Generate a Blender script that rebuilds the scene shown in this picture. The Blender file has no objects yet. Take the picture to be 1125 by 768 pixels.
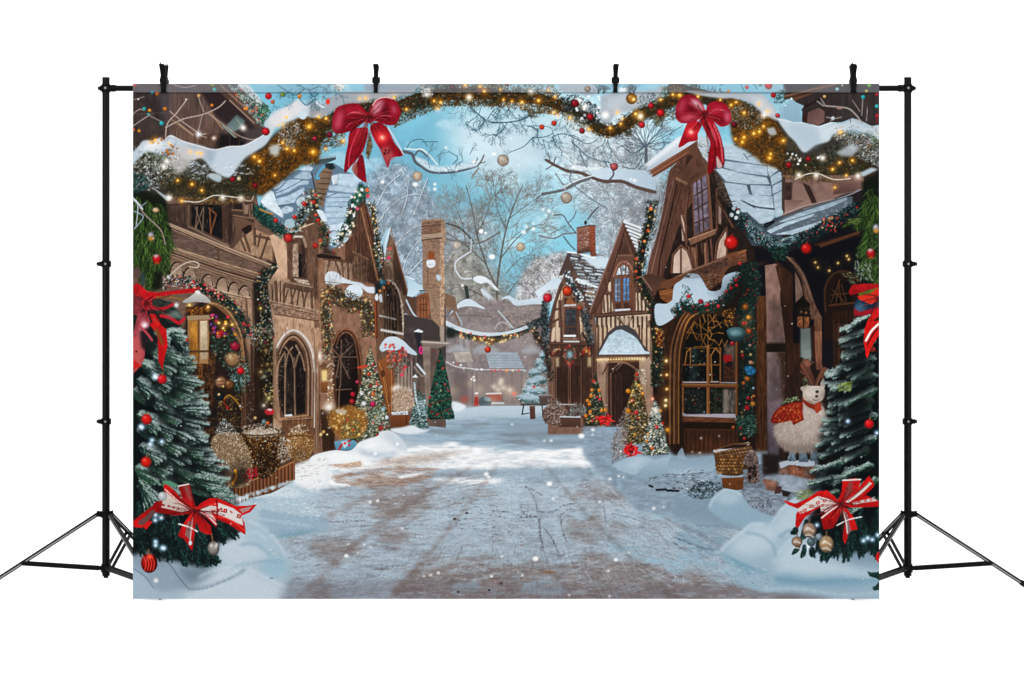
import bpy,bmesh,math,random,time
import numpy as np
from mathutils import Vector,Matrix

C = bpy.context.scene.collection

# ---------------------------------------------------------------- camera
PPM = 390.0                 # photograph pixels per metre at the plane of the stand
CAMD,CAMH = 8.0,0.7936       # camera distance from the stand, height above the floor
cam_data = bpy.data.cameras.new('camera')
cam = bpy.data.objects.new('camera',cam_data)
C.objects.link(cam)
cam.location = (0,-CAMD,CAMH)
cam.rotation_euler = (math.radians(90),0,0)
cam_data.sensor_width = 36.0
cam_data.lens = 36.0*PPM*CAMD/1125.0
cam_data.shift_y = -45.5/1125.0
cam_data.clip_end = 200
bpy.context.scene.camera = cam

# ---------------------------------------------------------------- studio light
world = bpy.data.worlds.new('World')
bpy.context.scene.world = world
world.use_nodes = True
bg = world.node_tree.nodes['Background']
bg.inputs['Color'].default_value = (1,1,1,1)
bg.inputs['Strength'].default_value = 0.62


def softbox(name,loc,target,size,power):
	d = bpy.data.lights.new(name,'AREA')
	d.shape = 'RECTANGLE'
	d.size,d.size_y = size
	d.energy = power
	o = bpy.data.objects.new(name,d)
	C.objects.link(o)
	o.location = loc
	o.rotation_euler = (Vector(target)-Vector(loc)).to_track_quat('-Z','Y').to_euler()
	return o


softbox('softbox',(-4.6,-6.5,1.6),(0,0,.8),(2.2,2.6),330)
softbox('softbox',(4.6,-6.5,1.6),(0,0,.8),(2.2,2.6),330)
softbox('background_light',(0,-2.2,5.6),(0,1.2,1.0),(6.0,1.6),240)

vs = bpy.context.scene.view_settings
vs.view_transform = 'Standard'
vs.look = 'None'
vs.exposure = 0.0
vs.gamma = 1.0
vs.use_curve_mapping = False
bpy.context.scene.cycles.use_denoising = True


# ---------------------------------------------------------------- helpers
def mat(name,col,rough=.5,spec=.5,metal=0.0,bump=0.0,scale=60.0,vary=.0):
	m = bpy.data.materials.new(name)
	m.use_nodes = True
	nt = m.node_tree
	b = nt.nodes['Principled BSDF']
	b.inputs['Roughness'].default_value = rough
	b.inputs['Specular IOR Level'].default_value = spec
	b.inputs['Metallic'].default_value = metal
	b.inputs['Base Color'].default_value = (*col,1)
	if bump or vary:
		tc = nt.nodes.new('ShaderNodeTexCoord')
		n = nt.nodes.new('ShaderNodeTexNoise')
		n.inputs['Scale'].default_value = scale
		n.inputs['Detail'].default_value = 5
		nt.links.new(tc.outputs['Object'],n.inputs['Vector'])
		if vary:
			r = nt.nodes.new('ShaderNodeValToRGB')
			r.color_ramp.elements[0].color = (*[max(0,c*(1-vary)) for c in col],1)
			r.color_ramp.elements[1].color = (*[min(1,c*(1+vary)) for c in col],1)
			nt.links.new(n.outputs['Fac'],r.inputs['Fac'])
			nt.links.new(r.outputs['Color'],b.inputs['Base Color'])
		if bump:
			bp = nt.nodes.new('ShaderNodeBump')
			bp.inputs['Strength'].default_value = bump
			bp.inputs['Distance'].default_value = .002
			nt.links.new(n.outputs['Fac'],bp.inputs['Height'])
			nt.links.new(bp.outputs['Normal'],b.inputs['Normal'])
	return m


BLACK = mat('black_painted_steel',(.0018,.0018,.002),.34,.055,bump=.05,scale=200,vary=.25)
PLASTIC = mat('black_plastic',(.002,.002,.0022),.5,.04,bump=.1,scale=150,vary=.3)
GREYM = mat('grey_aluminium',(.16,.16,.164),.45,.3,.3,vary=.2,scale=90)
STEEL = mat('bright_steel',(.62,.62,.63),.3,.5,.9,vary=.1)
RUBBER = mat('black_rubber',(.004,.004,.004),.8,.06,bump=.15,scale=120,vary=.2)
WHITE = mat('white_paper_sweep',(.93,.93,.93),.9,.05,vary=.006,scale=2.0)
CANVAS = mat('white_fabric_back',(.75,.75,.74),.9,.1,bump=.2,scale=900,vary=.03)


def link_mesh(name,bm,materials,parent=None,smooth=True,loc=None):
	me = bpy.data.meshes.new(name)
	bm.normal_update()
	bm.to_mesh(me)
	bm.free()
	for m in (materials if isinstance(materials,(list,tuple)) else [materials]):
		me.materials.append(m)
	if smooth:
		for p in me.polygons:
			p.use_smooth = True
		try:
			me.set_sharp_from_angle(angle=math.radians(35))
		except Exception:
			pass
	o = bpy.data.objects.new(name,me)
	C.objects.link(o)
	if parent is not None:
		o.parent = parent
	return o


def thing(name,label,cat,loc,group=None):
	o = bpy.data.objects.new(name,None)
	C.objects.link(o)
	o.location = loc
	o.empty_display_size = .1
	o['label'] = label
	o['category'] = cat
	if group:
		o['group'] = group
	return o


def frame_of(d):
	d = d.normalized()
	up = Vector((0,0,1)) if abs(d.z) < .95 else Vector((0,1,0))
	s = d.cross(up).normalized()
	return s,s.cross(d).normalized()


def tube(bm,a,b,r,r2=None,n=24,mi=0):
	a,b = Vector(a),Vector(b)
	r2 = r if r2 is None else r2
	s,u = frame_of(b-a)
	ra,rb = [],[]
	for i in range(n):
		t = 2*math.pi*i/n
		o = s*math.cos(t)+u*math.sin(t)
		ra.append(bm.verts.new(a+o*r))
		rb.append(bm.verts.new(b+o*r2))
	for i in range(n):
		j = (i+1) % n
		f = bm.faces.new((ra[i],rb[i],rb[j],ra[j]))
		f.material_index = mi
	f = bm.faces.new(ra)
	f.material_index = mi
	f = bm.faces.new(rb[::-1])
	f.material_index = mi


def lathe(bm,c,prof,n=28,mi=0):
	"""profile (radius, z) round a vertical axis at c"""
	rings = []
	for r,z in prof:
		rings.append([bm.verts.new((c[0]+r*math.cos(2*math.pi*i/n),c[1]+r*math.sin(2*math.pi*i/n),c[2]+z)) for i in range(n)])
	for a,b in zip(rings,rings[1:]):
		for i in range(n):
			j = (i+1) % n
			f = bm.faces.new((a[i],a[j],b[j],b[i]))
			f.material_index = mi
	for k,rr in ((0,rings[0][::-1]),(1,rings[-1])):
		f = bm.faces.new(rr)
		f.material_index = mi


def bar(bm,a,b,w,h,bev=.0006,mi=0,side=None):
	"""bevelled bar from a to b; w across (side), h along the other axis"""
	a,b = Vector(a),Vector(b)
	d = b-a
	if side is None:
		s,u = frame_of(d)
	else:
		s = Vector(side).normalized()
		u = s.cross(d.normalized()).normalized()
	q = [(-w/2+bev,-h/2),(w/2-bev,-h/2),(w/2,-h/2+bev),(w/2,h/2-bev),(w/2-bev,h/2),(-w/2+bev,h/2),(-w/2,h/2-bev),(-w/2,-h/2+bev)]
	A = [bm.verts.new(a+s*x+u*y) for x,y in q]
	B = [bm.verts.new(b+s*x+u*y) for x,y in q]
	n = len(q)
	fs = [bm.faces.new((A[i],B[i],B[(i+1) % n],A[(i+1) % n])) for i in range(n)]
	fs += [bm.faces.new(A),bm.faces.new(B[::-1])]
	for f in fs:
		f.material_index = mi
	bmesh.ops.recalc_face_normals(bm,faces=fs)


def place(px,py,y=0.0):
	"""a point of the photograph at depth y (metres behind the stand) in the room"""
	k = (CAMD+y)/CAMD/PPM
	return Vector(((px-562.5)*k,y,CAMH-(py-338.5)*k))


# ---------------------------------------------------------------- the white setting
def build_setting():
	bm = bmesh.new()
	prof = [(-9.0,0.0),(0.2,0.0)]
	R,yb = .6,1.5
	for i in range(13):
		t = math.pi/2*i/12
		prof.append((yb-R+R*math.sin(t),R-R*math.cos(t)))
	prof.append((yb,6.0))
	rows = []
	for y,z in prof:
		rows.append([bm.verts.new((x,y,z)) for x in (-9,-3,3,9)])
	for a,b in zip(rows,rows[1:]):
		for i in range(3):
			bm.faces.new((a[i],a[i+1],b[i+1],b[i]))
	o = link_mesh('white_studio_floor',bm,WHITE)
	o['kind'] = 'structure'
	return o


build_setting()


# ---------------------------------------------------------------- cloth print painter
# The printed picture is painted with numpy as ink colours on a grid of cloth cells.
# Coordinates are print units (1 unit = 1/390 m on the cloth).
PX0,PY0,PX1,PY1 = 146.0,92.0,966.0,658.0
S = 1.5
GW,GH = int(round((PX1-PX0)*S)),int(round((PY1-PY0)*S))
IMG = np.zeros((GH,GW,3),np.float32)
IDS = np.zeros((GH,GW),np.int16)
PARTS = [None]
CUR = [0]
rng = np.random.default_rng(7)
rnd = random.Random(11)
TILES = {'a1': (140,86,5.333),'a2': (340,86,5.333),'a3': (540,86,5.333),'a4': (740,86,4.891),
		 'b1': (140,220,5.119),'b2': (340,220,5.119),'b3': (540,220,5.119),'b4': (740,220,4.891),
		 'c1': (140,360,5.119),'c2': (340,360,5.119),'c3': (540,360,5.119),'c4': (740,360,4.891),
		 'd1': (140,500,4.8),'d2': (340,500,4.8),'d3': (540,500,4.8),'d4': (740,500,4.8)}


def T(t,s):
	"""points written in the units of one patch of the print -> print units"""
	x0,y0,k = TILES[t]
	out = []
	for p in s.split():
		u,v = p.split(',')
		out.append((x0 + float(u)/k,y0 + float(v)/k))
	return out


def W(s):
	return [tuple(float(q) for q in p.split(',')) for p in s.split()]


def hexc(c):
	if isinstance(c,str):
		c = c.lstrip('#')
		return np.array([int(c[i:i+2],16) for i in (0,2,4)],np.float32)/255.0
	return np.asarray(c,np.float32)


def part(name,label=None,parent=0):
	PARTS.append((name,label,parent))
	CUR[0] = len(PARTS)-1
	return CUR[0]


def use(i):
	CUR[0] = i


def vnoise(w,h,cx,cy,octaves=4,seed=0,gain=.5):
	r = np.random.default_rng(seed)
	out = np.zeros((h,w),np.float32)
	amp,tot = 1.0,0.0
	for _ in range(octaves):
		nx,ny = max(2,int(w/cx)+3),max(2,int(h/cy)+3)
		g = r.random((ny,nx)).astype(np.float32)
		x = np.arange(w)/cx
		y = np.arange(h)/cy
		xi = x.astype(int)
		yi = y.astype(int)
		fx = (x-xi)
		fy = (y-yi)
		fx = fx*fx*(3-2*fx)
		fy = fy*fy*(3-2*fy)
		a = g[np.ix_(yi,xi)]*(1-fx)+g[np.ix_(yi,xi+1)]*fx
		b = g[np.ix_(yi+1,xi)]*(1-fx)+g[np.ix_(yi+1,xi+1)]*fx
		out += amp*(a*(1-fy)[:,None]+b*fy[:,None])
		tot += amp
		amp *= gain
		cx = max(1.01,cx/2)
		cy = max(1.01,cy/2)
	return out/tot


_NC = {}


def noise(cx,cy=None,seed=0,octaves=4):
	k = (cx,cy,seed,octaves)
	if k not in _NC:
		n = vnoise(GW,GH,cx*S,(cy or cx)*S,octaves,seed)
		n = (n-n.mean())/(n.std()+1e-6)
		_NC[k] = n
	return _NC[k]


def blur_arr(a,r):
	"""three box blurs, radius in cells"""
	r = int(max(0,round(r)))
	if r == 0:
		return a
	for _ in range(2):
		for ax in (0,1):
			p = np.pad(a,[(r+1,r) if i == ax else (0,0) for i in range(a.ndim)],mode='edge')
			c = np.cumsum(p,axis=ax,dtype=np.float64)
			n = a.shape[ax]
			hi = np.take(c,np.arange(2*r+1,2*r+1+n),axis=ax)
			lo = np.take(c,np.arange(0,n),axis=ax)
			a = ((hi-lo)/(2*r+1)).astype(np.float32)
	return a


def spline(pts,n=8,closed=False):
	p = np.array(pts,float)
	m = len(p)
	if m < 3:
		return [tuple(q) for q in p]
	out = []
	rngk = range(m if closed else m-1)
	for i in rngk:
		if closed:
			p0,p1,p2,p3 = p[(i-1) % m],p[i],p[(i+1) % m],p[(i+2) % m]
		else:
			p0,p1,p2,p3 = p[max(i-1,0)],p[i],p[i+1],p[min(i+2,m-1)]
		for t in np.arange(n)/n:
			t2,t3 = t*t,t*t*t
			out.append(tuple(.5*((2*p1)+(-p0+p2)*t+(2*p0-5*p1+4*p2-p3)*t2+(-p0+3*p1-3*p2+p3)*t3)))
	if not closed:
		out.append(tuple(p[-1]))
	return out


def cover(pts,soft=0):
	"""anti-aliased coverage of a polygon: (x0,y0,array) in cells"""
	p = np.array(pts,float)
	gx = (p[:,0]-PX0)*S
	gy = (p[:,1]-PY0)*S
	m = int(soft*S*2)+2
	x0 = max(0,int(gx.min())-m)
	x1 = min(GW,int(gx.max())+m+1)
	y0 = max(0,int(gy.min())-m)
	y1 = min(GH,int(gy.max())+m+1)
	if x1 <= x0 or y1 <= y0:
		return None
	w,h = x1-x0,y1-y0
	K = 4
	acc = np.zeros((h,w),np.float32)
	xe = np.arange(w+1)
	ax,ay = gx-x0,gy-y0
	bx,by = np.roll(ax,-1),np.roll(ay,-1)
	dy = by-ay
	ylo,yhi = np.minimum(ay,by),np.maximum(ay,by)
	for r in range(max(0,int(ylo.min())),min(h,int(yhi.max())+1)):
		for k in range(K):
			yy = r+(k+.5)/K
			sel = (ylo <= yy) & (yhi > yy)
			if not sel.any():
				continue
			xs = np.sort(ax[sel]+(yy-ay[sel])/dy[sel]*(bx[sel]-ax[sel]))
			for q in range(0,len(xs)-1,2):
				a,b = xs[q],xs[q+1]
				lo,hi = max(0,int(a)),min(w,int(b)+1)
				if hi > lo:
					e = xe[lo:hi+1]
					acc[r,lo:hi] += np.clip(np.minimum(e[1:],b)-np.maximum(e[:-1],a),0,1)
	acc /= K
	if soft:
		acc = blur_arr(acc,soft*S)
	return x0,y0,acc


def lay(x0,y0,cov,col,a=1.0,ids=True,mode='n'):
	h,w = cov.shape
	v = IMG[y0:y0+h,x0:x0+w]
	c = (cov*a)[...,None]
	col = np.asarray(col,np.float32)
	if mode == 'n':
		v += (col-v)*c
	elif mode == 'mul':
		v *= 1-c*(1-col)
	elif mode == 'scr':
		v[...] = 1-(1-v)*(1-np.clip(col*c,0,1))
	elif mode == 'add':
		v += col*c
	if ids and CUR[0]:
		IDS[y0:y0+h,x0:x0+w][(cov*a) > .5] = CUR[0]


def fill(pts,col,a=1.0,soft=0,sm=False,g=None,gdir='v',nz=0,ns=(6,6),seed=1,ids=True,mode='n',rag=0,rs=(14,3)):
	"""polygon; g = second colour of a gradient, nz = noise contrast, ns = noise size"""
	if sm:
		pts = spline(pts,8,True)
	c = cover(pts,soft)
	if c is None:
		return
	x0,y0,cov = c
	h,w = cov.shape
	col = hexc(col)
	if g is not None:
		t = np.linspace(0,1,h if gdir == 'v' else w,dtype=np.float32)
		t = t[:,None] if gdir == 'v' else t[None,:]
		t = np.broadcast_to(t,(h,w))[...,None]
		cc = col*(1-t)+hexc(g)*t
	else:
		cc = np.broadcast_to(col,(h,w,3))
	if rag:
		q = noise(rs[0],rs[1],77,5)[y0:y0+h,x0:x0+w]
		cov = np.clip((cov-.5)*1.6+rag*q*.55+.12,0,1)*np.clip(cov*3,0,1)
	if nz:
		n = noise(ns[0],ns[1],seed)[y0:y0+h,x0:x0+w]
		cc = cc*(1+nz*n)[...,None]
	lay(x0,y0,cov,np.clip(cc,0,1),a,ids,mode)


def seg(x,y,X,Y,w1,w2,col,a=1.0,soft=.0,ids=True,mode='n'):
	"""tapered capsule"""
	gx,gy,hx,hy = (x-PX0)*S,(y-PY0)*S,(X-PX0)*S,(Y-PY0)*S
	r1,r2 = w1*S/2,w2*S/2
	m = max(r1,r2)+1.5+soft*S
	x0 = max(0,int(min(gx,hx)-m))
	x1 = min(GW,int(max(gx,hx)+m)+1)
	y0 = max(0,int(min(gy,hy)-m))
	y1 = min(GH,int(max(gy,hy)+m)+1)
	if x1 <= x0 or y1 <= y0:
		return
	xx = np.arange(x0,x1)[None,:]+.5-gx
	yy = np.arange(y0,y1)[:,None]+.5-gy
	dx,dy = hx-gx,hy-gy
	L = dx*dx+dy*dy
	t = np.clip((xx*dx+yy*dy)/L,0,1) if L > 1e-6 else np.zeros((y1-y0,x1-x0))
	d = np.sqrt((xx-t*dx)**2+(yy-t*dy)**2)
	r = r1+(r2-r1)*t
	k = 1.0+soft*S
	cov = np.clip((r-d)/k+.5,0,1)
	thin = np.minimum(1,2*r+.15)
	lay(x0,y0,(cov*thin).astype(np.float32),col,a,ids,mode)


def stroke(pts,w,col,w2=None,a=1.0,sm=True,soft=0,ids=True,mode='n'):
	if sm and len(pts) > 2:
		pts = spline(pts,5)
	col = hexc(col)
	n = len(pts)-1
	w2 = w if w2 is None else w2
	for i in range(n):
		wa = w+(w2-w)*i/n
		wb = w+(w2-w)*(i+1)/n
		seg(*pts[i],*pts[i+1],wa,wb,col,a,soft,ids,mode)


def lines(t,items,w,col,**k):
	for s in items.split('/'):
		stroke(T(t,s),w,col,**k)


def ell(x,y,rx,ry,col,a=1.0,soft=0,rot=0,ids=True,mode='n',g=None):
	th = np.linspace(0,2*np.pi,28,endpoint=False)
	c,s = math.cos(rot),math.sin(rot)
	pts = [(x+rx*math.cos(t)*c-ry*math.sin(t)*s,y+rx*math.cos(t)*s+ry*math.sin(t)*c) for t in th]
	fill(pts,col,a,soft,ids=ids,mode=mode,g=g)


def ball(x,y,r,col,hi=.7,dark=.35,ry=None):
	ry = ry or r
	col = hexc(col)
	ell(x,y,r,ry,col*dark)
	ell(x-r*.06,y-ry*.08,r*.86,ry*.86,col*.8,soft=r*.12)
	ell(x-r*.15,y-ry*.2,r*.55,ry*.55,col,soft=r*.22,a=.9)
	if hi:
		ell(x-r*.35,y-ry*.38,r*.22,ry*.18,np.clip(col+.55,0,1),a=hi,soft=r*.12)


def glow(x,y,r,col,a=1.0):
	"""printed bloom round a printed light"""
	gx,gy,R = (x-PX0)*S,(y-PY0)*S,r*S*2.6
	x0,x1 = max(0,int(gx-R)),min(GW,int(gx+R)+1)
	y0,y1 = max(0,int(gy-R)),min(GH,int(gy+R)+1)
	if x1 <= x0 or y1 <= y0:
		return
	d2 = (np.arange(x0,x1)[None,:]+.5-gx)**2+(np.arange(y0,y1)[:,None]+.5-gy)**2
	c = np.exp(-d2/(2*(r*S)**2)).astype(np.float32)
	lay(x0,y0,c,hexc(col),a,False,'scr')


def bulb(x,y,r=1.1,col='ff9a1e',core='fff0b8',a=.75):
	glow(x,y,r*1.9,col,a*.62)
	ell(x,y,r*.95,r*.95,hexc(col),a=.9,soft=.25,ids=False)
	glow(x,y,r*.55,core,.95)


def inside(poly,n):
	"""n random points in a polygon"""
	if n < 1:
		return np.zeros((0,2))
	p = np.array(poly,float)
	out = []
	lo,hi = p.min(0),p.max(0)
	x2,y2 = np.roll(p[:,0],-1),np.roll(p[:,1],-1)
	got = 0
	while got < n:
		q = rng.random((max(64,n*2),2))*(hi-lo)+lo
		c = np.zeros(len(q),bool)
		for a,b,cc,d in zip(p[:,0],p[:,1],x2,y2):
			if b == d:
				continue
			k = ((b > q[:,1]) != (d > q[:,1])) & (q[:,0] < (cc-a)*(q[:,1]-b)/(d-b)+a)
			c ^= k
		q = q[c]
		out.append(q)
		got += len(q)
	return np.concatenate(out)[:n]


def dabs(pts,cols,L=(1.5,4),w=(.5,1.1),ang=90,aj=40,a=(.5,.95),jit=.12,ids=False,soft=0):
	"""short brush touches at the given points"""
	cols = [hexc(c) for c in cols]
	n = len(pts)
	ci = rng.integers(0,len(cols),n)
	LL = rng.uniform(L[0],L[1],n)
	ww = rng.uniform(w[0],w[1],n)
	an = ang if callable(ang) else (lambda x,y: ang)
	jj = rng.uniform(-aj,aj,n)
	aa = rng.uniform(a[0],a[1],n)
	br = 1+rng.uniform(-jit,jit,n)
	for i in range(n):
		x,y = pts[i]
		t = math.radians(an(x,y)+jj[i])
		dx,dy = math.cos(t)*LL[i]/2,math.sin(t)*LL[i]/2
		seg(x-dx,y-dy,x+dx,y+dy,ww[i],ww[i]*.5,np.clip(cols[ci[i]]*br[i],0,1),aa[i],soft,ids)


def scat(poly,n,cols,sm=False,**k):
	if sm:
		poly = spline(poly,8,True)
	dabs(inside(poly,n),cols,**k)


def along(path,n,wid,bias=0):
	"""random points in a band round a path; returns points"""
	p = np.array(spline(path,8),float)
	d = np.sqrt(((p[1:]-p[:-1])**2).sum(1))
	cs = np.concatenate([[0],np.cumsum(d)])
	t = rng.random(n)*cs[-1]
	x = np.interp(t,cs,p[:,0])
	y = np.interp(t,cs,p[:,1])
	i = np.clip(np.searchsorted(cs,t)-1,0,len(d)-1)
	tx = (p[i+1]-p[i])/np.maximum(d[i],1e-6)[:,None]
	if callable(wid):
		wv = np.array([wid(q) for q in t/cs[-1]])
	else:
		wv = wid
	o = rng.uniform(-.5,.5,n)*wv+bias
	return np.stack([x-tx[:,1]*o,y+tx[:,0]*o],1)


def flecks(pts,cols,r=(.4,1.0),a=(.6,1)):
	for x,y in pts:
		q = rng.uniform(*r)
		seg(x,y,x,y,q*2,q*2,hexc(cols[rng.integers(len(cols))]),rng.uniform(*a),.0,False)


GREENS = ['12241f','1c352b','274436','0d1a19','31503c','1a2b22']


def garland(path,wid,n,greens=GREENS,frost=.25,lights=0,reds=0,base='14201c',balls=None,lr=.7,lcol='ffb050'):
	e = [((path[k][0]*.4+path[m][0]*.6),(path[k][1]*.4+path[m][1]*.6)) for k,m in ((0,1),(-1,-2))]
	stroke([e[0]]+list(path[1:-1])+[e[1]],wid*.5,base,w2=wid*.4,a=.95)
	dabs(along(path,n//3,wid*.9),[base,base,greens[0]],L=(2,4.5),w=(.8,1.6),aj=90,ids=True)
	dabs(along(path,n,wid*1.0),greens,L=(1.2,3.6),w=(.5,1.0),ang=60,aj=90,ids=True)
	if frost:
		dabs(along(path,int(n*frost),wid*.85,-wid*.12),['7f9ca2','a9bcc0','5f7c84','c9d4d8'],L=(.8,2.4),w=(.4,.8),ang=0,aj=70,a=(.25,.7))
	dabs(along(path,n//4,wid*.35,wid*.3),[base,greens[0]],L=(1.5,3.5),w=(.6,1.2),aj=90,a=(.4,.8))
	if reds:
		flecks(along(path,reds,wid*.9),['a81c26','c23230','7d1422','a83a44'],r=(.5,1.15))
	for x,y in along(path,lights,wid*.9):
		bulb(x,y,rng.uniform(.5,1)*lr,lcol,a=.6)
	for x,y,r,c in balls or []:
		ball(x,y,r,c)


def twig(x,y,ang,L,w,depth,col,spread=32,shrink=.72,curve=10,frost=None,a=.9,mn=.35):
	"""a branching bare tree limb"""
	n = 3
	for _ in range(n):
		ang += rnd.uniform(-curve,curve)
		X = x+math.cos(math.radians(ang))*L/n
		Y = y-math.sin(math.radians(ang))*L/n
		seg(x,y,X,Y,w,w*.88,col,a,0,True)
		if frost is not None:
			seg(x,y-w*.4,X,Y-w*.4,w*.55,w*.5,frost,a*.8,0,True)
		x,y,w = X,Y,max(mn,w*.9)
		if depth > 0 and rnd.random() < .6:
			twig(x,y,ang+rnd.choice((-1,1))*rnd.uniform(.6,1.4)*spread,L*rnd.uniform(.45,.7),w*.65,depth-1,col,spread,shrink,curve,frost,a,mn)
	if depth > 0:
		for s in (-1,1):
			twig(x,y,ang+s*rnd.uniform(.4,1.1)*spread,L*shrink*rnd.uniform(.8,1.1),w*.7,depth-1,col,spread,shrink,curve,frost,a,mn)


def frond(x,y,ang,L,wid,greens,frost,fr=.5,dens=2.2):
	"""a fir bough: a fan of needle fingers, each with frost lying along its upper side"""
	r = math.radians(ang)
	if fr > .1:
		ell(x+math.cos(r)*L*.5,y+math.sin(r)*L*.5+wid*.6,L*.5,wid*.5,'070d10',a=.75,soft=2.4,rot=r,ids=False)
	n = max(3,int(wid*.55)+2)
	order = sorted(range(n),key=lambda i: -abs(i-(n-1)*.35) + (3 if i > n*.6 else 0)*.1)
	for i in order:
		o = (i/(n-1)-.5)*2
		sa = r+math.radians(o*17+rnd.uniform(-4,4))
		sl = L*(1-.38*abs(o))*rnd.uniform(.82,1.08)
		bx,by = x+math.cos(r)*L*.12*abs(o),y+math.sin(r)*L*.12*abs(o)+o*wid*.34
		sg = .09*rnd.uniform(.3,1.4)
		lit = rnd.uniform(.7,1.15)*(1.05-.25*max(0,o))

		def at(t):
			return bx+math.cos(sa)*sl*t,by+math.sin(sa)*sl*t+sg*sl*t*t*.6
		p = [at(t) for t in (.1,.45,.75,.97)]
		for q0,q1,w0,w1 in zip(p,p[1:],(4.2,4.0,3.0),(4.0,3.0,1.0)):
			seg(q0[0],q0[1]+.7,q1[0],q1[1]+.7,w0,w1,hexc(greens[0])*.8,.8,.7,True)
		for k in range(int(sl*2.6*dens/2.5)):
			u = rnd.random()
			qx,qy = at(u)
			na = sa+rnd.choice((-1,1))*math.radians(rnd.uniform(18,58))
			l = rnd.uniform(1.8,3.6)*(1.05-.45*u)
			c = hexc(rnd.choice(greens))*lit*rnd.uniform(.75,1.3)
			seg(qx,qy,qx+math.cos(na)*l,qy+math.sin(na)*l,.75,.35,np.clip(c,0,1),.85,0,True)
		if fr > .1:
			for k in range(int(sl*fr*(7.5 if o < .3 else 3.5))):
				u = rnd.random()**.75
				qx,qy = at(u)
				d = rnd.gauss(-.9,.95)
				qy += d
				na = sa+rnd.choice((-1,1))*math.radians(rnd.uniform(5,42))
				l = rnd.uniform(1.0,2.8)*(1.1-.5*u)
				c = hexc(rnd.choice(frost))*rnd.uniform(.82,1.06)
				seg(qx,qy,qx+math.cos(na)*l,qy+math.sin(na)*l,.8,.4,np.clip(c,0,1),rnd.uniform(.3,.75),0,True)


def cone_tree(x,yb,yt,wb,greens,frost,n,reds=0,lights=0,fr=.3,lean=0,tex='12211b',lcol='ffb050',extra=None):
	h = yb-yt
	poly = [(x+lean,yt),(x+lean*.5+wb*.27,yt+h*.42),(x+wb*.42,yt+h*.75),(x+wb*.5,yb-1),(x-wb*.48,yb),(x-wb*.42,yt+h*.75),(x+lean*.5-wb*.25,yt+h*.42)]
	fill(poly,tex,a=.97)
	q = inside(poly,n)
	dabs(q,greens,L=(1.2,3.4),w=(.6,1.2),ang=lambda X,Y: 90-(X-x)/(wb*.5)*45,aj=35,ids=True)
	if fr:
		dabs(inside(poly,int(n*fr)),frost,L=(1,2.6),w=(.5,1.1),ang=10,aj=50,a=(.35,.9))
	if extra:
		flecks(inside(poly,extra[0]),extra[1],r=(.5,1.2))
	flecks(inside(poly,reds),['c0242c','d8443c','a01d2c','d1364f'],r=(.7,1.6))
	for X,Y in inside(poly,lights):
		bulb(X,Y,rng.uniform(.4,.75),lcol,a=.42)


def shade(poly,f,soft=3,sm=True):
	"""printed dark tone"""
	fill(poly,(f,f,f),1.0,soft,sm,ids=False,mode='mul')


def timber(pts,w,col='4a3026',hi='7d5a48',lo='22140f'):
	stroke(pts,w,lo,sm=False)
	stroke(pts,w*.8,col,sm=False)
	stroke([(x-w*.2,y-w*.18) for x,y in pts],w*.3,hi,sm=False,a=.7)


def grain(poly,n,cols,ang,L=(5,16),w=(.4,.9),a=(.15,.5),aj=3):
	scat(poly,n,cols,L=L,w=w,ang=ang,aj=aj,a=a)


TILES.update({'e1': (400,90,6.98),'e2': (470,290,4.267),'e3': (380,250,6.4),'e4': (270,170,6.4),
			  'e5': (580,240,5.486),'e6': (690,130,4.518),'e7': (720,270,5.12),'e8': (830,180,3.491)})
R4 = [(PX0-2,PY0-2),(PX1+2,PY0-2),(PX1+2,PY1+2),(PX0-2,PY1+2)]


def paint_sky():
	part('printed_sky','printed pale blue winter sky with thin cloud')
	fill(R4,'7eb6cb',g='95c4d3')
	fill(W('430,120 470,130 480,180 440,300 380,240 380,150'),'76b2cb',soft=22,a=.8)
	fill(W('500,95 640,95 700,180 610,190 560,200 500,160'),'b4d6e4',soft=16,a=.9)
	fill(W('515,128 585,140 600,180 560,205 520,190 490,150'),'cfe2ec',soft=12,a=.8)
	fill(W('620,110 720,120 730,230 640,230 600,180'),'dcedf5',soft=18,a=.9)
	fill(W('580,190 625,200 630,260 600,300 560,280 560,220'),'a9d3e2',soft=14,a=.85)
	fill(W('555,255 640,240 640,300 570,320'),'7fbfd6',soft=12,a=.7)
	n = noise(60,34,21)
	IMG[...] = np.clip(IMG*(1+.035*n[...,None]),0,1)
	m = np.clip(noise(38,22,33)-.6,0,1)[...,None]
	IMG[...] = IMG+(hexc('e6f2f7')-IMG)*m*.30


def frosty_mass(poly,base,n1,n2,dark,light,seed,soft=5,a=.85):
	fill(poly,base,a=a,soft=soft,sm=True,nz=.13,ns=(5,5),seed=seed)
	scat(poly,n1,dark,sm=True,L=(3,9),w=(.35,.8),ang=70,aj=80,a=(.25,.7),ids=True)
	scat(poly,n2,light,sm=True,L=(2,7),w=(.35,.9),ang=20,aj=80,a=(.3,.85),ids=True)


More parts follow.
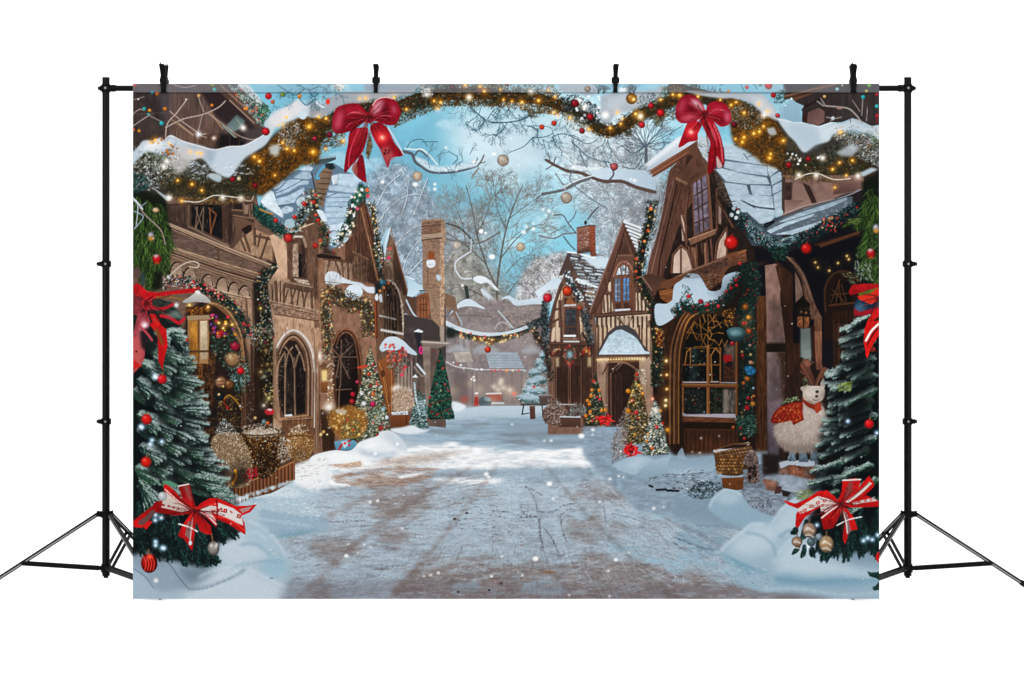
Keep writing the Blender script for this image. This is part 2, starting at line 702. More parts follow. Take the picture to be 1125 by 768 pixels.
def paint_trees():
	part('printed_frosted_tree','printed grey tree thick with hoar frost beside the left roofs')
	frosty_mass(W('398,215 412,188 440,180 470,205 482,232 500,262 505,300 470,320 430,330 408,280'),'8b97a4',900,1300,
				['555d68','6b7480','767f8a'],['c6d0da','aab6c2','dfe6ec','b6c2cd'],3)
	for p in ('412,250 430,226 452,214 470,216','420,300 436,268 456,250 474,246','440,320 446,286 462,262','415,225 425,205 440,192','430,280 420,250 424,226','450,300 470,280 486,274','455,236 466,206 470,196','440,240 448,214 446,196'):
		stroke(W(p),1.3,'d3dbe2',w2=.6,a=.8)
		stroke([(x+.5,y+.9) for x,y in W(p)],.7,'5f6771',a=.7)
	for x,y,a,L in ((470,330,100,46),(440,320,80,44),(425,290,70,34),(490,320,70,40),(455,330,60,52),(415,250,95,30)):
		twig(x,y,a,L,1.5,4,hexc('666a72'),frost=hexc('ccd6de'),a=.75)
	part('printed_bare_tree','printed bare tree spreading in the middle of the sky')
	frosty_mass(W('484,250 504,232 540,236 552,262 545,290 556,330 540,372 500,356 486,300'),'8f979c',300,330,
				['6b665f','7b746a','59564f'],['b9c0c6','a7adb0','c5ccd0'],4,soft=9,a=.5)
	frosty_mass(W('488,285 515,272 540,300 566,345 540,378 500,366 486,330'),'8c857c',420,420,
				['5e564d','6d665c','7c7469'],['bfc4c8','a9a59d','d3d8da'],5,soft=6,a=.8)
	lim = '5f5952'
	for p,w in (('548,352 546,318 550,284 556,252 566,222 574,205',2.6),('546,318 534,290 524,258 518,226 512,204',2.0),('550,284 568,262 584,250 598,246',1.4),('534,290 512,270 494,258 482,250',1.6),('524,258 536,232 540,208',1.2),
				 ('556,252 546,228 544,206',1.1),('548,340 566,312 580,300',1.5),('540,330 516,318 500,312',1.6),('512,270 508,246 500,226',1.1),('560,240 578,226 590,218',1.0),('556,300 572,284 586,280',1.0)):
		q = spline(W(p),4)
		stroke(q,w,lim,w2=w*.45,sm=False,a=.9)
		for k in range(2,len(q),2):
			d = math.degrees(math.atan2(-(q[k][1]-q[k-1][1]),q[k][0]-q[k-1][0]))
			for s_ in (-1,1):
				if rnd.random() < .75:
					twig(q[k][0],q[k][1],d+s_*rnd.uniform(22,50),rnd.uniform(7,15),.8,3,hexc(rnd.choice(['6a645c','7b766f','5f5952'])),spread=26,a=.6,frost=hexc('b4bcc2') if rnd.random() < .3 else None)
	dabs([(x,y) for x,y in inside(W('490,200 580,200 575,245 490,240'),60)],['6f6c68','8a8b8c'],L=(2,6),w=(.3,.5),ang=75,aj=50,a=(.2,.5))
	# the lit bough with snow below the middle
	stroke(T('b2','770,130 850,160 925,235'),1.5,'4a4039')
	stroke(T('b2','760,215 850,235 960,240 1070,180'),1.8,'6f6d6c')
	stroke(T('b2','905,290 820,355 850,435 910,440'),1.6,'c9d0d6')
	stroke(T('b2','910,220 908,290'),1.0,'c9d0d6')
	stroke(T('b2','760,440 850,455 960,445'),1.5,'8b8a88')
	fill(T('b2','920,445 950,425 1000,440 1060,500 1050,505 1000,465 960,470'),'dde7ee',sm=True)
	fill(T('b2','965,505 985,500 1070,590 1060,620 1020,570 980,540'),'c2ced8',sm=True,a=.8)
	stroke(T('b2','965,505 1005,540 1010,585 1060,600'),1.2,'d3dde5')
	stroke(T('b2','880,490 890,545'),4,'39423f')
	flecks(T('b2','965,175 990,185 700,440 1030,320 1010,725 860,480'),['ffffff'],r=(1.2,2.6))
	part('printed_frosted_tree','printed white frosted tree behind the right hand chimney')
	frosty_mass(W('652,235 690,200 720,190 722,270 690,300 660,296 650,262'),'a3acb4',420,800,
				['6a6a6c','7c7d80'],['d3dbe1','bcc6cf','e6ecf0'],6,soft=6,a=.8)
	for x,y,a,L in ((690,260,110,44),(705,270,95,40),(668,290,80,36),(715,240,120,40),(690,290,70,40)):
		twig(x,y,a,L,1.3,5,hexc('5f5c5e'),frost=hexc('d5dde3'),a=.75)
	part('printed_frosted_bush','printed white frosted bush behind the snowy far roof')
	frosty_mass(W('568,318 580,292 600,280 622,278 626,300 618,325 590,335 566,340'),'a5a4a6',260,560,
				['6f625d','84766f'],['dfe3e6','c9cdd1','f0f3f5'],8,soft=3,a=.92)
	for x,y,a,L in ((600,330,150,24),(606,325,120,26),(590,330,140,26),(615,320,100,22)):
		twig(x,y,a,L,1.1,3,hexc('6b5a54'),a=.7)
	# twig tree on the right against bright sky
	part('printed_bare_tree','printed bare tree with fan of twigs under the right of the arch')
	stroke(T('a3','905,490 905,400'),4.2,'5b6168',w2=3)
	for a in (30,48,62,76,88,100,112,126,140,152,165,20):
		twig(709,162,a,16,1.3,3,hexc('59626b'),spread=22,a=.8)
	for a in (200,215,330,345):
		twig(709,160,a,12,1.0,3,hexc('6b757e'),spread=25,a=.8)
	part('printed_twigs','printed dark twigs hanging below the arch garland')
	tw = '3a5763'
	for t,s,w in (('a2','940,170 1010,230 1050,255 1120,262',1.6),('a3','0,262 110,258 190,240 230,215',1.6),('a2','1025,250 1000,290 965,305 915,262',1.1),
					('a2','945,250 990,215 1005,165',.9),('a2','960,265 1000,245',.8),('a2','1045,238 1075,195 1120,165',.9),('a2','1110,300 1095,330 1075,330',.8),
					('a3','90,265 60,310 30,335 10,335',1),('a3','210,280 265,300 270,345',1.1),('a3','240,350 190,400 125,428',1.1),('a3','240,348 310,345 360,320 330,285 230,280',1),
					('a3','355,345 380,395 415,430',1.2),('a3','385,330 440,330 500,360 570,385 630,350',1.1),('a3','300,360 310,400 290,420',.8),
					('a3','470,375 520,420 560,460 640,485 700,495',1.1),('a3','515,430 545,500 560,525',.9),('a3','680,365 700,420 760,490 820,495',1),('a3','665,360 650,395 610,410',.9),
					('a3','760,395 830,440 900,395 1000,350 1120,280',1.0),('a3','770,520 840,530 880,470 890,440',1.0),('a3','160,215 165,255',.8),('a3','40,170 20,210 0,215',.8),
					('a3','100,180 130,220 150,240',.8),('a3','430,280 460,330 500,345',.8)):
		stroke(T(t,s),w,tw,w2=w*.6,a=.9)
		p = T(t,s)
		for _ in range(2):
			q = p[rnd.randrange(len(p))]
			twig(q[0],q[1],rnd.uniform(200,340),rnd.uniform(5,9),.8,2,hexc(tw),a=.8,spread=40)
	for _ in range(22):
		x,y = rnd.uniform(545,660),rnd.uniform(114,140)
		twig(x,y,rnd.uniform(190,350),rnd.uniform(4,9),.7,2,hexc('4d6a77'),a=.65,spread=38)
	for _ in range(14):
		twig(rnd.uniform(500,548),rnd.uniform(114,134),rnd.uniform(200,340),7,.7,2,hexc('4d6a77'),a=.6,spread=38)
	for _ in range(20):
		x,y = rnd.uniform(610,722),rnd.uniform(190,250)
		twig(x,y,rnd.uniform(40,200),rnd.uniform(12,20),.8,3,hexc('727c84'),a=.5,spread=30)
	part('printed_branch','printed snow covered branch under the left bow')
	b = '5a5d66'
	stroke(T('a2','545,430 600,445 620,490 660,520 710,550 800,555 900,540 985,515'),3.4,b,w2=2.2)
	fill(T('a2','625,462 680,485 720,512 800,520 900,505 975,500 985,515 900,532 800,545 715,542 660,510 628,482'),'c3d5e1',sm=True,soft=.6)
	dabs(inside(T('a2','620,440 720,500 900,490 980,480 980,540 720,555 640,500'),90),['5a6670','dfe9f0','7d8a94','b9c9d4'],L=(1,3),w=(.4,.8),ang=10,aj=60,a=(.3,.8))
	stroke(T('a2','560,412 620,420 660,418 700,450 750,508'),1.6,'d3e3ec',a=.85)
	for x,y,a_ in ((556,170,60),(548,176,100),(522,180,80),(500,186,70),(530,184,300),(470,170,70),(480,172,50),(512,184,110)):
		twig(x-40 if x > 500 else x,y,a_,7,.9,2,hexc('5a6a74'),a=.7)
	stroke(T('a2','620,450 640,425 670,440 690,460'),1.6,b)
	stroke(T('a2','985,515 1010,480 1022,452'),1.5,'6a6058')
	stroke(T('a2','970,500 985,470'),1.2,'6a6058')
	stroke(T('a2','1000,500 1030,490'),1.1,'6a6058')
	stroke(T('a2','840,505 868,465 815,430'),1.1,'5f7c8c')
	stroke(T('a2','570,410 600,370 660,360 690,400'),.9,'4f6976')
	stroke(T('a2','660,375 750,372'),.9,'4f6976')
	stroke(T('a2','955,575 990,530'),2,'776a5e',a=.7)
	part('printed_branch','printed forked snow covered branch left of the right house gable')
	fill(T('a3','580,545 680,525 780,535 900,540 960,600 960,665 880,640 760,600 700,598 620,590'),'c5d6e3',g='a7b9c8',gdir='h')
	stroke(T('a3','320,480 380,515 450,545 520,555 580,580 660,605 760,605 850,640 955,668'),3.0,'5e4c48',w2=4)
	stroke(T('a3','570,588 500,615 420,655 300,680'),3.4,'66666a',w2=3)
	stroke(T('a3','600,570 500,600 420,640'),1.2,'cfdbe3')
	stroke(T('a3','690,598 715,560 695,505'),1.8,'5e5a5e')
	stroke(T('a3','360,510 375,465'),1.3,'5e4c48')
	stroke(T('a3','355,512 320,535'),1.2,'5e4c48')
	stroke(T('a3','345,490 330,440'),1.2,'5e4c48')
	stroke(T('a3','300,680 265,705'),1.2,'5e4c48')
	stroke(T('a3','375,560 420,625'),1.1,'5e4c48')
	stroke(T('a3','480,540 460,600 560,690 680,768'),1.2,'6b7480')
	fill(T('a3','470,520 500,510 570,525 640,520 650,530 560,540 480,535'),'dfe9ef',sm=True,a=.8)
	stroke(T('b3','270,200 350,215 410,190 475,185'),1.6,'79757a')
	stroke(T('b3','475,185 430,130 400,85 350,85'),1.3,'5f5f68')
	stroke(T('b3','430,130 460,100 475,65'),1.0,'5f5f68')
	stroke(T('b3','330,190 420,145'),1.0,'6f7680')
	stroke(T('b3','405,205 440,250 470,280'),1.3,'55616c')
	stroke(T('b3','540,110 570,70 600,40'),1.4,'55585e')
	# fat snowy edge of sky hole
	for x,y,r,c in ((552.7,176.5,6.6,'b5a99c'),(622.3,217.5,6.4,'b3a595'),(458.7,193.8,5.2,'cbb59c'),(572,271.5,5,'c9b79d'),(502,270,4.6,'cfc5b8')):
		part('printed_bauble','printed pale beige bauble hanging in the sky')
		ball(x,y,r,c,hi=.5,dark=.62)
		dabs(inside([(x-r*.8,y-r*.8),(x+r*.8,y-r*.8),(x+r*.8,y+r*.8),(x-r*.8,y+r*.8)],26),['e9e0d6','8c7a68','d5c8ba'],L=(.5,1.2),w=(.4,.8),aj=90,a=(.3,.7))
	fill(W('536,148 548,160 551,168'),'ffffff',a=.3)


def paint_far():
	part('printed_house','printed distant hazy house closing the end of the street')
	h = PARTS.__len__()-1
	fill(T('e2','70,270 150,180 340,165 420,190 540,175 560,330 560,690 60,690'),'8a8180',g='756c6c',soft=2,nz=.05,ns=(3,3))
	fill(T('e2','345,175 540,185 520,300 500,420 345,330'),'867b79',nz=.07,ns=(2,2))
	fill(T('e2','490,300 545,270 560,560 500,560'),'6d6060',a=.8,soft=2)
	grain(T('e2','350,190 530,190 500,420 350,330'),240,['9c918d','6d6362'],0,L=(2,5),a=(.15,.4))
	fill(T('e2','60,520 560,500 560,690 60,690'),'8c7f7b',soft=3,a=.6)
	fill(T('e2','120,500 190,510 190,640 110,640'),'5d5353',soft=3,a=.7)
	fill(T('e2','270,510 440,505 440,640 280,640'),'847672',soft=3,a=.6)
	fill(T('e2','80,140 125,165 130,240 90,250'),'85695a',a=.8,soft=.6)
	for x in (130,180,230,300,350,395,440):
		stroke(T('e2','%d,500 %d,650' % (x,x)),1.2,'655b5a',a=.55)
	stroke(T('e2','155,250 160,400 200,480'),3.5,'9b9798',a=.55)
	stroke(T('e2','180,340 195,430'),4,'aaa6a4',a=.55)
	stroke(T('e2','315,305 330,280 360,275 390,300'),1.3,'b1aeb0',a=.8)
	part('printed_roof','printed snow covered roof of the distant house',h)
	fill(T('e2','345,165 380,148 420,170 500,160 545,150 545,185 480,190 410,195 380,165'),'c3d3df',sm=True)
	fill(T('e2','500,130 560,90 600,60 640,85 640,110 560,125 520,160'),'bfd0dd',g='d7e3ec')
	part('printed_roof','printed blue grey awning roof of the distant house',h)
	fill(T('e2','272,425 300,412 420,415 452,488 290,488'),'8e9ba6',g='a5b2bc',nz=.04)
	for i in range(5):
		y = 428+i*13
		stroke(T('e2','%d,%d %d,%d' % (276+i*5,y,424+i*6,y)),.7,'73808b',a=.6)
	part('printed_roof','printed beige snowy roof on the distant house',h)
	fill(T('e2','120,415 195,412 215,460 135,460'),'b5aa9f',g='a39a92',nz=.06)
	stroke(T('e2','80,455 130,480 200,490 250,495 450,497'),1.2,'d9d9da',a=.7)
	flecks([(470+x/4.267,290+y/4.267) for x,y in ((298,499),(315,500),(340,499),(370,500),(398,499),(425,500),(455,500))],['d24848','ff9b50','9ad7e6','f0e0c0','c54444'],r=(1,1.5))
	flecks([(470+x/4.267,290+y/4.267) for x,y in ((168,490),(230,495),(252,494),(120,462),(140,468),(155,474))],['d24848','ffffff','eef2f6','ffffff'],r=(.9,1.5))
	# glimmering far windows
	for x,y in ((340,560),(330,590),(355,580),(345,545),(385,590),(310,575)):
		X,Y = T('e2','%d,%d' % (x,y))[0]
		glow(X,Y,2.2,'f0dca8',.6)
	part('printed_market_stall','printed red market stall in front of the distant house')
	fill(T('e2','272,610 345,608 350,640 275,642'),'9c5348',a=.9,soft=.6)
	stroke(T('e2','275,608 345,606'),1.6,'d9d4d2')
	stroke(T('e2','300,652 355,652'),1.5,'c8ccd0')
	fill(T('e2','150,625 185,615 195,640 160,655'),'9d5048',a=.8,soft=1)
	part('printed_lamp_post','printed thin lamp post at the end of the street')
	stroke(T('e2','209,500 209,690'),1.4,'6b6465')
	flecks(T('e2','215,530 205,540 218,545'),['fffaf0'],r=(1,1.6))
	part('printed_lamp_post','printed short lamp post with a red glow at the end of the street')
	stroke(T('e2','403,610 403,660'),1.2,'7a6e6c')
	flecks(T('e2','404,607'),['e2564a'],r=(1.6,1.9))
	glow(565,433,2.5,'e05040',.5)
	part('printed_scooter','printed grey scooter parked at the end of the street')
	fill(T('e2','238,640 262,620 290,625 298,650 285,672 250,672'),'5b6a70',sm=True,g='3e4a50')
	fill(T('e2','265,622 292,626 296,642 270,640'),'8aa0a4',sm=True,a=.7)
	ell(470+268/4.267,290+684/4.267,5,3,'353b40')
	ell(470+268/4.267,290+684/4.267,2.4,1.3,'7c8488')
	part('printed_person','printed tiny person in red by the scooter')
	fill(T('e2','220,625 236,625 238,680 216,680'),'9a3a34',sm=True)
	ell(470+228/4.267,290+614/4.267,1.8,2.2,'a8776a')
	ell(470+228/4.267,290+606/4.267,2.3,1.2,'d8d4d0')
	use(h)
	for q,c in (('350,200 520,195 520,225 350,235','9c9492'),('150,300 330,290 330,330 150,345','a09a98'),('380,330 500,330 500,420 380,400','93898a')):
		fill(T('e2',q),c,a=.5,soft=3,ids=False)
	for q in ('210,400 270,370 330,400 330,420 210,420','440,400 490,380 530,400 530,420 440,420','90,400 140,375 190,398 190,412 90,415'):
		fill(T('e2',q),'aab4bc',a=.6,soft=1,ids=False)
	fill(T('e2','80,330 560,300 560,650 80,650'),'b0a8a6',a=.12,soft=10,ids=False)
	for x,y,r_ in ((120,600,5),(240,590,4),(380,600,5),(470,560,4),(300,640,4),(200,560,3)):
		glow(470+x/4.267,290+y/4.267,r_,'e0b07a',.25)
	dabs(inside(T('e2','340,200 520,195 540,480 340,420'),260),['a39a97','766b69','8f8583'],L=(1.2,3),w=(.5,.9),ang=0,aj=6,a=(.2,.5))
	part('printed_garland','printed snow topped garland slung across the street')
	g = T('e2','90,310 140,318 200,335 280,350 360,340 430,318 500,285 540,265')
	garland(g,10,420,frost=.2,base='2a302c',greens=['2a3a33','1c2823','4a4636','3d4d42'])
	fill(T('e2','85,265 140,292 210,312 280,322 360,318 430,300 500,272 505,284 430,316 350,333 270,338 190,326 120,305 85,285'),'cdd9e3',sm=True,a=.92)
	scat(T('e2','200,345 360,345 300,385 260,380'),130,['6e5230','8e6a34','4a4028'],L=(1,2.5),w=(.6,1))
	for x,y in along(T('e2','150,325 220,345 285,362 350,350 420,330'),34,7):
		bulb(x,y,.7,'ffa040',a=.5)
	flecks(along(g,14,8),['d8563c','c84432'],r=(.7,1.3))
	fill(T('e2','85,300 120,300 130,345 90,350'),'1f2625',soft=1.2,a=.9)
	part('printed_bauble','printed red bauble hanging below the street garland')
	ball(536,384,3.5,'d2452f')
	part('printed_bough','printed frosty bough arching above the street garland')
	stroke(T('e2','90,245 120,215 160,185 190,175'),3,'6d737c')
	fill(T('e2','100,240 150,180 195,165 240,190 270,212 215,200 170,200 130,215'),'c8d5e0',sm=True)
	stroke(T('e2','120,215 160,290'),1.6,'7f8288')
	stroke(T('e2','140,245 200,240 300,248'),1.6,'756e68')
	stroke(T('e2','330,220 400,300'),1.3,'b9c3cb')


def paint_street():
	part('printed_street','printed cobbled street under thin blue snow with brown bare patches')
	road = W('146,548 215,530 300,512 345,498 420,470 460,455 500,450 530,446 600,446 640,460 680,480 760,520 860,560 966,590 966,660 146,660')
	fill(road,'b3c1cc',g='98a6b1',nz=.02,ns=(14,3))
	n1,n2 = noise(26,5,41),noise(9,2.2,42)
	n3 = noise(2.2,1.3,43,2)
	y = np.arange(GH)[:,None]/S+PY0
	x = np.arange(GW)[None,:]/S+PX0
	road_m = np.clip((IDS == CUR[0]).astype(np.float32),0,1)
	blue = hexc('93a9b8')
	brown = hexc('6f5f62')
	# far street in blue shade, sunlit white belt, near street blue with brown patches
	def belt(poly,c,a,soft,**k):
		fill(poly,c,a=a,soft=soft,ids=False,**k)
	belt(W('440,462 500,452 640,452 680,480 690,498 600,492 520,492 470,486 430,478'),'8fa3b2',.9,4,nz=.05,ns=(16,2))
	belt(W('450,452 530,446 590,446 640,452 560,458 470,462'),'b7c6d1',.8,2)
	belt(W('530,464 600,462 680,476 660,482 560,474'),'8798a6',.8,3)
	for s,c in (('505,466 535,464 540,467 510,469','6d7277'),('540,476 610,474 640,478 560,481','74797f'),('560,486 640,484 650,488 570,489','7d868e'),
				 ('470,470 520,474 500,478 470,476','7b858d'),('545,485 575,482 585,487','6f6d70')):
		belt(W(s),c,.6,1.5)
	# sunlit belt
	sun = W('345,516 400,500 450,490 500,486 545,492 610,494 655,490 690,498 668,506 640,514 590,514 540,517 478,517 440,522 380,535 345,538 325,530')
	belt(sun,'f2f3f4',.95,2.5,nz=.04,ns=(7,1.6),rag=.5)
	belt(W('420,505 460,498 520,494 500,500 450,508 400,514'),'b7a79c',.6,2,nz=.08,ns=(3,1))
	belt(W('355,506 395,505 400,512 380,514 360,511'),'b08c72',.8,1.5,nz=.12,ns=(2,1))
	belt(T('d2','110,105 240,85 400,60 560,55 700,70 640,130 560,160 440,175 330,180 200,150 120,125'),'a08d82',.95,3,nz=.07,ns=(5,1.2),rag=.7)
	belt(T('d2','120,105 240,90 360,70 500,62 380,85 250,105'),'7a685f',.7,1.2)
	belt(T('d2','380,25 560,10 720,0 740,20 600,50 480,60 400,45'),'a99a90',.6,2,nz=.1,ns=(4,1))
	belt(T('d2','460,110 560,95 620,90 560,110 480,122'),'f4f2f0',.95,.6)
	belt(T('d2','640,120 760,118 1008,125 1008,145 880,152 700,140'),'f5f7f8',.95,1)
	belt(T('d2','660,80 780,75 1000,80 1008,118 760,118 640,120'),'95a3af',.9,2)
	belt(T('d3','0,75 200,75 380,62 560,70 620,95 520,130 300,150 80,130 0,120'),'93a4b1',.9,3)
	belt(T('d3','0,122 60,122 90,130 0,136'),'eef2f4',.9,1)
	# brown bare patches, thin snow streaks
	for t,s,a in (('d2','290,185 430,180 620,130 680,170 640,230 660,270 560,290 640,350 520,360 420,330 330,350 310,290 340,240',.85),
					('d2','250,400 420,360 600,410 520,460 540,490 330,500 300,470 360,430',.7),
					('d2','0,430 120,410 260,440 330,520 300,560 120,575 0,540',.75),
					('d2','430,768 470,660 560,560 700,530 1008,545 1008,768',.9),
					('d2','0,690 90,660 150,740 110,768 0,768',.8),
					('d3','0,545 240,560 380,560 540,500 640,520 760,540 900,590 1008,640 1008,768 0,768',.9),
					('d3','270,215 380,200 480,165 620,150 740,160 900,220 820,250 560,260 400,230',.75),
					('d3','360,310 420,280 560,265 600,300 590,420 560,480 440,480 390,440',.6),
					('d3','600,330 720,350 760,400 660,460 600,440',.5),
					('d3','0,370 100,365 130,400 60,440 0,450',.75),
					('d3','840,120 1008,85 1008,190 880,185',.6),
					('d4','0,590 150,630 300,670 420,700 560,720 760,730 900,768 0,768',.9)):
		belt(T(t,s),'84736d',a*.62,8,nz=.08,ns=(5,1.4),rag=.45,rs=(22,5))
		belt(T(t,s),'70605a',a*.34,7,nz=.10,ns=(4,1.4),rag=.9,rs=(12,2.6))
	# brushed snow texture: horizontal streaks, denser near the front
	m = road_m*np.clip((y-498)/30,0,1)
	st = np.clip(n2*.5+n1*.35,-1,1)[...,None]*m[...,None]
	IMG[...] = np.clip(IMG*(1+.045*st),0,1)
	m2 = (m*np.clip(n1*.7+n2*.5-.75,0,.8))[...,None]
	IMG[...] += (hexc('a6b8c4')-IMG)*m2*.6
	m3 = (m*np.clip(-n1*.6+n2*.6-1.1,0,.8))[...,None]
	IMG[...] += (hexc('6d666c')-IMG)*m3*.5
	IMG[...] = np.clip(IMG*(1+.03*(n3*m)[...,None]),0,1)
	# snow lying thin over the right and the tracks
	for t,s,c,a,so in (('d3','760,180 1008,280 1008,380 800,300 700,260','8fb3c4',.6,6),('d3','590,470 640,440 800,500 1008,560 1008,640 860,580 700,530 620,510','93b0c0',.75,4),
						   ('d3','380,300 470,265 540,275 510,340 560,400 520,390 450,340','a5b8c5',.8,3),('d3','140,690 240,630 330,640 380,690 400,740 260,740 150,720','90a3af',.85,3),
						   ('d2','740,690 860,660 920,700 860,730 760,730','94a6b2',.85,3),('d2','560,690 640,680 560,730','94a6b2',.7,3),
						   ('d4','0,340 200,380 330,420 250,500 300,580 150,560 0,480','7f9aab',.75,8),('d4','0,480 260,560 420,640 470,720 380,700 150,610 0,560','93adbd',.85,5)):
		belt(T(t,s),c,a,so,nz=.03,ns=(8,2),rag=.7)
	def vp(x,y):
		return math.degrees(math.atan2(y-425,(x-560)*1.0))
	for poly,n,cols,A,LL in ((W('640,505 780,520 900,600 960,656 640,656'),900,['5f5c63','6d666c','8297a4','9fb2be','b5c5cf'],None,(4,16)),(W('430,600 660,600 700,656 400,656'),700,['5f4f4a','6e5d57','93a1ab','b3c0c9','806f68'],None,(3,12)),
								 (W('300,560 520,515 560,560 430,656 300,656'),800,['705f59','82726b','9aa9b4','b3c1cb','93a0aa'],172,(4,18)),(W('470,525 700,515 690,600 470,600'),500,['9aacb9','adbcc7','8796a1','bccad3'],178,(3,14)),
								 (W('345,540 520,515 540,545 420,580'),420,['7d6a60','937f73','6e5c54','9aa6ae'],174,(5,20))):
		dabs(inside(poly,n),cols,L=LL,w=(.5,1.5),ang=A or vp,aj=7,a=(.08,.32),soft=.7)
	for p,c,a_ in (('520,512 470,540 400,590 330,656','70594f',.2),('545,512 510,560 470,610 430,656','70594f',.18),('470,520 400,548 320,590','7d665a',.2),('600,512 640,560 690,610 740,656','625850',.18),('625,508 700,550 790,600 880,656','5f5c63',.16),('650,520 760,560 900,610','8fb0c0',.2),('575,515 600,580 620,656','77808a',.12)):
		stroke(W(p),3,c,w2=9,a=a_,soft=4,ids=False)
	# wheel ruts and scratches
	def ruts(t,items,w,c,a):
		for it in items.split('/'):
			q = T(t,it)
			ln = sum(math.hypot(q[i+1][0]-q[i][0],q[i+1][1]-q[i][1]) for i in range(len(q)-1))
			dabs(along(q,int(ln*2.2),w*1.3),[c],L=(.7,2.2),w=(.35,.9*w),aj=70,a=(a*.3,a*.85))
	ruts('d3','180,160 225,230 245,310 255,400 270,480 295,570/175,165 230,190 270,215',.9,'4f4a4f',.5)
	ruts('d3','250,330 258,420 268,500',1.8,'5a5357',.4)
	ruts('d3','275,385 320,440 355,530/245,295 320,300 380,265 440,255/155,255 170,310 245,330/0,295 100,300/130,330 240,325',1.0,'4b464b',.65)
	ruts('d3','360,330 370,310 420,280/365,330 375,400 400,460',1.6,'5a5359',.6)
	ruts('d3','590,265 600,330 600,380',.9,'5d5a60',.6)
	ruts('d3','600,150 640,190 670,220/560,100 600,150/400,250 560,245 700,240',1.0,'b7c9d4',.6)
	ruts('d3','480,500 400,530 300,550/440,520 360,545',1.2,'aebdc8',.7)
	ruts('d3','360,740 380,640 560,560/760,570 900,640 1008,680/700,560 820,620 960,700',1.0,'a9b4bd',.6)
	ruts('d2','800,165 750,250/660,510 600,600 570,660/640,540 590,640/720,510 760,480',.9,'9aa6af',.7)
	ruts('d2','60,355 300,345/30,580 80,578/330,600 420,600/380,590 500,580',1.2,'5c5456',.6)
	ruts('d4','0,430 120,480 220,500/0,460 60,500 100,510/120,370 260,375 360,395/0,300 160,310',1.4,'4c5359',.5)
	ruts('d4','0,635 100,680/0,650 40,670',1.0,'c3ced6',.7)
	for _ in range(150):
		x0,y0 = rnd.uniform(660,800),rnd.uniform(540,610)
		a = rnd.uniform(14,30)
		L = rnd.uniform(6,22)
		stroke([(x0,y0),(x0+L,y0+L*math.tan(math.radians(a)))],rnd.uniform(.5,1.1),rnd.choice(['55616b','a9c0cd','6b7780','b9ccd6']),a=rnd.uniform(.15,.45),ids=False)
	for _ in range(170):
		x0,y0 = rnd.uniform(600,760),rnd.uniform(612,656)
		a = rnd.uniform(20,65)*rnd.choice((1,1,1,-1))
		L = rnd.uniform(4,18)
		stroke([(x0,y0),(x0+L,y0+L*math.tan(math.radians(a)))],rnd.uniform(.4,.8),rnd.choice(['b0a8aa','8f8587','453a3d','c2c4c8']),a=rnd.uniform(.08,.28),ids=False)
	for _ in range(160):
		x0,y0 = rnd.uniform(430,560),rnd.uniform(612,656)
		L = rnd.uniform(4,14)
		stroke([(x0,y0),(x0+L,y0-L*rnd.uniform(.5,1.2))],rnd.uniform(.4,.8),rnd.choice(['a9a3a6','8a8083','4a4043']),a=rnd.uniform(.07,.25),ids=False)
	# small stones and specks
	dabs(inside(T('d2','720,200 1008,260 1008,460 740,400'),80),['3f4347','5b5c60'],L=(.8,3),w=(.5,1.1),ang=0,aj=20,a=(.4,.9))
	dabs(inside(T('d3','0,280 260,300 280,480 0,460'),70),['46464a','605a5c','7b5f50'],L=(.8,3),w=(.5,1),ang=0,aj=20,a=(.4,.9))
	dabs(inside(W('300,530 930,560 960,655 300,655'),500),['4a4347','5f565a','7a8791'],L=(.8,3.5),w=(.4,.9),ang=0,aj=14,a=(.2,.55))
	dabs(inside(W('300,530 930,560 960,655 300,655'),500),['c3d0d9','b2c2cd'],L=(.8,4),w=(.4,.9),ang=0,aj=14,a=(.2,.5))
	for t,x,y in (('d2',785,720),('d2',948,710),('d3',48,676),('d2',1004,678),('d2',765,335),('d2',830,305)):
		q = T(t,'%d,%d' % (x,y))[0]
		ell(q[0],q[1],1.9,1.2,'3a2d26')
	fill(T('d3','255,612 300,608 345,618 300,626'),'8a624c',a=.8,soft=.4)
	fill(T('d3','140,470 175,472 160,478'),'8a624c',a=.8)
	# front row of shadow at the print's lower edge
	fill(W('300,636 966,646 966,660 300,660'),'62575c',a=.28,soft=4,ids=False)


WOODD = ['3a2a25','57423a','6d5446','2a1d19']
FROSTY = ['c9d4d8','e8eef0','9fb0b4','b7a58a','5c6a5c','3c4a40','8a9a92','7a6a50']


def window(t,s,frame,glass,bars='',bw=1.2,fw=2.2,parent=0,bar='5a4335',g=None,label=None):
	q = T(t,s)
	part('printed_window',label,parent)
	fill(q,frame)
	cx = sum(p[0] for p in q)/len(q)
	cy = sum(p[1] for p in q)/len(q)
	m = max(max(abs(p[0]-cx) for p in q),1)
	m2 = max(max(abs(p[1]-cy) for p in q),1)
	inner = [(cx+(x-cx)*(1-fw/m),cy+(y-cy)*(1-fw/m2)) for x,y in q]
	fill(inner,glass,g=g,nz=.12,ns=(4,5))
	for b in bars.split('/'):
		if b:
			stroke(T(t,b),bw,bar,sm=False)
	return inner


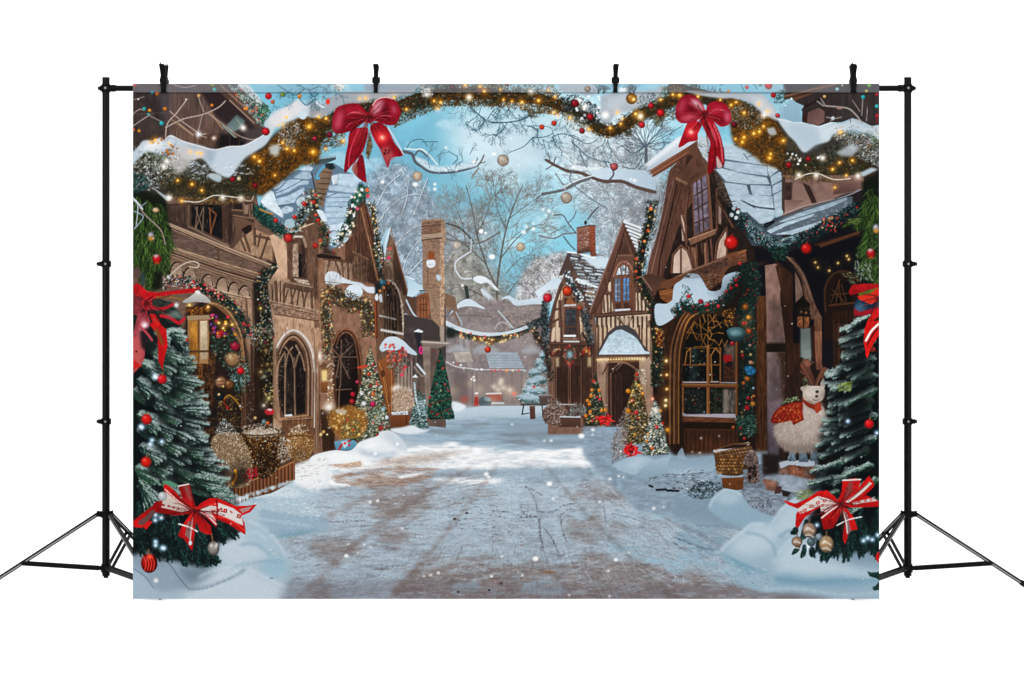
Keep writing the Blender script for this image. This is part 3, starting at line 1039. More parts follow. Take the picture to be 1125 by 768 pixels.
def paint_left():
	# ---------------- near house: upper storey under the arch
	h = part('printed_house','printed large timbered house filling the left side of the street')
	fill(W('270,235 345,235 345,330 300,400 270,400'),'57453a')
	fill(W('296,215 345,195 402,215 404,310 345,330 296,300'),'4f3f37')
	fill(T('a1','-10,20 585,20 690,130 810,290 780,360 700,420 30,480 -10,480'),'4a3d3c',g='5a4a44',gdir='h',nz=.05,ns=(2,14))
	fill(T('a1','250,80 450,80 520,200 540,330 420,420 250,350'),'5d4d49',g='6a5449',nz=.08,ns=(1.6,20),soft=1)
	grain(T('a1','250,85 440,85 480,330 260,330'),110,['7a655b','463835'],90,L=(8,22),a=(.15,.4))
	fill(T('a1','30,80 190,80 215,100 215,330 30,420'),'413836',nz=.08,ns=(3,12))
	fill(T('a1','185,85 250,82 250,200 200,240'),'4d484b',a=.8,soft=2)
	fill(T('a1','430,80 560,80 760,300 700,360 520,220'),'34282a',soft=1)
	fill(T('a1','540,330 700,330 690,400 520,410'),'1f1a1c',soft=1)
	for s in ('545,340 530,405','600,335 600,400','660,335 655,395'):
		stroke(T('a1',s),.9,'4b3d38',a=.8)
	fill(T('a1','420,340 520,320 545,320 510,400 420,390'),'5a463c',nz=.06,ns=(2,6))
	stroke(T('a1','500,30 800,300'),4.5,'57443c',sm=False)
	stroke(T('a1','545,40 800,275'),1.2,'8f7767',sm=False)
	stroke(T('a1','600,130 745,265'),1.0,'a18b7c',sm=False)
	stroke(T('a1','470,205 640,345'),2.6,'6f5849',sm=False)
	stroke(T('a1','490,205 560,300'),1.8,'8d7460',sm=False)
	stroke(T('a1','255,240 395,345'),1.8,'806a5a',sm=False)
	stroke(T('a1','300,265 395,340'),1.0,'ad9580',sm=False)
	stroke(T('a1','395,335 400,380'),2,'5a4638')
	fill(T('a1','640,215 690,250 680,290 610,320 580,280'),'5f7573',g='7f9493',a=.85,soft=.8)
	stroke(T('a1','560,280 630,345'),1.6,'7d9088')
	stroke(T('a1','250,35 250,210'),1,'645d60',a=.7)
	stroke(T('a1','30,215 200,205 320,215'),.8,'6a5c58',a=.5)
	fill(T('a1','700,300 800,290 760,350 660,370'),'4a4243',soft=1.5)
	twigc = 'b3a29a'
	for s,w in (('225,360 235,270 290,205 350,125',1.3),('225,290 330,240 440,215 530,175 575,135',1.3),('250,195 330,260 415,320',1.0),('440,215 420,300 410,330',.7),
				 ('450,200 430,150 415,100',.7),('30,285 80,250 135,215',.9),('130,220 200,255',.7),('30,215 70,185 100,190',.8),('415,325 440,330 465,325',.8),('415,330 465,350',.8),
				 ('260,35 330,55 400,45',.7),('470,205 560,270 640,330 720,360 770,355',.8),('30,130 100,110',.6),('680,290 640,240',.6)):
		stroke(T('a1',s),w,twigc,a=.85)
	flecks(T('a1','65,125 680,290 345,125'),['f0e8e0'],r=(.8,1.1))
	for x,y,c,r in ((45,40,'d3262b',2.2),(148,85,'3b9fb0',1.9),(176,92,'c7762a',2.3),(100,180,'2fb0ad',2.0),(132,190,'e7a02c',1.8),(125,213,'3cb3b2',1.4),(222,181,'d8842a',2.2),
					   (202,265,'35b4bb',2.5),(36,303,'d9692c',2.0),(70,310,'d99a2a',1.7),(512,68,'3fb0a0',2.2),(500,36,'8fa82c',2.6),(420,104,'d9b070',1.9),(497,160,'e08a3a',1.7)):
		q = T('a1','%d,%d' % (x,y))[0]
		ball(q[0],q[1],r,c,hi=.5,dark=.6)
	q = T('a1','418,330')[0]
	glow(q[0],q[1],2.4,'dfe6f5',.9)
	q = T('a1','508,352')[0]
	glow(q[0],q[1],1.6,'f0d8d0',.9)
	# frosted edge of the upper roof
	part('printed_roof','printed frosted roof edge strung with berries high on the left',h)
	fill(T('a1','590,30 700,30 760,110 830,170 800,290 760,270 700,170 620,80'),'55605d',nz=.2,ns=(1.5,1.5))
	fill(T('a1','690,30 720,50 790,140 770,150 700,90 660,60 650,35'),'c9d6de',sm=True,a=.9)
	scat(T('a1','590,40 700,60 830,170 820,240 770,270 690,170'),420,FROSTY,L=(.8,2.4),w=(.5,1),aj=90)
	scat(T('a1','770,150 840,165 840,220 790,270 760,220'),160,['1f4a3c','2f6a50','183a30','4b8a6a'],L=(1,3),w=(.6,1.1),aj=90,ids=True)
	flecks(T('a1','600,80 630,90 650,110 640,100 755,175 790,215 770,245 670,70 700,180 735,195 760,190 640,130 700,150'),['b8383a','8c2a2e','c4653a'],r=(.9,1.6))
	flecks(T('a1','700,175 690,180'),['e09030'],r=(1.6,2))

	# ---------------- near house: lower facade
	use(h)
	fill(W('146,380 300,380 345,440 345,512 300,540 220,545 146,560'),'2c211c',soft=1)
	fill(W('300,330 345,330 420,330 450,470 400,492 345,510 300,520'),'6a4f3c',g='5a4434',soft=1)
	fill(T('b1','-10,-40 725,-40 740,40 850,230 760,380 720,480 720,768 700,1280 -10,1280'),'6b564a',g='755d50',gdir='h',nz=.04,ns=(3,2))
	fill(T('b1','100,30 600,0 590,250 230,130 100,110'),'4c3c37',nz=.05,ns=(2,10))
	# upper windows bay
	fill(T('b1','220,30 360,30 350,140 230,110'),'5d4a42',nz=.08,ns=(1.5,9))
	for x in (240,265,290,320):
		stroke(T('b1','%d,30 %d,120' % (x,x+4)),.7,'3d2e29',a=.8)
	window('b1','350,20 530,20 560,80 560,240 350,145','584238','17191c','395,40 385,155/430,40 425,175/385,40 425,170/425,50 385,160',parent=h,bar='8a7361',label='printed leaded window with crossed glazing bars under the arch')
	stroke(T('b1','460,45 500,80 470,190 465,60'),1.6,'8c5a40',sm=False)
	stroke(T('b1','345,30 345,150'),2.2,'7b6354',sm=False)
	stroke(T('b1','540,40 545,230'),3.4,'5a4235',sm=False)
	stroke(T('b1','580,20 580,260'),4,'3c2d28',sm=False)
	stroke(T('b1','350,150 575,262'),1.8,'8b7565',sm=False)
	use(h)
	# corner turret
	fill(T('b1','590,10 715,10 715,130 690,150 650,170 640,210 590,275 570,250 590,200 600,150'),'4b3a33')
	fill(T('b1','595,95 650,100 700,125 715,125 715,150 680,145 650,170 640,215 590,278 575,265 600,220 610,160'),'6d5546',g='59453a')
	fill(T('b1','640,165 680,140 700,140 700,190 660,190'),'2a1f1b')
	for s in ('655,20 660,80','685,25 690,95','700,20 705,100','595,85 715,105','590,55 650,60'):
		stroke(T('b1',s),1.3,'8a705d',sm=False,a=.9)
	fill(T('b1','660,25 680,28 680,80 662,75'),'9a8474',a=.8)
	fill(T('b1','600,20 645,20 645,50 600,50'),'2b211f')
	# half timbered wall beneath
	fill(T('b1','600,270 650,210 715,160 830,215 825,350 790,330 700,310'),'9c8069',nz=.04,ns=(4,4))
	for s,w in (('660,200 690,290',2.4),('640,225 665,285',2),('715,160 720,320',2.6),('750,190 735,260',1.8),('790,210 750,330',2.2),('825,215 825,350',2.8),('700,280 740,320',1.8),('720,200 830,225',2.6),('695,300 720,260',1.4)):
		timber(T('b1',s),w,col='523d31',hi='7d6350')
	fill(T('b1','700,260 720,255 745,325 690,300'),'b49a82',a=.7)
	# long sills
	fill(T('b1','190,110 570,270 830,370 820,385 560,290 240,165 195,130'),'9d8471',g='7a6352')
	stroke(T('b1','190,112 575,272 830,372'),1.0,'bfa891',sm=False)
	stroke(T('b1','200,135 570,295 820,388'),1.2,'3a2b25',sm=False)
	fill(T('b1','245,165 500,275 500,335 245,250'),'64524b',nz=.06,ns=(10,1.5))
	fill(T('b1','520,285 740,370 750,410 520,345'),'6a574d',nz=.06,ns=(10,1.5))
	grain(T('b1','245,170 740,370 740,410 245,250'),120,['85705f','4b3b35'],22,L=(5,16),a=(.15,.4))
	timber(T('b1','510,275 512,340'),2.2,col='5a4538')
	timber(T('b1','243,165 243,250'),2.2,col='5a4538')
	fill(T('b1','235,255 520,345 755,415 735,445 500,380 235,285'),'8b7360',g='70594a')
	stroke(T('b1','235,258 520,348 755,418'),1.1,'b49b84',sm=False)
	stroke(T('b1','240,290 500,385 730,450'),1.4,'33251f',sm=False)
	fill(T('b1','240,300 500,392 730,455 720,470 480,410 240,330'),'7c6452')
	stroke(T('b1','255,320 495,405 715,470'),.8,'a58c76',sm=False)
	# blind arcade
	fill(T('b1','240,330 480,410 715,475 705,550 480,490 240,420'),'8a7162',nz=.04,ns=(5,3))
	for cx,cy,w,hh in ((280,400,38,70),(355,430,40,70),(452,460,32,60),(535,475,32,58),(600,500,30,55),(660,520,32,56)):
		arc = T('b1',' '.join('%f,%f' % (cx+w*math.cos(t),cy+20-hh*math.sin(t)*(1.0)) for t in np.linspace(0,math.pi,14)))
		fill(arc+T('b1','%d,%d %d,%d' % (cx-w,cy+45,cx+w,cy+60)),'9a8272',g='b59b87')
		stroke(arc,1.8,'2c1f1a',w2=2.4)
		stroke([(x+.7,y+1.0) for x,y in arc],.7,'b59c86',a=.8)
	stroke(T('b1','350,470 480,500 600,530 690,548'),1.6,'c3aa92',sm=False)
	stroke(T('b1','350,480 690,556'),1.0,'4f3b30',sm=False)
	# wall to the right of the doorway
	fill(T('b1','600,540 700,560 705,768 705,900 640,768'),'a28571',g='876a58',nz=.04,ns=(4,6))
	timber(T('b1','670,555 675,700'),2.0,col='7c604b')
	stroke(T('b1','640,350 610,370'),.8,'8b7565')
	# doorway: dark with lit bronze things
	part('printed_doorway','printed dark arched doorway crowded with ornaments',h)
	fill(T('b1','330,640 420,560 520,580 600,640 650,720 665,800 690,1000 690,1280 280,1280'),'2a1f1a',soft=1)
	fill(T('b1','430,570 520,575 600,640 640,720 660,800 630,790 600,720 560,650 500,600'),'7a5a40',g='5a4130')
	stroke(T('b1','460,575 540,600 600,670 640,760 660,900'),1.4,'a98763')
	fill(T('c1','320,130 500,130 480,420 470,620 380,620 330,420'),'3e2a1c',nz=.25,ns=(2,5))
	fill(T('c1','365,150 425,150 420,400 370,380'),'56381f',nz=.3,ns=(1.4,3))
	scat(T('c1','330,150 500,150 490,600 390,600'),340,['7a5230','2a1a12','916638','4e331f','b07b3a'],L=(.8,2.5),w=(.5,1.1),aj=90,a=(.3,.85))
	fill(T('c1','640,330 720,300 715,560 640,570'),'5b402f',nz=.12,ns=(1.5,8))
	stroke(T('c1','700,70 705,560'),3,'51392d',sm=False)
	stroke(T('c1','600,20 640,90 650,180'),3.4,'8a6748')
	stroke(T('c1','660,150 665,560'),1.4,'7c5c46',sm=False)
	scat(T('c1','640,330 720,300 715,560 640,570'),90,['b9a596','dfd3c8','8a6a50'],L=(.5,1.6),w=(.4,.8),aj=90)
	part('printed_wreath','printed hanging cluster of baubles and fir in the doorway',h)
	scat(T('c1','465,20 600,30 690,220 680,360 620,380 560,240 480,130'),380,['1e3f38','2e5a4d','14302c','4a7568','7f9c92'],L=(1.2,3),w=(.6,1.2),aj=90,ids=True)
	scat(T('c1','590,210 680,200 690,300 620,380 580,300'),220,['3f6660','86a49f','24453f','a8bfb8'],L=(1,3),w=(.5,1),aj=90,ids=True)
	scat(T('c1','510,390 640,380 630,560 560,600 500,500'),170,['3a4438','6a5238','1d2c28','93723c','a88a50'],L=(1,2.4),w=(.5,1.1),aj=90,ids=True)
	for x,y,r,c in ((523,35,4.6,'c4222a'),(608,105,5.8,'a61f3c'),(595,180,9.0,'9a7a58'),(638,243,4.2,'d61f2a'),(527,308,6.6,'a37a5c'),(575,320,5.5,'7c5130'),(520,385,5,'1a2530'),(515,50,2.6,'e0554a'),(565,450,2,'b02030')):
		q = T('c1','%d,%d' % (x,y))[0]
		ball(q[0],q[1],r,c)
	scat(T('c1','545,145 640,145 650,220 560,215'),60,['d9b88a','f0dcb8','7a5a3c','5c4030'],L=(.5,1.3),w=(.4,.8),aj=90)
	lines('c1','510,300 545,300/515,320 540,318/500,290 530,268 560,290',1.0,'4a2f22')
	stroke(T('c1','545,400 575,380 620,420 640,460'),1.5,'96702c')
	stroke(T('c1','545,400 548,430 570,450'),1.2,'7a3020')
	flecks(T('c1','516,375 540,330 605,300 635,440'),['cfe6ff','ffd080'],r=(.8,1.3))
	# garland over the doorway
	part('printed_garland','printed berry garland over the dark arched doorway',h)
	garland(T('b1','190,470 280,450 400,480 500,540 590,590 640,650 670,720 690,768'),14,520,frost=.35,reds=34,lights=14)
	scat(T('b1','200,430 300,430 400,470 380,500 250,490 200,500'),220,['c9d0d0','b99a90','a84a48','e6e0dc','6a5a50','7d3a3a'],L=(.8,2.2),w=(.5,1.1),aj=90)
	flecks(along(T('b1','350,470 450,500 540,560'),30,10),['a82430','d04448','e8a090'],r=(.8,1.5))
	q = T('b1','235,432')[0]
	ball(q[0],q[1],2.2,'e8eef4',dark=.7)
	scat(T('b1','450,650 600,650 640,768 640,860 470,860 450,700'),260,GREENS+['4a5a40','2a4a3c'],L=(1,3),w=(.6,1.1),aj=90,ids=True)
	flecks(inside(T('b1','460,640 560,640 620,768 470,768'),26),['7a3a8a','c24a78','d8304a','e8a030','f0c050','8f2c30'],r=(.9,1.8))
	for x,y in ((515,690),(555,695),(590,700),(540,720),(350,590)):
		q = T('b1','%d,%d' % (x,y))[0]
		bulb(q[0],q[1],1.3,'ffb030')
	# wall lantern
	part('printed_lantern','printed wall lantern with a snowy cap beside the left fir tree')
	fill(T('b1','340,660 455,655 462,768 455,920 350,915 340,768'),'8d6b46',g='9c7a55')
	fill(T('b1','350,680 395,680 395,900 355,900'),'b07f3c',g='8d5f28',nz=.08,ns=(2,5))
	fill(T('b1','410,680 450,678 452,890 412,900'),'c9b89e',g='a38e74',nz=.06)
	stroke(T('b1','402,670 402,910'),1.8,'6a4a2c',sm=False)
	fill(T('b1','330,600 460,600 465,640 440,650 345,650 325,620'),'4a2d18',nz=.3,ns=(1.2,1.2))
	scat(T('b1','330,600 460,600 460,640 340,645'),60,['a86a28','d89a48','2a1a10'],L=(.6,1.6),w=(.5,1),aj=90)
	fill(T('b1','335,650 460,645 468,668 340,675'),'99836a')
	fill(T('b1','312,568 350,545 385,520 410,520 450,545 470,570 460,578 390,572 330,578'),'c4c2be',g='9b9894',sm=True)
	fill(T('b1','380,515 400,508 412,520 400,530'),'d9dad8',sm=True)
	q = T('b1','455,600')[0]
	bulb(q[0],q[1],1.5,'ffa030')
	stroke(T('c1','350,135 455,132'),2.4,'5a3f28',sm=False)
	# ---------------- dark pillar with hanging garland between the houses
	use(h)
	fill(T('b1','705,470 760,390 765,768 720,768'),'2a201c',soft=1)
	fill(T('c1','715,0 830,0 820,230 810,560 715,560'),'4a3324',g='38261c',nz=.1,ns=(2,8))
	grain(T('c1','715,80 780,80 780,560 715,560'),60,['6d4e36','2a1c14'],90,a=(.2,.5))
	part('printed_garland','printed garland hanging down the pillar between two left houses')
	gp = T('b1','880,250 880,330 850,390 780,420 760,480 775,560 790,620 780,690 760,768')
	garland(gp,15,460,frost=.7,reds=14,lights=22,greens=GREENS+['6a5a3a','4e4a34'])
	flecks(along(gp,120,16),['d9d8d2','b5b5ae','e8e4da','b09c78','e0c890'],r=(.4,1.15),a=(.5,.95))
	gp = T('c1','760,0 775,60 790,130 790,200 800,280 810,350 800,430')
	garland(gp,15,360,frost=.25,reds=6,lights=30,greens=['3a3a22','4f4a2c','232a1c','6a5a30','7c6a3c'],lcol='ffb84a')
	flecks(along(gp,90,18),['e9d2a0','d8b870','fff0d0'],r=(.4,1.0))
	scat(T('b1','700,700 850,690 850,768 840,850 720,850 690,780'),300,FROSTY+GREENS,L=(1,2.6),w=(.6,1.1),aj=90,ids=True)
	flecks(T('b1','695,755 770,735 835,725 655,695 780,800 825,770'),['c02a38','b33a4c','d89090'],r=(1.4,2.2))
	for x,y,c in ((780,128,'ffab40'),(788,205,'ff9a30'),(770,275,'fff0d0'),(795,395,'ffd070'),(768,437,'fff0e0'),(752,608-360,'ffd060')):
		q = T('c1','%d,%d' % (x,y))[0]
		bulb(q[0],q[1],1.6,c)
	q = T('b1','750,608')[0]
	bulb(q[0],q[1],1.3,'ffc040')

	# ---------------- second house with the tall gable
	h2 = part('printed_house','printed second left house with a steep boarded gable and arched door')
	fill(T('b1','800,200 1075,120 1075,768 1075,1280 820,1280 830,768 800,560 790,470 850,380'),'caa990',g='a6866e',nz=.035,ns=(4,5))
	fill(W('345,268 380,250 418,290 420,330 424,450 415,470 345,500'),'846553',g='91705c',nz=.05,ns=(3,5))
	fill(T('b1','890,200 1075,120 1075,560 1000,520 900,440 900,330'),'6a5142',nz=.05,ns=(2,8))
	# upper wall near dormer
	for s,w in (('1030,190 1030,400',2.4),('1055,300 1060,520',2.6),('1010,290 1010,430',1.6)):
		timber(T('b1',s),w,col='4d392f')
	fill(T('b1','1020,180 1060,180 1060,410 1015,400'),'6e5546',nz=.05)
	fill(T('b1','790,470 890,440 890,590 800,570'),'ab8f7a',nz=.04)
	fill(T('b1','880,490 1040,510 1050,620 830,585'),'a08572',nz=.04)
	for s,w in (('835,460 840,570',3),('860,460 862,570',1.6),('880,480 880,590',2.4),('1035,520 1040,610',2.4),('920,500 930,590',1.6),('905,505 880,580',1.6),('945,505 920,580',1.6),('985,515 995,600',1.6),('965,510 955,590',1.6),('1010,520 990,600',1.4),('815,480 818,570',1.6)):
		timber(T('b1',s),w,col='5a4335',hi='8a6b54')
	fill(T('b1','800,570 1075,625 1075,675 830,635'),'8f7362',nz=.14,ns=(2,2))
	stroke(T('b1','800,570 1075,625'),1.2,'cdb094',sm=False)
	stroke(T('b1','830,640 1075,680'),1.4,'5a4231',sm=False)
	dabs(inside(T('b1','810,585 1075,635 1075,670 830,630'),90),['c3a58a','6a4f3c','dcc9b4'],L=(.8,2.2),w=(.4,.9),aj=90,a=(.3,.7))
	stroke(T('b1','935,660 935,705'),.9,'8b6c50')
	# dormer window
	d = part('printed_window','printed narrow dormer window with a carved frame',h2)
	fill(T('b1','905,210 985,215 1015,270 1015,460 930,440 905,330'),'5c463a',nz=.1,ns=(1.5,8))
	fill(T('b1','930,250 960,240 965,430 930,430'),'a08b7c',nz=.14,ns=(1.4,2))
	fill(T('b1','962,300 985,305 985,435 962,430'),'1d1a1a')
	fill(T('b1','985,240 1000,260 1005,440 985,435'),'3a2b25')
	stroke(T('b1','910,225 950,205 990,215 1005,262'),2.6,'97806e')
	stroke(T('b1','940,205 985,205'),1.6,'d0cac4')
	fill(T('b1','880,455 960,460 1035,485 1045,515 1010,520 880,490'),'7c6352',g='513d32')
	fill(T('b1','935,440 1015,450 1028,478 960,465'),'b2a294',nz=.12,ns=(1.4,1.4))
	stroke(T('b1','882,458 1040,490'),1.0,'b59c86',sm=False)
	# roof of stone tiles with snow
	use(h2)
	r = part('printed_roof','printed snowy stone tiled roof split by a little chimney on the left',h2)
	fill(T('e4','165,215 240,175 340,120 470,70 500,60 620,60 700,110 830,180 770,330 720,440 660,640 590,670 560,500 520,380 470,370 440,430 380,500 330,560 270,540 180,420 100,330'),'62788a')
	tiles = [('380,105 440,75 475,95 460,115 390,112','aabfd0'),('340,160 400,120 450,125 465,160 440,175 350,170','8fa8bd'),('185,225 230,185 280,185 235,235 200,245','9cb2c3'),('255,230 300,180 380,170 445,185 440,210 380,215 300,265 215,290 210,265','93adc2'),
			 ('215,310 300,290 410,230 415,260 370,290 340,340 230,355','9ab2c6'),('355,330 375,300 415,295 420,345 385,370 360,350','a6b9c8'),('245,385 290,360 335,375 330,400 280,415 250,405','a9bccb'),
			 ('105,330 150,245 190,290 265,420 262,445 230,425 190,400 140,370','d3e0ea'),('155,235 195,265 225,350 215,350 160,270','c7d8e4'),
			 ('655,135 770,140 820,190 800,195 650,170','9fb8cb'),('650,175 780,180 795,200 780,225 645,215','a7bfd1'),('600,218 740,222 790,225 760,270 700,265 585,250','9db5c8'),('575,268 740,278 750,295 570,300','93adc2'),('565,305 745,305 748,328 562,332','9ab4c8'),
			 ('560,335 735,335 738,360 555,362','90abc0'),('558,366 640,368 730,362 728,400 556,405','97b0c4'),('556,408 722,402 715,440 560,445','9bb4c7'),('570,448 715,445 700,485 565,490','91aabf'),
			 ('565,495 640,490 690,480 700,520 670,550 620,530 575,540','c3d4e1'),('590,560 625,535 660,565 660,620 630,650 585,635 575,600','a9c0d2'),('700,545 720,530 745,545 730,570 695,575','d5e1ea'),('690,580 725,585 715,615 680,620','b5c9d8'),
			 ('735,410 760,410 770,435 745,450 728,435','cfdde7'),('770,240 805,230 800,270 780,285 755,275','c4d5e1'),('600,150 650,140 645,200 615,215 605,180','c3cfd9'),('580,225 612,215 610,240 590,250','a5b7c6')]
	for s,c in tiles:
		fill(T('e4',s),c,nz=.05,ns=(4,3),a=.97)
		p = T('e4',s)
		fill(p,'d9e5ee',a=.30,soft=1.2,ids=False)
	lines('e4','205,275 300,235 400,180/230,365 340,345/660,370 680,375/570,300 640,270/350,170 440,180/420,300 440,420',.8,'26323c',a=.7)
	dabs(inside(T('e4','160,215 470,80 430,400 280,430'),60),['3f515e','5d707d','d5e1ea'],L=(1,4),w=(.4,.8),ang=-15,aj=30,a=(.4,.8))
	part('printed_chimney','printed little wooden chimney with a dark cap on the left roof',h2)
	fill(T('e4','490,130 545,85 615,100 600,180 560,290 545,380 520,350 490,240'),'7a6656',nz=.05)
	for i,s in enumerate(('540,120 605,130','525,165 595,170','510,205 585,205','500,240 575,245','505,275 565,280','515,315 555,320')):
		stroke(T('e4',s),.9,'3a2e28',sm=False)
	fill(T('e4','485,40 635,15 635,35 560,65 490,72'),'37454d',g='54646c')
	stroke(T('e4','488,30 630,14'),2.0,'8ea4b0',sm=False)
	stroke(T('e4','550,85 515,125 500,160 515,165'),3.0,'5e9cb8')
	fill(T('e4','560,65 610,60 635,95 600,110 560,90'),'2d3b40',nz=.2)
	stroke(T('e4','465,130 480,200 490,260'),1.4,'4a3a32',sm=False)
	part('printed_garland','printed snowy berry garland draped round the left stone roof')
	gar = T('e4','75,370 130,440 200,490 250,540 300,570')
	garland(gar,15,300,greens=['163a36','1f4f48','0f2926','2b6258'],frost=.25,reds=4)
	fill(T('e4','60,350 120,380 190,440 200,500 130,510 65,430'),'17332f',a=.8,soft=1)
	scat(T('e4','60,350 120,370 190,440 200,500 130,500 65,430'),130,['1e4a44','2f665c','123029','4f8378'],L=(1,3),w=(.6,1.1),aj=60,ids=True)
	stroke(T('e4','100,385 190,420'),1.6,'c98c3c',a=.8)
	gar = T('e4','270,520 330,540 370,470 410,390 440,330 460,260')
	garland(gar,15,200,frost=.8,reds=8,greens=['5a6a62','7a7a68','3a4a44','8a8a78'])
	gar2 = T('e4','480,240 490,330 500,420 540,500 570,560 560,620 520,650')
	garland(gar2,12,260,frost=.5,reds=16,lights=10,greens=['5a5a40','6a6a58','2a3a30','8a7a50'])
	flecks(along(gar,60,18),['e0e6ea','b5c2c8','c9bea6'],r=(.5,1.3),a=(.5,.9))
	for x,y,rr in ((213,463,2.6),(345,440,2.4),(412,345,2.6),(490,285,2.0),(510,462,2.2),(525,605,2.0),(300,588,5.0),(490,640,3.2),(480,335,2.2),(290,510,1.8),(495,425,2)):
		q = T('e4','%d,%d' % (x,y))[0]
		ball(q[0],q[1],rr,'d0302a' if rr > 2 else 'd85a40')
	fill(T('e4','500,390 540,395 565,440 570,470 540,465 520,430'),'cfdce6',sm=True)
	fill(T('e4','285,460 330,455 345,500 310,520 275,500'),'a9c3cc',sm=True,a=.85)
	gar3 = T('e4','840,230 800,280 760,340 740,420 720,500 680,560 640,650')
	garland(gar3,11,260,greens=['1c3f36','2e5a4c','14302a','4a4a34'],frost=.5,reds=8,lights=8)
	fill(T('e4','800,210 860,230 870,280 830,320 780,360 750,370 760,310'),'1e453a',a=.7,soft=1)
	scat(T('e4','800,210 870,230 870,280 830,320 760,370 750,320'),120,['23564a','3a7a66','163a32','6a9a88'],L=(1,3),w=(.6,1),aj=60)
	flecks(along(gar3,40,12),['f0f4f6','e8f0f2','f2e6cc'],r=(.8,1.8))
	flecks(T('e4','855,250 785,380 860,290 620,690'),['e06a3c','d83a5c'],r=(1.4,2.2))
	fill(T('e4','550,640 600,600 570,660 630,690 640,710 540,700'),'2a2420',a=.8,soft=1)
	# gable boards
	use(h2)
	fill(W('384,290 394,262 400,232 401,226 408,240 419,312 418,318 410,312 384,300'),'4e372c',nz=.05,ns=(1.4,14))
	fill(T('e4','700,620 760,560 800,400 850,350 900,520 925,768 700,768'),'5a4033',nz=.08,ns=(1.2,14))
	for i in range(9):
		x = 392+i*2.6
		stroke([(x,250+abs(i-5)*2),(x+2.5,312)],.9,'38261e',sm=False,a=.8)
	fill(T('b2','285,50 310,20 335,80 360,200 400,440 390,460 370,440 330,250'),'6e4c3a',g='523628')
	stroke(T('b2','290,45 340,250 385,450'),1.3,'9a7358',sm=False)
	stroke(T('b2','312,30 352,200 395,440'),1.1,'2c1d16',sm=False)
	fill(T('b2','225,260 240,250 240,440 225,430'),'5c4233')
	fill(T('b2','240,300 330,330 330,460 240,440'),'6b5040',nz=.07,ns=(1.3,7))
	for s in ('255,320 258,440','270,325 272,445','245,290 330,330','245,345 290,360','290,330 295,450'):
		stroke(T('b2',s),1.1,'a08268',sm=False,a=.8)
	part('printed_garland','printed light garland running down the tall left gable')
	gar = T('b2','345,10 360,80 375,160 385,230 400,300 415,380 430,450')
	garland(gar,7.5,240,greens=['3f3626','55482e','2a2a20','6a5a3a'],frost=.3,lights=16,reds=4)
	flecks(along(gar,40,8),['f3ead8','ded0b4'],r=(.5,1.1))
	stroke(T('b2','410,250 415,330'),1.6,'3a3026')
	# snow ledge and lit garlands above arched door
	use(h2)
	fill(T('b2','85,330 240,345 240,450 190,440 85,420'),'9c8270',nz=.04)
	for s,w in (('115,330 100,410',1.6),('140,330 175,420',1.6),('185,335 190,430',1.8),('215,340 220,440',2.2),('85,330 240,350',2.4)):
		timber(T('b2',s),w,col='5c4536')
	fill(T('b2','40,310 60,300 180,320 175,335 50,325'),'2a211c')
	part('printed_snowdrift','printed snow piled on a bough over the left arched door')
	fill(T('b2','88,425 110,402 150,405 190,435 240,455 290,465 320,485 365,490 370,520 330,520 290,490 230,470 180,470 130,480 95,470'),'cdd6de',sm=True)
	fill(T('b2','100,450 140,440 165,465 120,475'),'9fa6ab',a=.7,soft=1)
	fill(T('b2','200,520 225,480 270,475 300,510 280,550 230,560'),'cfdde8',sm=True)
	fill(T('b2','210,545 290,530 275,558 230,560'),'a3b6c4',soft=1.2,a=.8)
	part('printed_garland','printed lit garland framing the left arched door')
	p1 = T('b2','100,500 95,580 95,650 100,720 110,768 105,830 95,900')
	p2 = T('b2','90,520 160,540 230,580 290,590 330,610 345,680 350,768')
	for p,w,n in ((p1,13,380),(p2,22,620)):
		garland(p,w,n,greens=['3a3426','57482e','2a2c20','6f5c38','4a5238'],frost=.3,lights=22,reds=12,base='3a2e22')
		flecks(along(p,95,w*1.1),['e0cca4','c9a868','f0e2c8','a88450'],r=(.35,.9),a=(.4,.9))
	use(h2)
	# arched door with the wheel
	dd = part('printed_door','printed dark arched door with a wreath of bare twigs',h2)
	fill(T('c2','130,80 160,20 210,0 250,30 290,110 300,200 300,450 150,460 130,300'),'6e4b37',g='553828')
	fill(T('c2','135,90 165,40 210,25 245,55 270,120 275,440 160,455 150,300'),'241a18')
	for k,c in ((0,'8a6048'),(9,'3a261c'),(18,'7a543e')):
		stroke(T('c2','%d,100 %d,%d %d,%d %d,%d %d,180 %d,260' % (135+k,165+k*.4,30+k,212,8+k,262-k*.5,50+k,290-k,296-k)),1.5,c)
	fill(T('c2','135,100 230,60 240,330 150,330'),'6b5850',a=.25,soft=3)
	for s in ('170,170 150,280','170,170 225,285','180,70 175,330','120,165 265,165','175,165 240,100','175,165 120,110','150,350 235,345','170,330 165,450'):
		stroke(T('c2',s),1.3,'9b7a68',sm=False,a=.9)
	scat(T('c2','125,80 250,80 250,250 130,300'),160,['b29a8e','6a5148','d0bfb4','8a6a5c'],L=(1,4),w=(.35,.7),aj=90,a=(.4,.9))
	ell(340+240/5.119,360+210/5.119,3.6,6.5,'3a2a24',a=.8)
	use(h2)
	fill(T('c2','10,0 65,0 70,400 65,700 40,700 35,260'),'a5836c',g='78594a',nz=.04)
	fill(T('c2','60,460 150,460 140,700 75,700'),'4e3526',nz=.08,ns=(1.6,8))
	stroke(T('c2','50,100 55,640'),2.2,'6a4c37',sm=False)
	# small hanging lantern
	part('printed_lantern','printed small hanging lantern on the wall by the left arched door')
	fill(T('c2','62,220 105,215 108,305 65,300'),'7a5a3c')
	fill(T('c2','68,240 100,238 100,300 70,300'),'e0c58c',soft=.5)
	fill(T('c2','55,222 82,190 112,220'),'6a4a34')
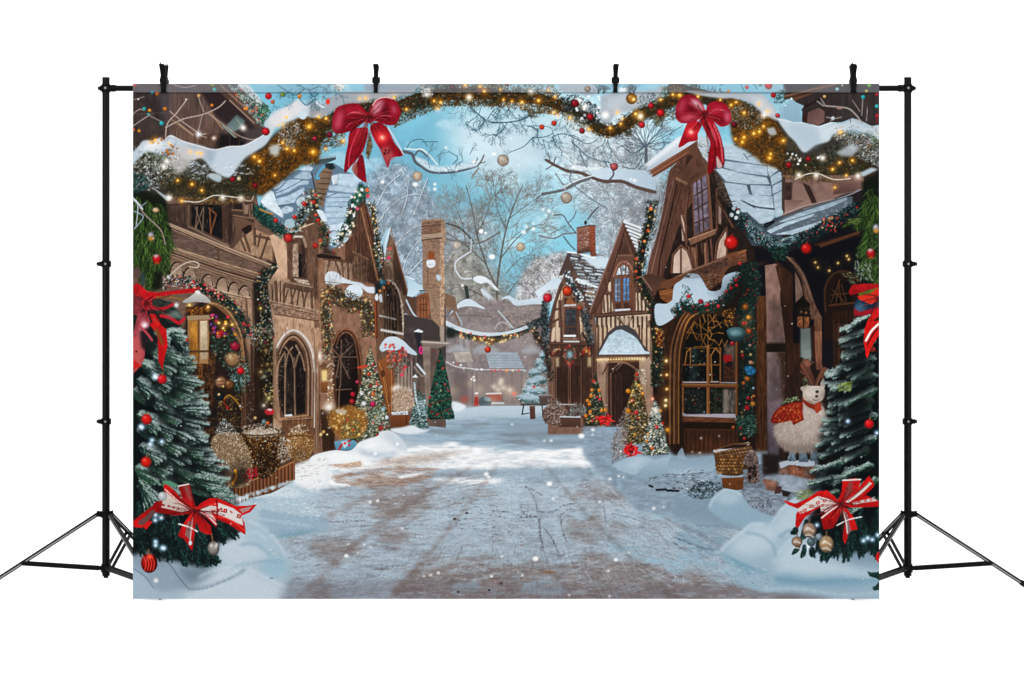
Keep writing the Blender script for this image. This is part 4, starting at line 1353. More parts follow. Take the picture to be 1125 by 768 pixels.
	fill(T('c2','62,308 105,305 103,365 65,365'),'8a5c38',g='6a4428')
	stroke(T('c2','100,220 125,200 140,215'),1.4,'b9a494')
	flecks(along(T('c2','115,230 120,320 110,450 120,560'),70,7),['e6d2ac','c9a878','fff4dc'],r=(.4,.9))
	for x,y,rr in ((110,450,2.4),(48,160,2.6)):
		q = T('c2','%d,%d' % (x,y))[0]
		glow(q[0],q[1],rr*1.6,'fff4e0',.9)
	# gothic window left of pillar
	use(h2)
	fill(T('c1','820,60 1060,80 1075,700 1000,690 880,560 820,500'),'b0907a',g='8a6a55',nz=.04,ns=(4,6))
	fill(T('c1','1050,0 1075,0 1075,700 1045,690'),'b8957a',g='856450')
	w = part('printed_window','printed tall gothic window with pointed tracery',h2)
	fill(T('c1','835,100 870,40 930,15 990,40 1040,110 1060,220 1058,560 1040,690 880,690 880,520 860,500 845,300'),'6a4e3e',g='59402f')
	for k,c in ((0,'cfc4bb'),(14,'8f7563'),(26,'4a352a'),(36,'9c7f69')):
		stroke(T('c1','%d,%d %d,%d %d,%d %d,%d %d,%d %d,%d' % (840+k*.5,110+k,880+k*.3,45+k,935,15+k,990-k*.4,45+k,1035-k*.8,120+k*.6,1055-k,230)),2.6 if k == 0 else 1.8,c)
		stroke(T('c1','%d,230 %d,560' % (1055-k,1052-k)),1.8 if k else 1.2,c,sm=False)
	fill(T('c1','850,200 870,120 910,70 950,75 985,130 1005,220 1000,480 880,500 850,400'),'2e2522',g='1f1a1a')
	fill(T('c1','890,240 935,200 940,470 895,480'),'473a34',a=.8,soft=1.2,nz=.2,ns=(3,6))
	for s in ('890,150 888,495','940,170 945,490','845,300 850,210 885,140','890,230 905,150 930,110','940,230 925,160 890,110','945,220 960,160 975,140','1000,240 985,170 950,100'):
		stroke(T('c1',s),1.8,'8a6c58')
		stroke([(x-.5,y) for x,y in T('c1',s)],.6,'c3a68e')
	fill(T('c1','870,505 1000,490 1045,500 1045,690 870,680'),'7a583f',g='5f4230',nz=.08,ns=(2,9))
	for x in (905,940,975,1010):
		stroke(T('c1','%d,510 %d,640' % (x,x)),.7,'4a3324',sm=False)
	fill(T('c1','885,490 925,485 930,497 888,500'),'e6e9ec')
	stroke(T('c1','870,510 1010,492'),1.6,'a58266',sm=False)
	dabs(inside(T('c1','830,110 900,130 880,450 820,480'),130),['c2aa96','e2d6c8','a38a70','d0a868'],L=(.5,1.4),w=(.4,.8),aj=90,a=(.4,.9))
	q = T('c1','1057,242')[0]
	glow(q[0],q[1],1.6,'fff6ea',.9)

	# ---------------- third house with the small gable
	h3 = part('printed_house','printed third left house with a small pointed gable')
	fill(W('412,330 424,280 428,255 450,330 452,460 420,470 414,400'),'6a5243',nz=.05,ns=(2,6))
	fill(W('422,290 430,258 446,320 446,350 424,345'),'77604f',nz=.05)
	fill(T('e3','330,60 315,10 440,460 430,485 400,470 380,380 350,250'),'5a4032',g='4a3327')
	stroke(T('e3','316,10 360,170 438,460'),1.1,'8d6b55',sm=False)
	fill(T('e3','240,110 280,20 315,0 300,90 265,180 262,130'),'a9c6d4',g='8fb2c2')
	stroke(T('e3','310,10 280,110 275,200'),1.3,'d8e5ec')
	for s in ('320,250 330,370','300,300 305,380','345,200 370,440','290,260 340,270'):
		stroke(T('e3',s),1.3,'9a8571',sm=False)
	fill(T('e3','340,160 410,400 400,470 350,400 330,250'),'4a382e',a=.9)
	scat(T('e3','270,170 320,120 320,260 290,280 265,230'),70,FROSTY,L=(.8,2),w=(.5,1),aj=90)
	flecks(T('e3','300,212 303,215 310,150'),['d8307a','d8307a','c05a50'],r=(1.6,2.2))
	part('printed_door','printed tall arched opening edged with lights',h3)
	fill(T('e3','265,420 300,380 340,390 380,470 400,600 405,730 270,768'),'43342b')
	fill(T('e3','290,440 330,420 355,500 355,768 290,768'),'2d2420')
	for s in ('280,450 285,768','330,430 345,700','360,470 370,740','300,500 300,768','318,520 320,768'):
		stroke(T('e3',s),1.0,'6d5847',sm=False)
	stroke(T('e3','290,370 330,385 365,430 390,520 400,620 405,730'),1.6,'b8a896')
	flecks(along(T('e3','290,370 330,385 365,430 390,520 400,620 405,730'),40,2.5),['f4ece0','d9c8b4'],r=(.4,.8))
	stroke(T('e3','240,620 350,645'),2.0,'b2aba6')
	stroke(T('e3','250,720 330,735 420,750'),2.6,'bdb8b6')
	stroke(T('e3','210,520 215,768'),3.4,'5e301f',sm=False)
	stroke(T('e3','206,520 211,768'),1.0,'9a5638',sm=False)
	part('printed_garland','printed garland with a blue bauble on the small left gable')
	gar = T('e3','200,130 220,230 240,300 255,360 245,430')
	garland(gar,5,130,frost=.5,lights=8,greens=['3f3626','4a5a48','2a2a20'])
	fill(T('e3','205,400 250,380 255,430 215,480 205,460'),'1f2c2c',soft=.8)
	ball(380+262/6.4,250+388/6.4,4.2,'3e7f96',ry=3.6)
	flecks(T('e3','300,392 268,425 240,445'),['e08a50','d86a48','e8d8c0'],r=(1.2,1.9))
	fill(T('e3','205,490 220,465 230,500 215,515'),'d5dce2',sm=True)
	fill(T('e3','235,480 250,470 258,520 240,520'),'c5ccd2',sm=True)

	# ---------------- houses beyond, with the tall chimney
	h4 = part('printed_house','printed low houses with snowy roofs round the tall brick chimney')
	fill(W('444,330 470,322 490,330 490,470 444,465'),'5a4c47',g='6a5a54',nz=.05)
	fill(T('e3','430,480 480,470 500,620 480,640 420,560'),'5c4438')
	fill(T('e3','500,480 560,455 595,470 590,640 500,640'),'84583f',nz=.06)
	for s in ('525,500 525,630','545,490 548,630','565,490 568,635','520,540 575,540','520,580 575,580'):
		stroke(T('e3',s),.9,'5a3a2a',sm=False)
	part('printed_roof','printed blue white snow on the low roofs by the chimney',h4)
	fill(T('e3','425,350 500,390 590,440 520,450 470,490 430,480 440,430'),'a9c5d6',g='c4d8e3')
	stroke(T('e3','420,345 480,365'),1.6,'d5e0e8')
	stroke(T('e3','520,445 590,440'),1.4,'3d3a3c')
	fill(T('e3','415,600 480,640 560,670 660,700 665,720 540,700 415,660'),'c7d5df',g='9eafba')
	stroke(T('e3','490,640 560,650 600,655 612,668'),1.8,'c5a994')
	stroke(T('e3','425,510 470,600 510,640'),1.6,'b9c9d5')
	fill(T('e3','415,660 540,700 530,740 415,740'),'2c2f36')
	fill(T('e3','520,690 670,700 640,735 540,740'),'3c4248')
	stroke(T('e3','560,690 665,705'),1.6,'a9b4bb')
	fill(T('e3','480,730 510,715 540,735'),'dfe6ea')
	use(h4)
	fill(W('444,345 490,355 490,395 478,380 444,372'),'47403f')
	fill(T('c2','530,0 640,0 640,100 660,250 560,300 530,200'),'4c4342',nz=.08)
	for x,c in ((545,'7a6a62'),(575,'8f8078'),(600,'6a5c56'),(660,'7d7069')):
		stroke(T('c2','%d,160 %d,350' % (x,x)),1.6,c,sm=False)
	ch = part('printed_chimney','printed tall brown brick chimney standing among the bare trees',h4)
	fill(T('e3','530,60 540,-60 580,-55 690,-60 700,80 690,130 690,768 660,768 660,700 600,640 585,470 540,430 540,130'),'8a7161',g='957c69',nz=.05,ns=(2,2))
	fill(T('e3','660,80 690,90 695,430 690,768 665,768 660,400'),'ab8f78',nz=.14,ns=(1.2,1.2))
	fill(T('b2','632,115 740,105 740,205 632,220'),'7d6252',nz=.07,ns=(2.5,1.2))
	fill(T('b2','740,105 765,130 765,220 740,200'),'a68a74',nz=.06)
	stroke(T('b2','630,118 742,108'),1.6,'9c8676',sm=False)
	stroke(T('b2','632,150 742,140'),.9,'54413a',sm=False)
	fill(T('b2','632,195 742,185 765,215 765,235 742,205 632,222'),'a5917f')
	stroke(T('b2','632,225 742,215'),1.2,'4f3d35',sm=False)
	grain(T('b2','640,225 735,220 735,480 640,420'),170,['a58c7a','6b5347','9d8371'],0,L=(1.5,4),w=(.4,.8),a=(.2,.5))
	grain(T('b2','680,520 740,500 740,680 700,650'),120,['a9988a','75655b'],0,L=(1.5,4),w=(.4,.8),a=(.2,.5))
	fill(T('b2','668,290 702,290 702,335 668,335'),'8a4f2c',soft=.5)
	stroke(T('b2','665,340 665,480'),1.0,'6a564a',sm=False)
	fill(T('b2','660,342 680,336 705,340 706,370 680,380 662,370'),'dde4ea',sm=True)
	fill(T('b2','712,425 730,420 740,440 725,455'),'b9c8d2',sm=True)
	use(h4)
	fill(T('b2','760,520 820,545 850,700 840,710 800,600 765,600'),'7c6252',a=.9)
	stroke(T('b2','825,630 858,700'),1.6,'9eaab4')
	fill(T('c2','620,70 780,80 770,100 720,120 640,105'),'93857b',g='6e625c')
	stroke(T('c2','620,80 780,88'),1.6,'b5aca4')
	fill(T('c2','635,105 680,110 680,480 660,500'),'85766c',nz=.06)
	stroke(T('c2','745,0 748,75'),4,'9c8f86',sm=False)
	part('printed_lamp_post','printed dark lamp with a snowy cap beside the tall green tree')
	fill(T('c2','590,30 635,30 625,90 632,150 615,150 605,90'),'2a2c33',soft=.5)
	fill(T('c2','585,22 612,8 640,20 635,28'),'dde4e9')
	ell(340+627/5.119,360+127/5.119,2.2,4.6,'c83a80')
	ell(340+627/5.119,360+127/5.119,.9,2.4,'7a3050')
	part('printed_lantern','printed snowy capped wall lantern behind the small left firs')
	fill(T('c2','583,275 608,275 605,340 588,340'),'6d625c')
	fill(T('c2','578,280 595,262 612,280'),'d9dfe4')
	stroke(T('c2','605,205 650,260'),2.2,'c9d1d7')
	stroke(T('c2','590,220 630,270 660,265'),1.6,'8a7d75')
	# doorway garland of third house
	part('printed_door','printed orange brown round topped door of the third left house',h3)
	fill(T('c2','385,190 430,165 465,190 480,270 470,480 440,490 400,330'),'8a5834',g='6f4427')
	for s in ('395,200 430,300 450,480','430,180 462,240 462,470','410,240 440,420'):
		stroke(T('c2',s),1.2,'b17a4c',a=.9)
		stroke([(x+.9,y) for x,y in T('c2',s)],.8,'4f2f1b',a=.9)
	ell(340+413/5.119,360+258/5.119,2.5,4,'5a3823')
	use(h3)
	fill(T('c2','480,220 545,200 560,330 480,350'),'75665c',nz=.08)
	for x in (500,520,540,560):
		stroke(T('c2','%d,220 %d,350' % (x,x)),1.5,'a1948a',sm=False,a=.8)
	part('printed_snowdrift','printed snow cap with red flowers over the third left door')
	scat(T('c2','410,130 560,130 590,170 500,260 470,290 430,190'),260,['3a4438','6a5a4a','2a3028','8a3a3a','9aa49e'],L=(1,2.6),w=(.6,1.1),aj=90,ids=True)
	fill(T('c2','395,110 430,60 480,50 530,75 560,105 600,140 600,155 560,145 520,120 480,130 440,125 410,135'),'c9d6e0',sm=True,g='b4c4d0')
	flecks(inside(T('c2','420,90 480,90 560,130 540,180 440,200'),26),['b8383c','d06a60','a02a34','c8604c'],r=(1,1.9))
	flecks(T('c2','520,265 540,220 530,240'),['d84a60','e8e0dc','c23a48'],r=(1.6,2.2))
	for x,y in ((500,340),(555,358),(570,412),(480,345)):
		q = T('c2','%d,%d' % (x,y))[0]
		glow(q[0],q[1],2.6,'fff2e2',.8)
	part('printed_shrub','printed glittering white shrub in a wooden planter')
	fill(T('c2','465,400 490,345 540,340 580,380 575,460 480,475'),'a08a78',soft=1.5,sm=True)
	scat(T('c2','462,400 490,340 540,335 585,380 575,465 480,475'),330,['d5c4b0','8a7060','f0e6da','b29a86','6a5040'],sm=True,L=(.7,2),w=(.4,.9),aj=90,ids=True)
	part('printed_planter','printed wooden planter box topped with snow')
	fill(T('c2','455,490 550,488 568,500 560,560 460,555'),'7a4a2e',g='5f3822')
	stroke(T('c2','545,495 545,560'),.8,'3f2415')
	fill(T('c2','460,475 550,468 556,488 465,490'),'d5dbe0')
	scat(T('c2','465,478 550,472 552,486 468,488'),20,['3a342f'],L=(.6,1.4),w=(.5,.9),aj=90)
	# printed shade
	use(0)
	for s in ('b1 190,20 560,20 570,250 350,160 200,110','b1 240,330 720,470 720,520 480,450 240,380','b1 200,60 240,60 250,420 200,420','b1 890,440 1050,500 1050,540 880,500'):
		t,q = s.split(' ',1)
		shade(T(t,q),.82,5,False)
	for s in ('c1 700,120 820,60 830,500 720,560','c1 860,110 1000,120 1000,470 880,480','c2 130,60 280,90 280,440 150,440','b2 235,300 330,330 390,460 240,450','b2 410,330 530,420 520,720 420,700','c2 60,470 150,470 150,690 70,690','c1 640,330 720,300 720,560 640,560'):
		t,q = s.split(' ',1)
		shade(T(t,q),.72,4,False)
	shade(W('284,300 300,300 300,420 286,430'),.7,4,False)
	# carved and weathered surfaces
	lo,hi = ['3a2a22','4d392f','2c1f19'],['c9ab94','b89a84','d8bda8']
	for q,n,ang in (('b1 200,130 820,375 740,450 240,300',420,22),('b1 240,330 720,470 710,560 480,490 240,430',260,20),('b1 600,540 700,560 700,760 640,760',90,90),('b1 800,400 1070,470 1070,760 830,760',420,90),('b1 890,210 1070,150 1070,460 900,440',220,88),
					  ('c1 830,100 1060,110 1060,690 880,690',300,90),('c2 10,0 70,0 70,690 40,690',120,90),('b2 90,330 330,340 360,450 90,440',220,88),('b2 260,80 320,60 390,450 240,440',260,80),('b2 410,260 530,520 520,720 410,700',220,84),('c2 130,20 300,20 300,60 280,160',80,60),
					  ('b1 790,560 1070,630 1070,670 830,630',140,14),('b1 340,20 600,20 590,260 350,150',150,80),('b2 630,110 765,110 740,690 640,450',160,0)):
		t,q = q.split(' ',1)
		p = T(t,q)
		dabs(inside(p,n),lo,L=(2,7),w=(.3,.7),ang=ang,aj=5,a=(.15,.5))
		dabs(inside(p,n*2//3),hi,L=(1.5,6),w=(.3,.6),ang=ang,aj=5,a=(.12,.42))
	for q in ('b1 200,128 575,290 820,390','b1 240,268 500,358 740,430','b1 245,300 500,392 730,462','b1 815,585 1070,640','b1 800,565 1070,618','c1 1052,100 1056,680','c1 1062,100 1068,690','c1 855,520 1040,508','c2 25,20 38,300 45,660','b2 85,452 240,470'):
		t,q = q.split(' ',1)
		p = T(t,q)
		stroke(p,.6,'d8bea8',a=.55,sm=False)
		stroke([(x+.3,y+1.1) for x,y in p],.7,'2a1d17',a=.6,sm=False)


def paint_right():
	# ---------------- far right house with the little gable (behind)
	h3 = part('printed_house','printed small right house with a dark little gable and snowy tiles')
	fill(T('e5','120,760 130,640 190,420 225,330 240,205 330,330 400,560 420,768 420,1300 120,1300'),'7a5f52',nz=.04,ns=(3,5))
	part('printed_roof','printed snow flecked tiled roof of the small right house',h3)
	fill(T('e5','232,205 300,210 420,240 490,240 470,330 420,430 380,520 360,545 300,400'),'4e4b4c')
	for i in range(15):
		y = 214+i*19
		for s in range(4):
			x0 = 250+i*9+s*55+rnd.uniform(-12,12)
			fill(T('e5','%d,%d %d,%d %d,%d %d,%d' % (x0,y,x0+46,y+8,x0+48,y+17,x0+4,y+11)),rnd.choice(['c6d3dd','b4c3cf','dbe5ec','a3b0ba','8c8a8a']),a=.9)
	fill(T('e5','330,220 420,235 490,240 470,300 430,300 370,275'),'c5d6e3',soft=.8,sm=True)
	fill(T('e5','260,360 300,360 420,410 420,420 340,400 270,375'),'d8e3ea',sm=True)
	fill(T('e5','340,440 400,420 400,480 350,470'),'8c7769')
	for y in (440,465,490,515):
		stroke(T('e5','340,%d 400,%d' % (y-4,y+6)),1.4,'d5dde3',sm=False)
	stroke(T('e5','235,203 300,212 400,238'),1.5,'eef3f6')
	dabs(inside(T('e5','250,240 470,300 370,520 330,420'),150),['3a3534','6b5a52','e3eaee'],L=(1,3.5),w=(.4,.9),ang=12,aj=25,a=(.4,.9))
	# erase outside the printed roof by the taller gable painted later
	c = part('printed_chimney','printed red brown brick chimney above the small right house',h3)
	fill(T('e5','295,55 370,40 405,42 408,205 420,225 380,232 370,200 295,215'),'8b6152',g='70493c',nz=.08,ns=(2,1.2))
	fill(T('e5','368,42 405,42 407,208 372,205'),'8f5440',g='7d4636',nz=.08,ns=(1.5,1.5))
	fill(T('e5','292,55 370,40 370,62 292,80'),'8f6a5e')
	stroke(T('e5','295,58 370,43 405,44'),1.2,'5c3c32',sm=False)
	grain(T('e5','297,85 366,65 366,195 297,200'),130,['b39a90','5c4038','c9b6ae'],-8,L=(1.5,4),w=(.4,.8),a=(.25,.7))
	fill(T('e5','297,190 372,180 375,205 300,218'),'4a3832',a=.7,soft=.8)
	ell(580+347/5.486,240+26/5.486,1.6,2.4,'2e3338')
	use(h3)
	fill(T('e5','180,420 200,380 225,330 235,215 275,300 300,350 280,380 240,330 210,400'),'5d4740',g='6e564c')
	fill(T('e5','185,345 235,215 280,310 260,330 235,300 205,345'),'54443f')
	fill(T('e5','140,620 175,460 200,420 240,390 280,420 350,540 370,620 385,768 400,1000 130,1000'),'7d6355')
	for s in ('175,450 195,440 190,540 172,545','150,660 165,655 160,768 142,768','170,620 185,612 182,768 165,768','165,560 190,550 185,600 162,610','305,590 325,600 330,700 310,695','335,620 360,640 372,768 340,768','200,440 210,430 210,480 198,500'):
		fill(T('e5',s),'d2bda5',g='bfa68e')
	for s,w in (('125,660 160,520 200,400',3.4),('240,400 300,420 355,520 380,600',3.4),('150,625 200,600',2),('190,500 200,740',3),('300,560 310,740',3),('165,545 195,545',1.6),('135,745 400,745',3),('140,640 140,768',2.4),('330,690 380,768',2),('350,400 340,460',1.4),('290,380 360,520',2.4)):
		timber(T('e5',s),w,col='59403a',hi='7a5c50')
	window('e5','222,535 300,540 300,720 215,720','5a4036','38424a','258,540 257,715/225,580 298,582/224,625 298,627/222,670 298,672',parent=h3,label='printed small paned window of the dark gabled right house',bar='4a3630',bw=1)
	use(h3)
	stroke(T('e5','220,708 285,708'),1.8,'dfe3e6',sm=False)
	fill(T('e5','215,480 285,480 285,520 220,525'),'4b362f')
	fill(T('e5','230,512 250,475 275,500 285,520'),'8a5a3a',sm=True)
	stroke(T('e5','225,525 285,522'),2,'c9c6c8',sm=False)
	# lower floor: shop front
	fill(T('c3','330,80 590,90 590,560 380,560 335,400'),'5c4338',g='503a30',nz=.05,ns=(2,8))
	for s,c in (('370,220 430,215 430,430 370,430','4a332a'),('450,210 500,215 500,430 450,430','4a332a'),('510,260 565,260 560,480 510,480','553c31')):
		fill(T('c3',s),c,nz=.06,ns=(1.4,8))
	for x in (340,365,435,445,505,570):
		stroke(T('c3','%d,160 %d,440' % (x,x)),1.8,'7a5a4b',sm=False)
		stroke(T('c3','%d,160 %d,440' % (x+5,x+5)),.9,'2c1e19',sm=False)
	fill(T('c3','335,160 355,165 355,400 340,400'),'9a7a68',a=.7)
	fill(T('c3','340,10 355,10 350,80 335,80'),'c9b49e')
	fill(T('c3','370,0 385,0 385,80 365,80'),'c4ae98')
	fill(T('c3','540,165 560,165 560,220 540,220'),'d8c29c',soft=.6)
	fill(T('c3','360,170 380,165 380,220 362,220'),'cdb494',soft=.6)
	timber(T('c3','330,90 590,95'),3.2,col='59423a')
	window('c3','415,-10 485,-10 485,40 410,45','5a4036','35363c','450,0 450,40/415,18 485,18',parent=h3,label='printed short window under the beam of the dark gabled house',bw=.9)
	stroke(T('c3','410,45 470,45'),1.8,'dfe5ea',sm=False)
	stroke(T('c3','408,78 490,78'),1.8,'d0cfd0',sm=False)
	stroke(T('c3','510,30 545,90 560,120'),2.4,'3a3230')
	part('printed_wreath','printed red wreath with a pale blue middle on the far right shop')
	for k in range(70):
		a = rnd.uniform(0,6.3)
		x,y = 540+440/5.119+6.2*math.cos(a),360+150/5.119+9.2*math.sin(a)
		seg(x,y,x+rnd.uniform(-1.5,1.5),y+rnd.uniform(-1.5,1.5),1.6,1,hexc(rnd.choice(['b8303a','8f2430','d05a50','4a4a3c','c9a070','2f4038'])),.9,0,True)
	glow(626,389.5,3,'a9dff0',.8)
	ell(626,389.5,2.0,3.2,'a5d6e4',soft=.6)
	part('printed_garland','printed short red and gold garland on the far right shop')
	for p in (T('c3','335,155 360,135 390,115'),T('c3','500,165 530,115 545,150')):
		garland(p,5,90,frost=.2,reds=14,lights=6,greens=['4a4038','6a5040','2a2c28','8a5a40'])
	flecks(inside(T('c3','505,110 550,110 555,160 520,150'),14),['e0904a','d8503c','f0c070'],r=(.8,1.6))
	bulb(540+440/5.119,360+210/5.119,1.2,'c02030',core='e04a50')
	part('printed_garland','printed dark frosted garland up the corner of the small right house')
	for p,w,n in ((T('e5','110,500 105,560 90,620 40,640 0,655'),8,200),(T('e5','100,560 110,640 100,768'),9,200),(T('e5','235,320 255,390 300,450 320,500'),8,200),(T('e5','340,540 350,620 370,700 385,768'),8,200)):
		garland(p,w,n,frost=.5,greens=['2a3032','3a4446','1d2426','4a5456'],base='23282a')
	flecks(along(T('e5','235,320 255,390 300,450 320,500'),30,8),['e6ecef','c9d3d8'],r=(.6,1.2))
	part('printed_garland','printed dark garland trailing by the snowy fir on the right')
	garland(T('c3','245,0 255,60 300,110 320,200 335,300'),8,220,frost=.2,lights=6,greens=['3a302c','2a2624','57473c','3a3a34'],base='2f2724')
	for x,y,r,cl in ((118,480,5.0,'d22f3e'),(238,440,5.4,'d8431f'),(312,540,2.8,'b8543a')):
		part('printed_bauble','printed red bauble on the small right house')
		ball(580+x/5.486,240+y/5.486,r,cl)

	# ---------------- middle right house, tall striped gable
	h2 = part('printed_house','printed striped timber house with a tall pointed gable on the right')
	fill(T('e5','575,18 640,180 700,420 745,560 760,768 720,768 720,1210 400,1210 400,768 410,600 370,570 460,330'),'6a4c40',nz=.04,ns=(2,8))
	fill(T('e5','415,600 745,575 745,900 640,800 420,1000'),'d2bda6',g='bea78f',nz=.03)
	fill(T('e5','450,470 500,460 515,560 450,570'),'d0bba4')
	fill(T('e5','480,390 500,380 500,440 485,440'),'cdb69f')
	fill(T('e5','650,450 730,450 735,555 650,555'),'d0bba4')
	for x in (455,478,497,660,682,705,728):
		timber([(580+x/5.486,240+(450 if x > 600 else 455)/5.486),(580+(x+4)/5.486,240+560/5.486)],1.9,col='5c4034',hi='7d5e50')
	for x in range(418,745,27):
		timber([(580+x/5.486,240+595/5.486),(580+(x+2)/5.486,240+790/5.486)],2.0,col='5c4034',hi='7d5e50')
	timber(T('e5','415,588 745,565'),3.4,col='5f443a',hi='8a6a5a')
	for s in ('540,600 575,640','630,590 600,635','555,600 590,660'):
		timber(T('e5',s),1.8,col='5c4034')
	fill(T('e5','545,600 580,640 605,640 625,600'),'d4bfa8',a=.6)
	# lit boarded apex
	fill(T('e5','535,220 575,80 620,220'),'5b4238',nz=.07,ns=(1.2,8))
	for x in (555,570,585,600):
		stroke(T('e5','%d,%d %d,225' % (x,130+abs(x-577)*1.5,x)),.7,'3a2822',sm=False)
	stroke(T('e5','530,225 625,222'),2.0,'7c5e50',sm=False)
	# barge boards
	fill(T('e5','572,15 585,60 545,190 470,420 390,575 365,570 455,335 520,160'),'6c4e43',g='5a4036')
	stroke(T('e5','570,25 515,180 450,350 372,568'),1.2,'94756a',sm=False)
	stroke(T('e5','583,70 545,195 475,420 400,570'),1.0,'2f201b',sm=False)
	fill(T('e5','575,15 600,60 640,160 660,220 645,240 610,160 580,70'),'5a4238',g='47332b')
	w = part('printed_window','printed arched window with blue panes in the striped gable',h2)
	fill(T('e5','520,350 540,290 575,265 605,275 630,320 640,550 520,560'),'7b5748',g='6a493c')
	fill(T('e5','530,345 545,300 575,280 600,295 610,335'),'a9b6be',nz=.15,ns=(3,3))
	fill(T('e5','525,365 555,362 555,500 525,503'),'6f8ba3',g='5d7d9c',nz=.12,ns=(2,6))
	fill(T('e5','575,362 608,360 610,495 575,498'),'4f7fae',g='5b86b0',nz=.12,ns=(2,6))
	for s in ('530,345 612,342','540,360 540,500','565,350 565,540','592,360 592,498','520,505 635,500','555,290 565,340','590,290 585,340'):
		stroke(T('e5',s),1.3,'6a4a3d',sm=False)
	for s in ('525,400 555,400','525,440 555,440','525,470 555,470','576,400 608,400','576,450 608,450'):
		stroke(T('e5',s),.7,'a9bccb',sm=False,a=.6)
	stroke(T('e5','515,350 540,285 575,260 610,275 635,325'),1.6,'9a7060')
	fill(T('e5','530,512 560,510 560,540 530,545'),'4a332b')
	fill(T('e5','578,510 608,508 610,540 578,542'),'4a332b')
	fill(T('e5','520,548 615,543 618,553 525,560'),'d9e0e8')
	r = part('printed_roof','printed snow striped tiled roof on the right of the striped gable',h2)
	fill(T('e5','575,15 640,50 700,85 720,230 660,230 630,150'),'6f5d56')
	for i in range(8):
		y = 22+i*24
		stroke(T('e5','%d,%d %d,%d' % (580+i*11,y,712,y+48-i*2)),2.3,['d9e2e8','c7d2da'][i % 2],sm=False)
	use(h2)
	# porch with domed snow roof
	fill(T('c3','870,-40 940,-40 935,590 870,560'),'7d6658',nz=.05)
	fill(T('c3','590,0 890,0 890,560 600,560'),'bfa78f',g='8a7060',nz=.03)
	for x in (600,625,650,830,845,872):
		timber(T('c3','%d,-10 %d,%d' % (x,x,110 if 640 < x < 850 else 170)),2.0,col='5c4034')
	fill(T('c3','655,170 830,175 830,560 640,560'),'4a342a')
	fill(T('c3','595,190 620,190 625,420 600,420'),'9b8070',nz=.05)
	fill(T('c3','640,195 655,195 655,480 640,480'),'8a6f60')
	fill(T('c3','868,180 898,180 895,400 870,400'),'a89080',g='85705f')
	dr = part('printed_door','printed dark brown plank door under the snowy porch',h2)
	fill(T('c3','680,240 720,200 790,205 800,260 790,560 680,540'),'3f2c25')
	fill(T('c3','690,260 740,250 740,540 690,530'),'573c32',nz=.08,ns=(1.4,9))
	for x in (705,722,738):
		stroke(T('c3','%d,260 %d,530' % (x,x)),.8,'35231c',sm=False)
	stroke(T('c3','680,250 700,215 750,195 800,220'),1.4,'8d6a58')
	stroke(T('c3','670,260 672,540'),2.2,'7d5b4c',sm=False)
	use(h2)
	stroke(T('c3','650,195 740,195 825,240'),1.5,'94735f')
	stroke(T('c3','740,195 700,240'),1,'94735f')
	stroke(T('c3','625,260 655,205'),1.6,'5c4034')
	pr = part('printed_roof','printed domed porch roof deep in blue snow',h2)
	fill(T('c3','590,150 620,90 650,30 700,-10 760,-15 810,15 850,90 890,140 890,155 600,160'),'4b4648')
	fill(T('c3','600,152 625,110 660,45 700,15 730,10 760,25 790,40 815,60 840,95 860,130 888,138 888,150 740,150'),'a9bfcd',g='c1d1dc',nz=.04,ns=(3,2))
	scat(T('c3','650,60 760,40 850,130 640,135'),26,['6f8896','8da3b0'],L=(1.5,4),w=(.4,.7),ang=5,aj=20,a=(.4,.8))
	fill(T('c3','595,155 890,148 890,165 595,172'),'5a463c')
	use(h2)
	for x in range(596,860,15):
		q = T('c3','%d,%d' % (x,180 + (x-596)*-.01))[0]
		bulb(q[0],q[1],.9,'ffb860',a=.7)

	# ---------------- near right house
	h1 = part('printed_house','printed big right house with a carved gable and arched bay window')
	fill(T('e6','85,768 150,560 190,330 205,260 330,120 440,270 500,420 560,580 640,640 640,900 60,900'),'694a3d',g='5a3f34',nz=.05,ns=(2,9))
	fill(W('790,165 860,180 990,160 990,560 718,560 718,335 745,250'),'2a201c',nz=.06)
	fill(W('716,330 735,300 800,400 990,330 990,520 740,520 742,470 735,505 718,505'),'241913',nz=.08,ns=(2,9))
	fill(W('820,300 990,215 990,400 820,400'),'14131a')
	fill(W('900,150 990,150 990,260 930,240'),'2a2426')
	# plaster fields
	for s,c in (('262,480 283,482 288,610 268,608','b99f92'),('445,420 465,440 460,530 445,520','b39a8e'),('217,768 225,690 250,640 258,640 258,768','c6ae9f'),('262,640 290,660 318,740 318,768 264,768','bfa797'),('435,700 450,620 470,560 487,540 487,690','bea697')):
		fill(T('e6',s),c,nz=.03)
	fill(T('e6','375,620 395,615 400,730 380,735'),'8d6a57')
	fill(T('e6','310,640 335,640 345,740 330,745'),'80604e')
	for s,w in (('265,330 225,470 165,660 165,768',2.6),('300,350 285,470 290,640',3.2),('255,480 290,640',1.6),('262,640 262,768',1.8),('300,640 320,700 330,768',3),('215,768 222,680 262,632 300,660 325,760',2.6),('430,720 440,620 490,540',2.6),('410,600 420,720',2.8),('390,610 392,730',1.6),('365,620 368,740',1.6),('340,630 345,745',2),('440,350 440,560',3),('440,400 520,540',3),('465,430 465,520',1.4),('250,420 285,530',1.6),('490,540 490,700',2)):
		timber(T('e6',s),w,col='5c4035',hi='84624f')
	ell(690+358/4.518,130+700/4.518,2.8,9,'2a1c17')
	# big window
	window('e6','312,320 395,270 412,550 325,590','6a4b3e','7c7280','340,310 355,570/362,300 375,560/330,385 395,345/330,455 400,415/330,520 405,490',parent=h1,label='printed tall lattice window high in the carved right gable',bar='4a352d',bw=1.6,g='665d69')
	use(h1)
	stroke(T('e6','395,270 415,550'),2.6,'7a5847',sm=False)
